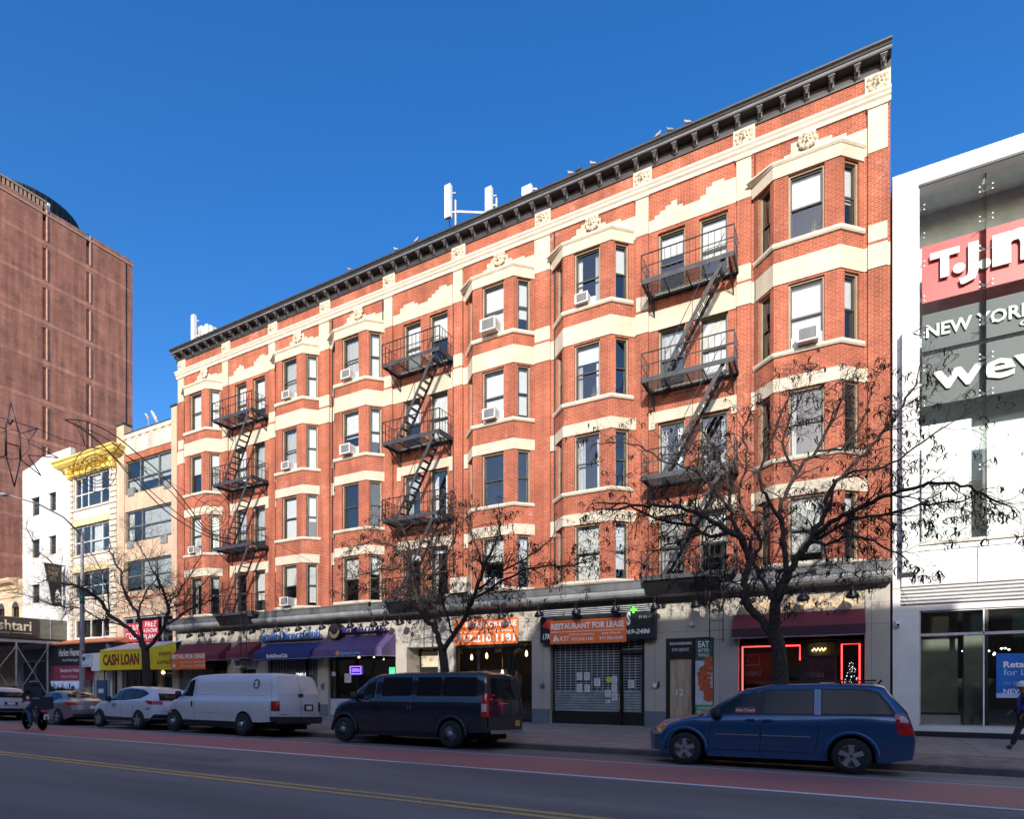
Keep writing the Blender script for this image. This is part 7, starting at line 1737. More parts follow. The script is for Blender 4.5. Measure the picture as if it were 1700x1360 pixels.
# --- white compact utility car with fleet number
P_WHT2 = paint_mat('white_car_paint', (.64, .66, .70), rough=.28, dust=.12)
def suv(lab, L, paint, grp='vehicles parked along the kerb'):
    k = L / 4.5
    c = Car(L, [(0, .84), (.2, .96), (.9, 1.08), (1.15, 1.13), (1.6, 1.42), (1.98, 1.60), (2.5, 1.67), (3.4, 1.65), (4.1, 1.58), (4.4, 1.52), (L, 1.40)], [(0, .70), (.3, .88), (1.1, 1.04), (2.2, 1.08), (3.6, 1.14), (L, 1.16)],
            [(0, .32), (.3, .26), (4.0, .28), (L, .40)], [(0, .80), (.25, .88), (.8, .92), (3.9, .92), (4.3, .89), (L, .85)], [(0, .6), (.9, .74), (1.6, .67), (2.4, .68), (3.6, .67), (L, .60)],
            (.87, .87 + 2.66), (.39, .345, 1.0), rear=[(.3, -.05), (.55, .03), (.9, 0), (1.15, -.08), (1.55, -.38)], front=[(.3, .04), (.6, 0), (.9, .15)], rb=.14, fb=.38)
    r = car_root('utility_car', lab, 'car', grp); m = MB().use(paint); c.body(m); m.build('body', None, r)
    m = MB().use(M_PLAS); c.side(m, [(1.38, 1.18), (1.72, 1.42), (2.1, 1.53), (2.7, 1.56), (3.5, 1.52), (3.98, 1.36)], [(1.38, 1.08), (2.6, 1.09), (3.6, 1.18), (3.98, 1.34)], .004, 18); c.side(m, [(.0, .46), (4.3, .42), (L, .58)], [(0, .34), (.4, .28), (4.2, .30), (L, .42)], .006, 30); c.capp(m, -.84, .84, .42, .58, .012); m.build('cladding', None, r)
    for a, b in (([(1.52, 1.22), (1.85, 1.43), (2.2, 1.505), (2.28, 1.51)], [(1.52, 1.10), (2.28, 1.11)]), ([(2.38, 1.52), (3.08, 1.52)], [(2.38, 1.11), (3.08, 1.15)]), ([(3.16, 1.51), (3.5, 1.47), (3.86, 1.35)], [(3.16, 1.16), (3.86, 1.325)])):
        sided(lambda m, sd: c.side(m, a, b, .008, 7, sd), 'car_window', M_CARG, r)
    m = MB().use(M_CARG); c.topp(m, 1.18, 1.92, .76, .62); m.build('windshield', None, r)
    m = MB().use(M_CARG); c.capp(m, -.62, .62, 1.10, 1.38, taper=.05); m.build('rear_window', None, r)
    m = MB().use(M_SEAM); c.line(m, [(1.34, 1.08), (1.36, .7), (1.4, .42)], .010); c.line(m, [(2.34, 1.1), (2.36, .44)], .010); c.line(m, [(3.12, 1.14), (3.18, .78), (3.05, .5)], .010); c.line(m, [(1.4, 1.00), (3.6, 1.06)], .006); c.capp(m, -.6, .6, .70, .71, .012); m.build('door_seam', None, r)
    m = MB().use(M_TAIL); c.side(m, [(3.98, 1.08), (4.2, 1.10), (L, 1.08)], [(3.98, 1.06), (4.2, .96), (L, .94)], .010, 6, (-1,)); c.capp(m, -.85, -.52, .95, 1.08); m.build('tail_light', None, r)
    m = MB().use(M_TAIL); c.side(m, [(3.98, 1.08), (4.2, 1.10), (L, 1.08)], [(3.98, 1.06), (4.2, .96), (L, .94)], .010, 6, (1,)); c.capp(m, .52, .85, .95, 1.08); m.build('tail_light', None, r)
    sided(lambda m, sd: c.side(m, [(.04, .88), (.5, .98)], [(.04, .78), (.5, .92)], .008, 6, sd), 'headlight', M_HEAD, r)
    m = MB().use(M_PLAS); c.capp(m, -.27, .27, .74, .90, .012); m.use(M_WHITE); c.capp(m, -.16, .16, .76, .88, .016); m.build('number_plate', None, r)
    mirror_(r, 1.52, .84, 1.14, M_PLAS); finish(c, r, paint, .345, .22, .225, 5, M_RIM, .90)
    return c, r
c, r = suv('white compact utility car with fleet number 147 parked ahead of the cargo van', 4.5, P_WHT2)
m = MB(); ps3 = lambda a, b, o=0.0: c.warp(a, -(c.sy(a, b) + .012), b)
text_mb(m, '147', 4.02, 4.34, .72, .83, ps3, M_BASE, 0, bold=.03); text_mb(m, 'NYC', 1.78, 2.06, .82, .96, ps3, M_BASE, 0, bold=.05); text_mb(m, 'TAXI & LIMO', 1.80, 2.04, .74, .79, ps3, M_ACG, 0); m.build('fleet_number', None, r)
place(r, X(164.7, 13.4) - .87, 13.36 + .92, 2.8, dz=-.055)
P_PEARL = paint_mat('pearl_white_paint', (.58, .57, .62), rough=.3, dust=.12)
c, r = suv('pearl white car seen from behind at the far left, ahead of the cyclist', 4.5, P_PEARL)
place(r, X(45, 15.0) - 4.45, 13.36 + .92, 2.8, dz=-.055)

# --- beige sedan
P_BEIGE = paint_mat('champagne_paint', (.30, .26, .24), metal=.5, rough=.3, dust=.12)
L = 4.55
c = Car(L, [(0, .72), (.2, .84), (.9, .95), (1.15, .99), (1.7, 1.28), (2.05, 1.42), (2.5, 1.47), (3.0, 1.45), (3.4, 1.35), (3.85, 1.14), (4.1, 1.08), (4.4, 1.06), (L, 1.02)], [(0, .60), (.3, .76), (1.1, .92), (2.4, .96), (4.0, 1.0), (L, .98)],
        [(0, .26), (.3, .20), (4.0, .22), (L, .34)], [(0, .78), (.25, .86), (.8, .91), (3.8, .91), (4.3, .87), (L, .80)], [(0, .55), (.9, .72), (1.7, .62), (2.4, .60), (3.2, .60), (3.9, .66), (L, .60)],
        (.90, 3.55), (.37, .32, 1.0), rear=[(.3, -.03), (.6, .03), (.9, .0), (1.1, -.03)], front=[(.3, .04), (.6, 0), (.9, .15)], rb=.22, fb=.38, crown=.045)
r = car_root('sedan_car', 'champagne sedan with wide red tail lights parked behind the cyclist', 'car')
m = MB().use(P_BEIGE); c.body(m); m.build('body', None, r)
for a, b in (([(1.55, 1.08), (1.95, 1.30), (2.25, 1.36), (2.4, 1.365)], [(1.55, .98), (2.4, .99)]), ([(2.48, 1.365), (2.9, 1.355), (3.15, 1.31)], [(2.48, .99), (3.15, 1.01)]), ([(3.2, 1.29), (3.45, 1.17)], [(3.2, 1.04), (3.45, 1.15)])):
    sided(lambda m, sd: c.side(m, a, b, .008, 7, sd), 'car_window', M_CARG, r)
m = MB().use(M_CARG); c.topp(m, 1.2, 1.98, .72, .56); m.build('windshield', None, r)
m = MB().use(M_CARG); c.topp(m, 3.12, 3.80, .52, .60); m.build('rear_window', None, r)
m = MB().use(M_TAIL); c.side(m, [(3.98, .94), (4.2, .96), (L, .95)], [(3.98, .92), (4.2, .84), (L, .83)], .010, 5, (-1,)); c.capp(m, -.80, -.42, .84, .95); m.build('tail_light', None, r)
m = MB().use(M_TAIL); c.side(m, [(3.98, .94), (4.2, .96), (L, .95)], [(3.98, .92), (4.2, .84), (L, .83)], .010, 5, (1,)); c.capp(m, .42, .80, .84, .95); m.build('tail_light', None, r)
m = MB().use(M_SEAM); c.line(m, [(2.44, 1.0), (2.46, .35)], .010); c.line(m, [(3.2, 1.0), (3.28, .7)], .010); c.capp(m, -.7, .7, .62, .63, .012); m.use(M_PLAS); c.capp(m, -.72, .72, .34, .46, .014); m.build('door_seam', None, r)
m = MB().use(M_WHITE); c.capp(m, -.16, .16, .70, .82, .012); m.build('number_plate', None, r)
sided(lambda m, sd: c.side(m, [(.04, .76), (.5, .84)], [(.04, .66), (.5, .78)], .008, 6, sd), 'headlight', M_HEAD, r)
mirror_(r, 1.6, .80, 1.02, P_BEIGE); finish(c, r, P_BEIGE, .32, .21, .215, 5, M_RIM, .89)
place(r, X(96.4, 13.4) - 3.55, 13.36 + .91, 2.8, dz=-.055)

# ---------------------------------------------------------------- people
def skinned(name, J, E, m_, parent=None, sub=2, root=0):
    """one continuous surface grown over joints J = {id: (x, y, z, radius)} joined by edges E"""
    ids = list(J); ix = {k: i for i, k in enumerate(ids)}
    me = bpy.data.meshes.new(name); me.from_pydata([J[k][:3] for k in ids], [(ix[a], ix[b]) for a, b in E], [])
    ob = bpy.data.objects.new(name, me); S.collection.objects.link(ob)
    sk = ob.modifiers.new('skin', 'SKIN'); sk.use_smooth_shade = True; sk.branch_smoothing = .6
    for k, v in zip(ids, me.skin_vertices[0].data): q = J[k][3]; v.radius = (q, q) if not isinstance(q, tuple) else q
    me.skin_vertices[0].data[ix[ids[root]]].use_root = True
    sb = ob.modifiers.new('sub', 'SUBSURF'); sb.levels = sub; sb.render_levels = sub
    dg = bpy.context.evaluated_depsgraph_get(); dg.update()
    nm = bpy.data.meshes.new_from_object(ob.evaluated_get(dg)); ob.modifiers.clear(); ob.data = nm; nm.materials.clear(); nm.materials.append(m_)
    for p in nm.polygons: p.use_smooth = True
    if parent: ob.parent = parent
    return ob
M_SKIN = mat('skin', (.36, .20, .13), rough=.6, var=.06); M_SKIND = mat('brown_skin', (.16, .08, .05), rough=.6, var=.06)
def hand(J, E, wr, tip, pre, curl=(0, 0, -1)):
    """palm, four bent fingers of different lengths and a thumb, rooted at the wrist joint"""
    w = Vector(J[wr][:3]); d = (Vector(tip) - w).normalized(); c_ = Vector(curl).normalized(); c_ = (c_ - d * c_.dot(d)).normalized(); s_ = d.cross(c_)
    pc = w + d * .06; J[pre + 'p'] = (*pc, .026); E.append((wr, pre + 'p'))
    for i, (o, l) in enumerate(((-.03, .062), (-.01, .074), (.01, .07), (.03, .055))):
        a = pc + d * .035 + s_ * o; b = a + d * l * .5 + c_ * .012; e = b + d * l * .3 + c_ * l * .45
        for k, p, r_ in (('a', a, .011), ('b', b, .0095), ('c', e, .008)): J[pre + str(i) + k] = (*p, r_)
        E += [(pre + 'p', pre + str(i) + 'a'), (pre + str(i) + 'a', pre + str(i) + 'b'), (pre + str(i) + 'b', pre + str(i) + 'c')]
    a = pc - s_ * .035 + c_ * .01; b = a + d * .035 - s_ * .02 + c_ * .025
    J[pre + 'ta'] = (*a, .012); J[pre + 'tb'] = (*b, .009); E += [(pre + 'p', pre + 'ta'), (pre + 'ta', pre + 'tb')]
def face(root, c, f, m_, up=(0, 0, 1), hair=None, hm=None):
    """eyes, nose, mouth, ears on a head centred at c looking along f"""
    c = Vector(c); f = Vector(f).normalized(); u = Vector(up); s_ = f.cross(u).normalized()
    m = MB().use(m_, True)
    for sd in (-1, 1):
        e = c + s_ * sd * .075; m.lathe([(0, -.012), (.02, -.008), (.026, 0), (.02, .008), (0, .012)], 8, e)
    n = c + f * .098 - u * .005; m.mesh([n + u * .035 - f * .01, n + s_ * .014 - u * .015, n - s_ * .014 - u * .015, n + f * .022 - u * .012], [(0, 1, 3), (0, 3, 2), (1, 2, 3)])
    m.build('ears_and_nose', None, root)
    m = MB().use(M_BLACK)
    for sd in (-1, 1): e = c + f * .092 + s_ * sd * .032 + u * .018; m.lathe([(0, -.008), (.011, 0), (0, .008)], 8, e)
    m.build('eyes', None, root); e = c + f * .094 - u * .045; MB().use(mat('lips', (.25, .07, .06))).mesh([e + s_ * .025, e - s_ * .025, e - u * .010 + f * .004, e + u * .006 + f * .004], [(0, 2, 1), (0, 1, 3)])
# pedestrian striding west at the right edge
M_DKCLO = mat('black_clothing', (.016, .016, .02), rough=.9, var=.3); M_BLUJ = mat('blue_padded_vest', (.012, .04, .34), rough=.6, var=.2, scale=6); M_HAT = mat('white_knit_hat', (.62, .62, .64), rough=.95, var=.15, scale=30)
yP = 18.9; xP = X(1703, yP) + .0; zP = .02 + (yP - 15.25) * .0208
def pj(x, y, z, r_): return (xP + x, yP + y, zP + z, r_)
J = {'pel': pj(0, 0, .90, .12), 'chest': pj(-.03, 0, 1.18, .13), 'neck': pj(-.05, 0, 1.38, .055), 'chin': pj(-.08, 0, 1.46, .065), 'head': pj(-.08, 0, 1.53, .085), 'top': pj(-.07, 0, 1.58, .07),
     'hl': pj(0, -.09, .86, .085), 'kl': pj(-.16, -.09, .50, .058), 'al': pj(-.28, -.09, .10, .04), 'tl': pj(-.40, -.09, .05, .035), 'hr': pj(0, .09, .86, .085), 'kr': pj(.06, .09, .48, .058), 'ar': pj(.30, .09, .18, .04), 'tr': pj(.26, .09, .06, .034),
     'sl': pj(-.04, -.17, 1.32, .06), 'el': pj(.06, -.21, 1.06, .042), 'wl': pj(-.10, -.20, .86, .028), 'sr': pj(-.04, .17, 1.32, .06), 'er': pj(-.06, .22, 1.06, .042), 'wr': pj(-.22, .20, .92, .028)}
E = [('pel', 'chest'), ('chest', 'neck'), ('neck', 'chin'), ('chin', 'head'), ('head', 'top'), ('pel', 'hl'), ('hl', 'kl'), ('kl', 'al'), ('al', 'tl'), ('pel', 'hr'), ('hr', 'kr'), ('kr', 'ar'), ('ar', 'tr'), ('chest', 'sl'), ('sl', 'el'), ('el', 'wl'), ('chest', 'sr'), ('sr', 'er'), ('er', 'wr')]
hand(J, E, 'wl', pj(-.16, -.2, .74, 0)[:3], 'L'); hand(J, E, 'wr', pj(-.32, .2, .84, 0)[:3], 'R')
ped = skinned('person', J, E, M_SKIND, None, 2); tag(ped, 'person in a blue vest, black trousers and white knit hat walking past the glass store', 'person')
face(ped, J['head'][:3], (-1, 0, 0), M_SKIND)
def grow(k, f): return (*J[k][:3], J[k][3] * f + .012)
skinned('jacket', {k: grow(k, 1.12) for k in ('pel', 'chest', 'neck', 'sl', 'el', 'sr', 'er')} | {'wl': (*J['wl'][:3], .045), 'wr': (*J['wr'][:3], .045)}, [e for e in E if set(e) <= {'pel', 'chest', 'neck', 'sl', 'el', 'wl', 'sr', 'er', 'wr'}], M_DKCLO, ped)
skinned('vest', {'pel': pj(0, 0, .80, .165), 'mid': pj(-.01, 0, 1.0, .165), 'chest': pj(-.03, 0, 1.22, .17), 'n': pj(-.05, 0, 1.36, .075)}, [('pel', 'mid'), ('mid', 'chest'), ('chest', 'n')], M_BLUJ, ped)
skinned('trousers', {k: grow(k, 1.15) for k in ('pel', 'hl', 'kl', 'al', 'hr', 'kr', 'ar')}, [e for e in E if set(e) <= {'pel', 'hl', 'kl', 'al', 'hr', 'kr', 'ar'}], M_DKCLO, ped)
for a, b, c_ in (('al', 'tl', pj(-.25, -.09, .045, .05)), ('ar', 'tr', pj(.34, .09, .14, .05))): skinned('shoe', {'h': c_, 'a': (*J[a][:3], .052), 't': (*J[b][:3], .045)}, [('h', 't'), ('h', 'a')], M_BLACK, ped)
hp = Vector(J['head'][:3]); o = MB().use(M_HAT, True).lathe([(.100, -.0), (.108, .02), (.104, .06), (.08, .10), (.03, .125), (0, .13)], 16, hp + Vector((.01, 0, .015))); o.lathe([(.104, -.015), (.114, -.01), (.114, .03), (.104, .035)], 16, hp + Vector((.01, 0, .01))); o.build('hat', None, ped)

# delivery cyclist heading west in the red lane
yC = 11.2; xF, xR = X(45, yC), X(70.5, yC); rW = .34
bk = thing('delivery_bicycle', 'black delivery bicycle with a large cargo bag ridden in the red lane', 'bicycle', (0, 0, 0))
for x in (xF, xR):
    m = MB().use(M_TYRE, True); m.lathe([(rW - .045, -.012), (rW - .01, -.024), (rW, 0), (rW - .01, .024), (rW - .045, .012), (rW - .045, -.012)], 32, (x, yC, rW + .004), 'y'); w = m.build('wheel', None, bk)
    m = MB().use(M_CHROME)
    for k in range(18): a = k * math.tau / 18; m.bar((x, yC, rW), (x + (rW - .04) * math.cos(a), yC, rW + (rW - .04) * math.sin(a)), .004, .004)
    m.lathe([(.035, -.03), (.035, .03)], 10, (x, yC, rW), 'y'); m.build('spokes', None, w)
bb = (xF + .62, yC, .30); hd = (xF + .22, yC, .88); st = (xR - .42, yC, .62); sd_ = (xR - .36, yC, .98)
m = MB().use(M_BLACK, True)
for a, b, r_ in ((hd, bb, .024), (hd, st, .02), (st, bb, .02), (bb, (xR, yC, rW), .014), (st, (xR, yC, rW), .012), (hd, (xF, yC, rW), .018), (st, sd_, .015), (hd, (xF + .26, yC, 1.05), .016)): m.tube([a, b], r_, 7)
m.build('frame', None, bk)
MB().use(M_BLACK, True).tube([(xF + .42, yC - .30, 1.06), (xF + .28, yC - .22, 1.08), (xF + .26, yC, 1.06), (xF + .28, yC + .22, 1.08), (xF + .42, yC + .30, 1.06)], .014, 7).build('handlebar', None, bk)
MB().use(M_PLAS, True).lathe([(0, .05), (.07, .03), (.09, 0), (.06, -.03), (0, -.04)], 12, (sd_[0], yC, 1.0)).build('saddle', None, bk)
m = MB().use(M_IRON); m.box(xR - .25, xR + .25, yC - .12, yC + .12, .76, .78)
for s in (-.1, .1): m.bar((xR + .1, yC + s, .77), (xR, yC + s, .36), .012, .012)
m.build('rear_rack', None, bk)
m = MB().use(M_PLAS); m.box(xR - .22, xR + .30, yC - .22, yC + .22, .79, 1.24); m.use(mat('grey_reflective_tape', (.45, .47, .5), rough=.4)); m.box(xR - .22, xR + .30, yC - .222, yC - .2201, 1.17, 1.20); m.box(xR + .02, xR + .12, yC - .2225, yC - .2205, .84, .90); m.build('cargo_bag', None, bk)
m = MB().use(M_TAIL).box(xR + .20, xR + .26, yC - .05, yC + .05, .62, .70); m.use(M_WHITE).box(xR + .27, xR + .275, yC - .08, yC + .08, .40, .60); m.build('tail_reflector', None, bk)
m = MB().use(M_CHROME, True).lathe([(.09, -.006), (.09, .006), (0, .006)], 16, (bb[0], yC - .06, bb[2]), 'y'); m.bar((bb[0], yC - .09, bb[2]), (bb[0] - .1, yC - .10, bb[2] - .13), .015, .02); m.bar((bb[0], yC + .09, bb[2]), (bb[0] + .1, yC + .10, bb[2] + .13), .015, .02)
for s, dx, dz in ((-1, -.1, -.13), (1, .1, .13)): m.box(bb[0] + dx - .05, bb[0] + dx + .05, yC + s * .10 - .0, yC + s * .19, bb[2] + dz - .012, bb[2] + dz + .012)
m.bar((bb[0] + .02, yC + .05, .1), (bb[0] + .1, yC + .05, .32), .014, .014); m.build('crank', None, bk)
J = {'pel': (sd_[0], yC, 1.10, .13), 'waist': (sd_[0] - .06, yC, 1.26, .125), 'chest': (sd_[0] - .18, yC, 1.46, .14), 'neck': (sd_[0] - .26, yC, 1.60, .055), 'chin': (sd_[0] - .31, yC, 1.65, .07), 'head': (sd_[0] - .31, yC, 1.72, .088), 'top': (sd_[0] - .30, yC, 1.77, .07),
     'hl': (sd_[0], yC - .09, 1.04, .09), 'kl': (sd_[0] - .42, yC - .11, .78, .065), 'al': (bb[0] - .04, yC - .13, .27, .042), 'tl': (bb[0] - .20, yC - .13, .18, .035), 'hr': (sd_[0], yC + .09, 1.04, .09), 'kr': (sd_[0] - .42, yC + .11, 1.0, .065), 'ar': (bb[0] + .14, yC + .13, .52, .042), 'tr': (bb[0] - .02, yC + .13, .45, .035),
     'sl': (sd_[0] - .20, yC - .19, 1.52, .065), 'el': (sd_[0] - .34, yC - .28, 1.26, .045), 'wl': (xF + .48, yC - .29, 1.10, .03), 'sr': (sd_[0] - .20, yC + .19, 1.52, .065), 'er': (sd_[0] - .34, yC + .28, 1.26, .045), 'wr': (xF + .48, yC + .29, 1.10, .03)}
E = [('pel', 'waist'), ('waist', 'chest'), ('chest', 'neck'), ('neck', 'chin'), ('chin', 'head'), ('head', 'top'), ('pel', 'hl'), ('hl', 'kl'), ('kl', 'al'), ('al', 'tl'), ('pel', 'hr'), ('hr', 'kr'), ('kr', 'ar'), ('ar', 'tr'), ('chest', 'sl'), ('sl', 'el'), ('el', 'wl'), ('chest', 'sr'), ('sr', 'er'), ('er', 'wr')]
E2 = list(E); hand(J, E, 'wl', (xF + .36, yC - .29, 1.07), 'L'); hand(J, E, 'wr', (xF + .36, yC + .29, 1.07), 'R')
cy = skinned('person', J, E, M_SKIND, None, 2); tag(cy, 'cyclist in a dark padded jacket, pale-brimmed hood and jeans riding in the red lane', 'person')
face(cy, J['head'][:3], (-1, 0, -.1), M_SKIND)
M_JEAN = mat('blue_jeans', (.05, .10, .20), rough=.9, var=.3, scale=8); M_PUFF = mat('dark_padded_jacket', (.020, .022, .032), rough=.8, var=.3, scale=8)
skinned('jacket', {k: (*J[k][:3], J[k][3] * 1.15 + .03) for k in ('pel', 'waist', 'chest', 'neck', 'sl', 'el', 'sr', 'er')} | {'wl': (*J['wl'][:3], .05), 'wr': (*J['wr'][:3], .05)}, [e for e in E2 if set(e) <= {'pel', 'waist', 'chest', 'neck', 'sl', 'el', 'wl', 'sr', 'er', 'wr'}], M_PUFF, cy)
skinned('trousers', {k: (*J[k][:3], J[k][3] * 1.12 + .014) for k in ('pel', 'hl', 'kl', 'al', 'hr', 'kr', 'ar')}, [e for e in E2 if set(e) <= {'pel', 'hl', 'kl', 'al', 'hr', 'kr', 'ar'}], M_JEAN, cy)
skinned('hood', {'a': (*J['neck'][:3], .10), 'b': (J['head'][0] + .035, yC, J['head'][2] - .02, .112), 'c': (J['top'][0] + .035, yC, J['top'][2] + .02, .085)}, [('a', 'b'), ('b', 'c')], M_PUFF, cy)
hp = Vector(J['head'][:3]); MB().use(mat('pale_cap_brim', (.45, .40, .34), rough=.8), True).tube([hp + Vector((.10 * math.cos(a), .115 * math.sin(a), .06 + .02 * math.cos(a))) for a in [k * math.tau / 16 for k in range(17)]], .022, 6).build('cap', None, cy)
for a, b in (('al', 'tl'), ('ar', 'tr')): q = J[a]; skinned('shoe', {'h': (q[0] + .05, q[1], q[2] - .05, .045), 'a': (*q[:3], .05), 't': (*J[b][:3], .042)}, [('h', 't'), ('h', 'a')], M_PLAS, cy)
# ---------------------------------------------------------------- bare street trees
M_BARK = mat('dark_bark', (.036, .028, .024), rough=.95, var=.55, scale=14, bump=1.0, bscale=45)
M_TWIG = mat('twig_bark', (.045, .035, .030), rough=.9, var=.4, scale=8); M_POD = mat('seed_pod_brown', (.022, .014, .012), rough=.8, var=.4)
def px3(px, py, d): return Vector((X(px, d), d, H(px, py, d)))
def smooth_path(pts, n=3):
    out = []
    for i in range(len(pts) - 1):
        p0 = pts[max(0, i - 1)]; p1 = pts[i]; p2 = pts[i + 1]; p3 = pts[min(len(pts) - 1, i + 2)]
        for k in range(n):
            t = k / n; out.append(0.5 * ((2 * p1) + (p2 - p0) * t + (2 * p0 - 5 * p1 + 4 * p2 - p3) * t * t + (3 * p1 - p0 - 3 * p2 + p3) * t ** 3))
    return out + [pts[-1]]
def make_tree(lab, limbs, seed, twk, pods, ppm=1.0, scale=1.0, droop=.15):
    """limbs: list of (radius start, radius end, [(px, py, d), ...]); twigs grow from them"""
    rt = random.Random(seed); base = px3(*limbs[0][2][0])
    root = thing('street_tree', lab, 'tree', tuple(base), 'bare street trees')
    trunk = MB().use(M_BARK, True); crown = MB().use(M_TWIG, True); pod = MB().use(M_POD)
    cen = Vector((0, 0, 0)); cnt = 0
    for _, _, p in limbs[1:]:
        for q in p: cen += px3(*q); cnt += 1
    cen /= max(1, cnt)
    def branch(p, d, L, r, lev):
        n = max(3, int(L / (.16 if lev < 3 else .09))); pts = [p.copy()]; dd = d.normalized()
        for i in range(n):
            dd = (dd + Vector((rt.gauss(0, .30), rt.gauss(0, .30), rt.gauss(0, .26))) + Vector((0, 0, (.05 if lev < 3 else -droop * .5)))).normalized(); pts.append(pts[-1] + dd * (L / n))
        rr = [max(.0028, r * (1 - .75 * i / n)) for i in range(n + 1)]
        crown.tube(pts, rr, 5 if lev < 3 else 3, cap=False)
        if lev >= 4: 
            if rt.random() < pods: podat(pts[-1])
            return
        k = int(L * (4.2 if lev == 2 else 7.0) * twk); 
        for _ in range(k):
            i = rt.randint(1, n); q = pts[i]; od = (pts[i] - pts[i - 1]).normalized()
            s_ = Vector((rt.gauss(0, 1), rt.gauss(0, 1), rt.gauss(0, 1))); s_ = (s_ - od * s_.dot(od)).normalized(); nd = (od * rt.uniform(.3, 1.0) + s_ * rt.uniform(.5, 1.0) + (q - cen).normalized() * .35)
            branch(q, nd, (rt.uniform(.35, .85) if lev == 2 else rt.uniform(.10, .34)) * scale, rr[i] * .6, lev + 1)
        if pods and rt.random() < pods: podat(pts[-1])
    def podat(p):
        for _ in range(rt.choice((2, 3, 4, 5))):
            L = rt.uniform(.07, .19); a = rt.uniform(0, 6.28); c1 = Vector((math.cos(a), math.sin(a), 0)); bend = rt.uniform(.6, 2.6); q = p.copy(); pts = []
            for i in range(6):
                t = i / 5; pts.append(q + c1 * (L * .5 * bend * math.sin(t * 2.9)) + Vector((0, 0, -L * t)))
            w = .013; sd_ = Vector((-c1.y, c1.x, 0)) * w + Vector((0, 0, .002))
            pod.mesh([x + sd_ * (.4 if i in (0, 5) else 1) for i, x in enumerate(pts)] + [x - sd_ * (.4 if i in (0, 5) else 1) for i, x in enumerate(pts)] + [x + c1 * .014 for x in pts],
                     [(i, i + 1, 7 + i, 6 + i) for i in range(5)] + [(i, i + 1, 13 + i, 12 + i) for i in range(5)] + [(6 + i, 7 + i, 13 + i, 12 + i) for i in range(5)])
    for li, (r0, r1, P) in enumerate(limbs):
        pts = smooth_path([px3(*q) for q in P], 4); n = len(pts) - 1
        for i in range(1, n):
            if li: pts[i] = pts[i] + Vector((rt.gauss(0, .02), rt.gauss(0, .03), rt.gauss(0, .02)))
        rr = [r0 + (r1 - r0) * (i / n) for i in range(n + 1)]
        if li == 0: rr[0] *= 1.35; rr[1] *= 1.12
        trunk.tube(pts, rr, 10 if r0 > .08 else 7)
        if li == 0: continue
        Ltot = sum((pts[i + 1] - pts[i]).length for i in range(n)); k = int(Ltot * 3.4 * twk) + 1
        for _ in range(k):
            t = rt.uniform(.15 if r0 < .08 else .45, 1.0); i = max(1, min(n, int(t * n))); od = (pts[i] - pts[i - 1]).normalized(); s_ = Vector((rt.gauss(0, 1), rt.gauss(0, 1), rt.gauss(0, .9))); s_ = (s_ - od * s_.dot(od)).normalized()
            branch(pts[i], od * rt.uniform(.4, 1) + s_ * rt.uniform(.6, 1.1) + (pts[i] - cen).normalized() * .3, rt.uniform(.5, 1.5) * scale * (1.1 - .4 * t), max(.008, rr[i] * .5) if rr[i] < .05 else .02, 2)
        branch(pts[-1], (pts[-1] - pts[-2]), rt.uniform(.5, .9) * scale, r1 * .9, 2)
    trunk.build('trunk', None, root); crown.build('crown', None, root)
    if pod.f: tag(pod.build('seed_pods', None, root), kind='stuff')
    return root
D = 15.9
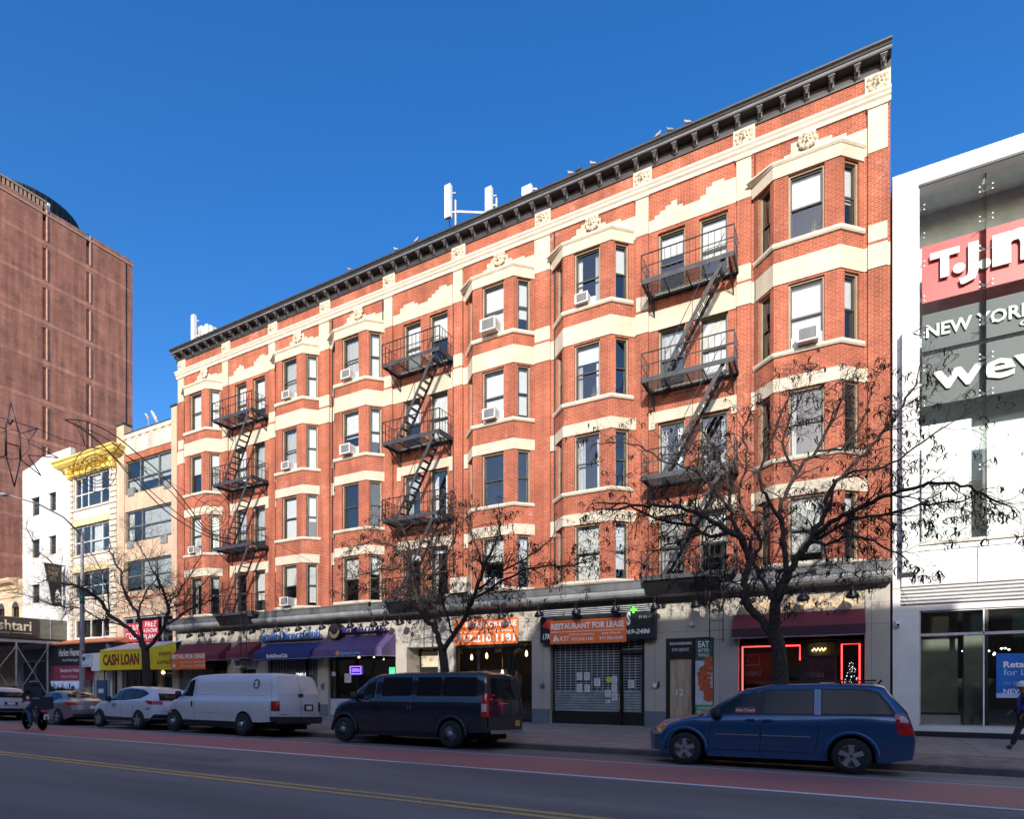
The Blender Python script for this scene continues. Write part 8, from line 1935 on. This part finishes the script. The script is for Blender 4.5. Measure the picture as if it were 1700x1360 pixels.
RT = [(.18, .165, [(1298, 1222, D), (1297, 1180, D), (1296, 1120, D), (1292, 1075, D), (1286, 1048, D)]),
      (.105, .085, [(1290, 1075, D), (1272, 1040, D + .1), (1240, 1003, D + .1), (1236, 985, D + .1), (1238, 955, D + .1), (1246, 925, D + .2)]),
      (.075, .03, [(1244, 932, D + .2), (1232, 900, D), (1212, 884, D - .2), (1187, 868, D - .5), (1160, 851, D - .8), (1120, 843, D - 1.1), (1075, 838, D - 1.3), (1030, 845, D - 1.4)]),
      (.06, .025, [(1238, 905, D + .1), (1222, 875, D + .3), (1212, 845, D + .6), (1208, 800, D + .8), (1190, 755, D + .9), (1165, 715, D + 1.0)]),
      (.05, .02, [(1220, 884, D), (1180, 890, D - .4), (1140, 872, D - .6), (1090, 862, D - .7), (1040, 838, D - .7), (990, 835, D - .6)]),
      (.14, .11, [(1288, 1058, D), (1286, 1012, D), (1296, 980, D), (1307, 955, D)]),
      (.07, .03, [(1306, 960, D), (1303, 912, D + .1), (1299, 875, D + .3), (1293, 848, D + .4), (1308, 816, D + .5), (1322, 785, D + .6), (1354, 748, D + .7), (1378, 702, D + .8), (1400, 655, D + .8)]),
      (.09, .05, [(1307, 956, D), (1322, 930, D - .1), (1345, 898, D - .2), (1362, 868, D - .3), (1372, 846, D - .3)]),
      (.055, .02, [(1370, 850, D - .3), (1378, 815, D - .2), (1400, 790, D), (1425, 761, D + .1), (1455, 730, D + .1), (1482, 700, D), (1505, 660, D), (1520, 640, D)]),
      (.06, .02, [(1350, 890, D - .2), (1392, 862, D - .5), (1425, 845, D - .7), (1470, 825, D - .9), (1520, 808, D - 1.0), (1570, 800, D - 1.0), (1620, 815, D - 1.0), (1660, 835, D - 1.1)]),
      (.045, .02, [(1330, 915, D), (1380, 880, D + .2), (1430, 860, D + .4), (1490, 850, D + .5), (1540, 838, D + .6), (1600, 832, D + .6)]),
      (.055, .02, [(1284, 1000, D), (1262, 955, D + .2), (1252, 935, D + .3), (1262, 900, D + .6), (1240, 860, D + .8), (1225, 820, D + 1.0), (1240, 770, D + 1.1), (1232, 720, D + 1.2), (1245, 690, D + 1.2)]),
      (.045, .018, [(1299, 870, D + .3), (1275, 830, D - .1), (1262, 795, D - .4), (1268, 760, D - .6), (1285, 715, D - .8), (1300, 680, D - .8)]),
      (.04, .016, [(1322, 785, D + .6), (1300, 745, D + .8), (1310, 700, D + 1), (1330, 660, D + 1.1)]),
      (.04, .016, [(1345, 898, D - .2), (1372, 905, D - .6), (1410, 890, D - 1.0), (1450, 900, D - 1.3), (1500, 925, D - 1.5)]),
      (.035, .014, [(1400, 790, D), (1430, 780, D - .3), (1480, 770, D - .5), (1530, 735, D - .6), (1575, 705, D - .6)]),
      (.035, .014, [(1187, 868, D - .5), (1160, 890, D - .7), (1120, 900, D - .9), (1080, 920, D - 1.0)]),
      (.04, .016, [(1212, 845, D + .6), (1180, 810, D + .5), (1150, 780, D + .4), (1110, 770, D + .3), (1060, 740, D + .2), (1010, 735, D + .2)]),
      (.035, .014, [(1354, 748, D + .7), (1395, 745, D + .9), (1430, 700, D + 1.1), (1450, 640, D + 1.2)])]
make_tree('large bare tree with dangling seed pods in front of the neon restaurant', RT, 11, 1.27, .15)
MT = [(.15, .14, [(741, 1212, D), (740, 1160, D), (738, 1110, D), (735, 1085, D), (733, 1072, D)]),
      (.09, .07, [(734, 1078, D), (726, 1055, D), (722, 1040, D + .1), (708, 1030, D + .1), (696, 1008, D + .1), (688, 975, D + .2), (684, 940, D + .3)]),
      (.05, .022, [(724, 1045, D), (722, 1015, D + .4), (712, 985, D + .6), (703, 960, D + .8), (720, 930, D + 1.0), (716, 895, D + 1.1)]),
      (.09, .055, [(737, 1082, D), (752, 1055, D - .1), (775, 1020, D - .2), (788, 985, D - .3), (800, 955, D - .4)]),
      (.045, .018, [(782, 1000, D - .2), (815, 975, D - .4), (850, 958, D - .5), (890, 942, D - .6), (935, 940, D - .6), (965, 935, D - .6)]),
      (.05, .02, [(684, 940, D + .3), (678, 905, D + .3), (670, 880, D + .1), (655, 862, D - .1)]),
      (.05, .02, [(690, 960, D + .2), (676, 930, D), (655, 910, D - .2), (625, 900, D - .3), (595, 905, D - .3)]),
      (.045, .018, [(800, 955, D - .4), (795, 920, D - .3), (780, 880, D - .2), (775, 850, D - .1)]), (.045, .018, [(798, 960, D - .4), (812, 925, D - .5), (825, 895, D - .6), (830, 865, D - .6)]),
      (.04, .016, [(790, 980, D - .3), (840, 945, D + .2), (880, 925, D + .4), (915, 895, D + .5)]), (.04, .016, [(705, 965, D + .8), (740, 930, D + .8), (755, 890, D + .8), (760, 855, D + .8)]),
      (.035, .015, [(684, 945, D + .3), (650, 945, D + .5), (615, 950, D + .6), (580, 960, D + .6)]), (.035, .015, [(705, 1025, D + .1), (670, 990, D - .4), (640, 985, D - .7), (600, 975, D - .8)]),
      (.035, .015, [(752, 1055, D - .1), (735, 1000, D - .6), (728, 960, D - .8), (735, 915, D - .9), (720, 870, D - 1.0)])]
make_tree('medium bare tree with twisted seed pods rising behind the dark passenger van', MT, 23, 1.5, .14, scale=.85)
LT = [(.17, .155, [(244, 1168, D), (243, 1130, D), (242, 1095, D), (241, 1076, D)]),
      (.10, .06, [(241, 1080, D), (228, 1058, D), (205, 1038, D - .1), (180, 1020, D - .2), (168, 1000, D - .3), (150, 985, D - .4), (120, 972, D - .5), (85, 965, D - .5)]),
      (.08, .04, [(241, 1075, D), (234, 1050, D + .1), (230, 1020, D + .2), (215, 1000, D + .3), (203, 975, D + .4), (200, 950, D + .5), (185, 920, D + .5)]),
      (.09, .05, [(243, 1078, D), (258, 1062, D), (272, 1040, D - .1), (278, 1010, D - .1), (272, 985, D - .2), (262, 960, D - .3)]),
      (.05, .02, [(272, 1040, D - .1), (295, 1025, D - .1), (320, 1010, D - .1), (345, 1000, D), (365, 985, D)]),
      (.04, .018, [(230, 1020, D + .2), (240, 985, D + .4), (258, 965, D + .5), (262, 930, D + .5)]), (.04, .018, [(205, 1038, D - .1), (170, 1030, D + .2), (130, 1010, D + .4), (90, 1005, D + .5), (50, 990, D + .5), (20, 985, D + .5)]),
      (.035, .016, [(180, 1020, D - .2), (178, 980, D - .5), (165, 940, D - .7), (140, 905, D - .8)]), (.035, .016, [(278, 1010, D - .1), (300, 980, D + .3), (320, 950, D + .5), (335, 920, D + .5)]),
      (.035, .016, [(262, 960, D - .3), (240, 925, D - .4), (225, 895, D - .4)]), (.03, .015, [(120, 972, D - .5), (90, 940, D - .6), (60, 910, D - .6), (45, 880, D - .6)]), (.03, .015, [(278, 1010, D - .1), (310, 1000, D - .6), (345, 960, D - .8)])]
make_tree('leaning bare tree without pods in front of the yellow cash loan awning', LT, 5, 1.25, 0, scale=1.25, droop=-.1)
for px in (1298, 741, 244):
    x = X(px, D); m = MB().use(M_SOIL); m.face([(x - .75, 15.35, .028), (x + .75, 15.35, .028), (x + .75, 16.6, .054), (x - .75, 16.6, .054)]); struct(m.build('tree_pit'))

# ---------------------------------------------------------------- lamp post, hanging ornaments
M_POLE = mat('grey_pole_paint', (.28, .28, .31), rough=.5, var=.2, scale=2)
yL = 15.75; xL_ = X(136.5, yL)
t = thing('street_lamp', 'tall grey tapering lamp post with a curved arm beside the yellow awning', 'street lamp', (xL_, yL, .03))
MB().use(M_POLE, True).tube([(xL_, yL, .03), (xL_, yL, .5), (xL_, yL, 4.5), (xL_, yL, 9.1)], [.15, .125, .10, .06], 10).build('pole', None, t)
MB().use(M_POLE, True).tube([(xL_, yL, 8.9), (xL_, yL - .8, 9.6), (xL_, yL - 1.8, 9.95), (xL_, yL - 3.0, 10.05)], [.045, .04, .035, .03], 7).build('arm', None, t)
MB().use(M_POLE, True).lathe([(0, .07), (.14, .05), (.17, 0), (.1, -.06), (0, -.07)], 12, (xL_, yL - 3.1, 10.02)).build('lamp_head', None, t)
MB().use(M_GREENB := mat('green_band', (.05, .28, .22), rough=.5), True).tube([(xL_, yL, 5.6), (xL_, yL, 6.15)], .105, 10).build('banner_clamp', None, t)
m = MB().use(M_WHITE).box(X(136, 15.5), X(153, 15.5), 15.50, 15.53, H(140, 1108, 15.5), H(140, 1086, 15.5)); x0 = X(136, 15.5)
zb_ = H(140, 1108, 15.5); m.use(mat('bus_sign_blue', (.03, .08, .3))).box(x0 + .05, x0 + .3, 15.495, 15.4995, zb_ + .3, zb_ + .48); m.use(M_RED).box(x0 + .04, x0 + .22, 15.494, 15.4985, zb_ + .62, zb_ + .78)
m.use(M_GREENB).box(x0 + .3, x0 + .75, 15.496, 15.4995, zb_ + .5, zb_ + .53).box(x0 + .3, x0 + .75, 15.496, 15.4995, zb_ + .42, zb_ + .44).box(x0 + .05, x0 + .62, 15.496, 15.4995, zb_ + .06, zb_ + .09)
tag(m.build('bus_stop_sign'), 'pale blue and white bus stop sign fixed to the grey lamp post', 'sign')
M_WIRE = mat('ornament_wire', (.05, .045, .075), rough=.5); M_WIREB = mat('brown_ornament_wire', (.07, .045, .025), rough=.6); M_CABLE = mat('black_cable', (.02, .02, .02), rough=.6)
OX = -22.0
def oq(px, py): return Vector((OX, YatX(px, OX), ZX(px, py, OX)))
t = thing('star_ornament', 'unlit eight pointed wire star ornament hanging over the street at the left', 'ornament', tuple(oq(20, 738)))
tips = [(17.8, 668), (63, 711), (97, 760.5), (68, 790), (24, 808.5), (-14, 765), (-42, 748), (-24, 701)]; inn = [(32, 720.5), (46, 734.5), (46.5, 755.5), (34, 763), (10, 756.5), (-4, 748), (-5, 730), (9, 712.5)]
m = MB().use(M_WIRE, True)
for i in range(8): a, b, c_ = oq(*inn[i - 1]), oq(*tips[i]), oq(*inn[i]); m.tube([a, b], .018, 5); m.tube([b, c_], .018, 5)
m.build('star_outline', None, t); m = MB().use(M_WIREB, True)
m.tube([oq(9, 712.5), oq(10, 756.5)], .03, 5); m.tube([oq(32, 720.5), oq(34, 763)], .03, 5); m.tube([oq(10, 735), oq(33, 742)], .02, 5); m.tube([oq(19.5 + 29 * math.cos(a), 738.5 + 24.5 * math.sin(a)) for a in [k * math.tau / 24 for k in range(25)]], .010, 5); m.build('ring', None, t)
m = MB().use(M_CABLE, True); m.tube([oq(12, 697), oq(16, 705), oq(22, 697)], .03, 5); m.build('clamp', None, t)
t = thing('comet_ornament', 'long unlit wire comet ornament with ring spirals hanging over the street', 'ornament', tuple(oq(230, 800)))
Z4 = lambda l: [(80 + a / 4.25, 680 + b / 4.25) for a, b in l]
cur = [Z4([(110, 70), (210, 75), (300, 95), (480, 190), (650, 330), (780, 440), (900, 570), (1000, 700), (1100, 830), (1200, 895), (1280, 915)]), Z4([(110, 70), (250, 130), (420, 210), (560, 330), (700, 450), (800, 520), (900, 620), (1000, 740), (1100, 850), (1200, 905)]),
       Z4([(110, 70), (200, 115), (300, 185), (420, 290), (560, 450), (680, 570), (800, 690), (900, 770), (1050, 860), (1200, 925), (1285, 945)]), Z4([(110, 70), (230, 130), (340, 210), (440, 310), (560, 425), (700, 555), (820, 660), (920, 740), (1080, 850), (1200, 915)])]
m = MB().use(M_WIREB, True)
for k, q in enumerate(cur): m.tube(smooth_path([oq(*p) for p in q], 3), .022 if k in (0, 2) else .016, 5)
for a, b in (((210, 45), (260, 250)), ((190, 90), (260, 250)), ((515, 235), (455, 330)), ((640, 340), (700, 450))): m.tube([oq(*p) for p in Z4([a, b])], .014, 4)
m.build('tail', None, t)
m = MB().use(M_WIREB, True)
for cx_, cy_, rr_ in ((157.5, 780, (36, 27, 19, 12)), (352, 851, (30, 22, 15, 9, 4))):
    for k, q in enumerate(rr_): m.tube([oq(cx_ + k * 1.5 + q * math.cos(a), cy_ + k * 2 + q * 1.02 * math.sin(a)) for a in [j * math.tau / 28 for j in range(29)]], .013, 4)
    for j in range(4): a = j * math.pi / 4; m.tube([oq(cx_ + rr_[0] * math.cos(a), cy_ + rr_[0] * math.sin(a)), oq(cx_ - rr_[0] * math.cos(a), cy_ - rr_[0] * math.sin(a))], .009, 4)
m.tube([oq(395 + 33 * math.cos(a), 870 + 33 * math.sin(a)) for a in [R(j * 12 - 60) for j in range(17)]], .012, 4)
m.build('ring_spirals', None, t)
cb = MB().use(M_CABLE); cb.tube([oq(-260, 640), oq(0, 693), oq(63, 712), oq(100, 728), oq(145, 742), oq(210, 757), oq(330, 830), Vector((OX - .2, FD - .05, 7.4))], .010, 4)
tag(cb.build('span_wire'), 'thin span wire carrying the star and comet ornaments over the street', 'wire')

# ---------------------------------------------------------------- things on the roof
def antenna(px, py0, py1, d, w, lab, tilt=0):
    x = X(px, d); z0, z1 = H(px, py0, d), H(px, py1, d); t = thing('panel_antenna', lab, 'antenna', (x, d, 20.45), 'panel antennas on the brick block roof')
    m = MB().use(M_WHITE); m.box(x - w / 2, x + w / 2, d - .12, d + .06, z0, z1); m.build('panel', None, t)
    m = MB().use(M_TAN); m.tube([(x + w * .5 + .12, d + .15, 20.45), (x + w * .5 + .12, d + .15, (z0 + z1) / 2 + .1)], .045, 7); m.bar((x, d + .05, z0 + .3), (x + w * .5 + .12, d + .15, z0 + .3), .06, .06); m.bar((x, d + .05, z1 - .3), (x + w * .5 + .12, d + .15, z1 - .3), .04, .04)
    m.use(M_BLACK); m.tube([(x, d - .02, z0), (x + .05, d, z0 - .15), (x + .1, d + .1, 20.5)], .025, 5); m.build('mast', None, t)
dA = FD + .9
antenna(745, 363, 309, dA, .30, 'tall white panel antenna at the left of the three over the middle of the roof'); antenna(812.5, 352, 313, dA, .30, 'middle white panel antenna of the three over the middle of the roof'); antenna(876, 326, 311, dA, .44, 'short wide white panel antenna right of the middle of the roof')
m = MB().use(M_WHITE).tube([(X(757, dA), dA + .1, H(757, 349, dA)), (X(806, dA), dA + .1, H(806, 351, dA))], .05, 7); tag(m.build('antenna_brace'), 'white pipe joining the two taller panel antennas', 'pipe')
antenna(322.5, 566, 524, FD + .6, .26, 'tall white panel antenna above the left end of the cornice'); antenna(334, 560, 544, FD + 1.0, .5, 'boxy pale antenna unit above the left end of the cornice'); antenna(345, 556, 540, FD + 1.2, .24, 'slim pale antenna nearest the roof slope at the left end'); antenna(351, 553, 542, FD + 1.4, .22, 'last small pale antenna of the left roof cluster')
# pigeons along the cornice edge
M_PIG = mat('grey_feathers', (.20, .20, .22), rough=.8, var=.3, scale=30); M_PIGL = mat('pale_feathers', (.33, .31, .31), rough=.8, var=.3, scale=30); M_BEAK = mat('beak', (.1, .08, .07))
def pigeon(px, lab, sx, mm):
    d = FD - .45; x = X(px, d); z = 21.02; t = MB().use(mm, True)
    def ell(c, r, n=8):
        vs = []; 
        for a in range(1, 6):
            for b in range(n): th = math.pi * a / 6; ph = math.tau * b / n; vs.append((c[0] + r[0] * math.cos(th), c[1] + r[1] * math.sin(th) * math.cos(ph), c[2] + r[2] * math.sin(th) * math.sin(ph)))
        fs = [(i * n + j, i * n + (j + 1) % n, (i + 1) * n + (j + 1) % n, (i + 1) * n + j) for i in range(4) for j in range(n)] + [tuple(range(n)), tuple(4 * n + j for j in range(n))]
        t.mesh(vs, fs)
    t.tube([(x + .17 * sx, d, z + .05), (x + .10 * sx, d, z + .08), (x, d, z + .11), (x - .07 * sx, d, z + .14), (x - .10 * sx, d, z + .20), (x - .12 * sx, d, z + .245), (x - .145 * sx, d, z + .24)], [.022, .045, .068, .062, .034, .032, .010], 9)
    o = t.build('pigeon', None, origin=(x, d, z)); o.scale = (.8, .8, .8); tag(o, lab, 'bird', 'pigeons on the cornice')
    m = MB().use(M_BEAK).tube([(x - .14 * sx, d, z + .24), (x - .17 * sx, d, z + .235)], [.008, .002], 5); q = m.build('beak', None, None, origin=(x, d, z)); q.parent = o; q.location = (0, 0, 0); m = MB().use(M_TAIL)
    for s in (-.03, .03): m.tube([(x, d + s, z + .06), (x - .01 * sx, d + s, z - .02)], .006, 4)
    q = m.build('legs', None, None, origin=(x, d, z)); q.parent = o; q.location = (0, 0, 0)
for i, (px, sx, mm, lab) in enumerate(((657, 1, M_PIGL, 'pale pigeon on the cornice left of the panel antennas'), (691, -1, M_PIGL, 'plump pale pigeon on the cornice close left of the tall antenna'), (580, 1, M_PIG, 'grey pigeon perched farthest left on the black cornice'),
        (947, 1, M_PIGL, 'white pigeon beside the black pigeon on the cornice'), (961, -1, M_CORN, 'black pigeon on the cornice right of the short antenna'), (984, 1, M_PIGL, 'pale pigeon just right of the black pigeon'),
        (1092, -1, M_PIGL, 'first of the three pigeons near the right end of the cornice'), (1112, 1, M_PIG, 'middle of the three pigeons near the right end of the cornice'), (1141, 1, M_PIGL, 'last of the three pigeons near the right end of the cornice'))): pigeon(px, lab, sx, mm)

# ---------------------------------------------------------------- street things at the left
rq = random.Random(9); M_HEDGE = mat('hedge_green', (.045, .075, .02), rough=.8, var=.4, scale=10)
y0 = 17.6; xh = X(12, y0); t = thing('hedge_planter', 'clipped green hedge in a planter under the sidewalk shed', 'planter', (xh, y0, .1))
m = MB().use(M_HEDGE)
for i in range(1500): p = Vector((xh + rq.uniform(-1.6, 1.2), y0 + rq.uniform(-.3, .3), rq.uniform(.8, 1.62))); a = rq.uniform(0, 6.28); d = Vector((math.cos(a), math.sin(a), rq.uniform(-.5, .8))) * .06; e = Vector((-math.sin(a), math.cos(a), .3)) * .035; m.face([p - d, p + e, p + d, p - e])
m.build('foliage', None, t); MB().use(M_BLACK).box(xh - 1.65, xh + 1.25, y0 - .33, y0 + .33, .06, .85).build('box', None, t)
y0 = 19.5; x0, x1 = X(157, y0), X(180, y0); t = thing('display_rack', 'pale blue framed display rack on the sidewalk right of the lamp post', 'rack', ((x0 + x1) / 2, y0, .1))
M_BLF = mat('pale_blue_paint', (.25, .42, .55), rough=.5); m = MB().use(M_BLF)
for x in (x0, x0 + .35, x1): m.box(x - .03, x + .03, y0 - .03, y0 + .03, .1, 2.2 if x < x1 else 2.15)
for z in (2.15, 1.45, .5): m.box(x0, x0 + .35, y0 - .03, y0 + .03, z, z + .05)
m.build('frame', None, t); MB().use(mat('dim_blue_panel', (.04, .08, .15), rough=.5)).box(x0 + .4, x1 - .05, y0 - .1, y0 + .1, .5, 1.95).use(M_PAPER).box(x0 + .6, x1 - .3, y0 - .11, y0 - .101, 1.2, 1.45).build('panel', None, t)
# leaf and paper litter by the kerb
m = MB().use(mat('dry_leaf_litter', (.22, .15, .08), rough=.9, var=.4, scale=10)).use(MATS['dry_leaf_litter'])
for i in range(260):
    x = rq.uniform(-30, 6); y = 14.2 + abs(rq.gauss(0, .4)) if rq.random() < .6 else rq.uniform(15.5, 21); y = min(y, 14.95) if y < 15.2 else y
    z = (road_z(y) + .008) if y < 15.2 else .02 + (y - 15.25) * .0208 + .008; a = rq.uniform(0, 6.28); s = rq.uniform(.015, .045); m.face([(x + s * math.cos(a + k * 1.57), y + s * math.sin(a + k * 1.57), z + (.008 if k % 2 else 0)) for k in range(4)])
tag(m.build('leaf_litter'), 'scattered dry leaves and scraps along the kerb and sidewalk', 'litter', kind='stuff')
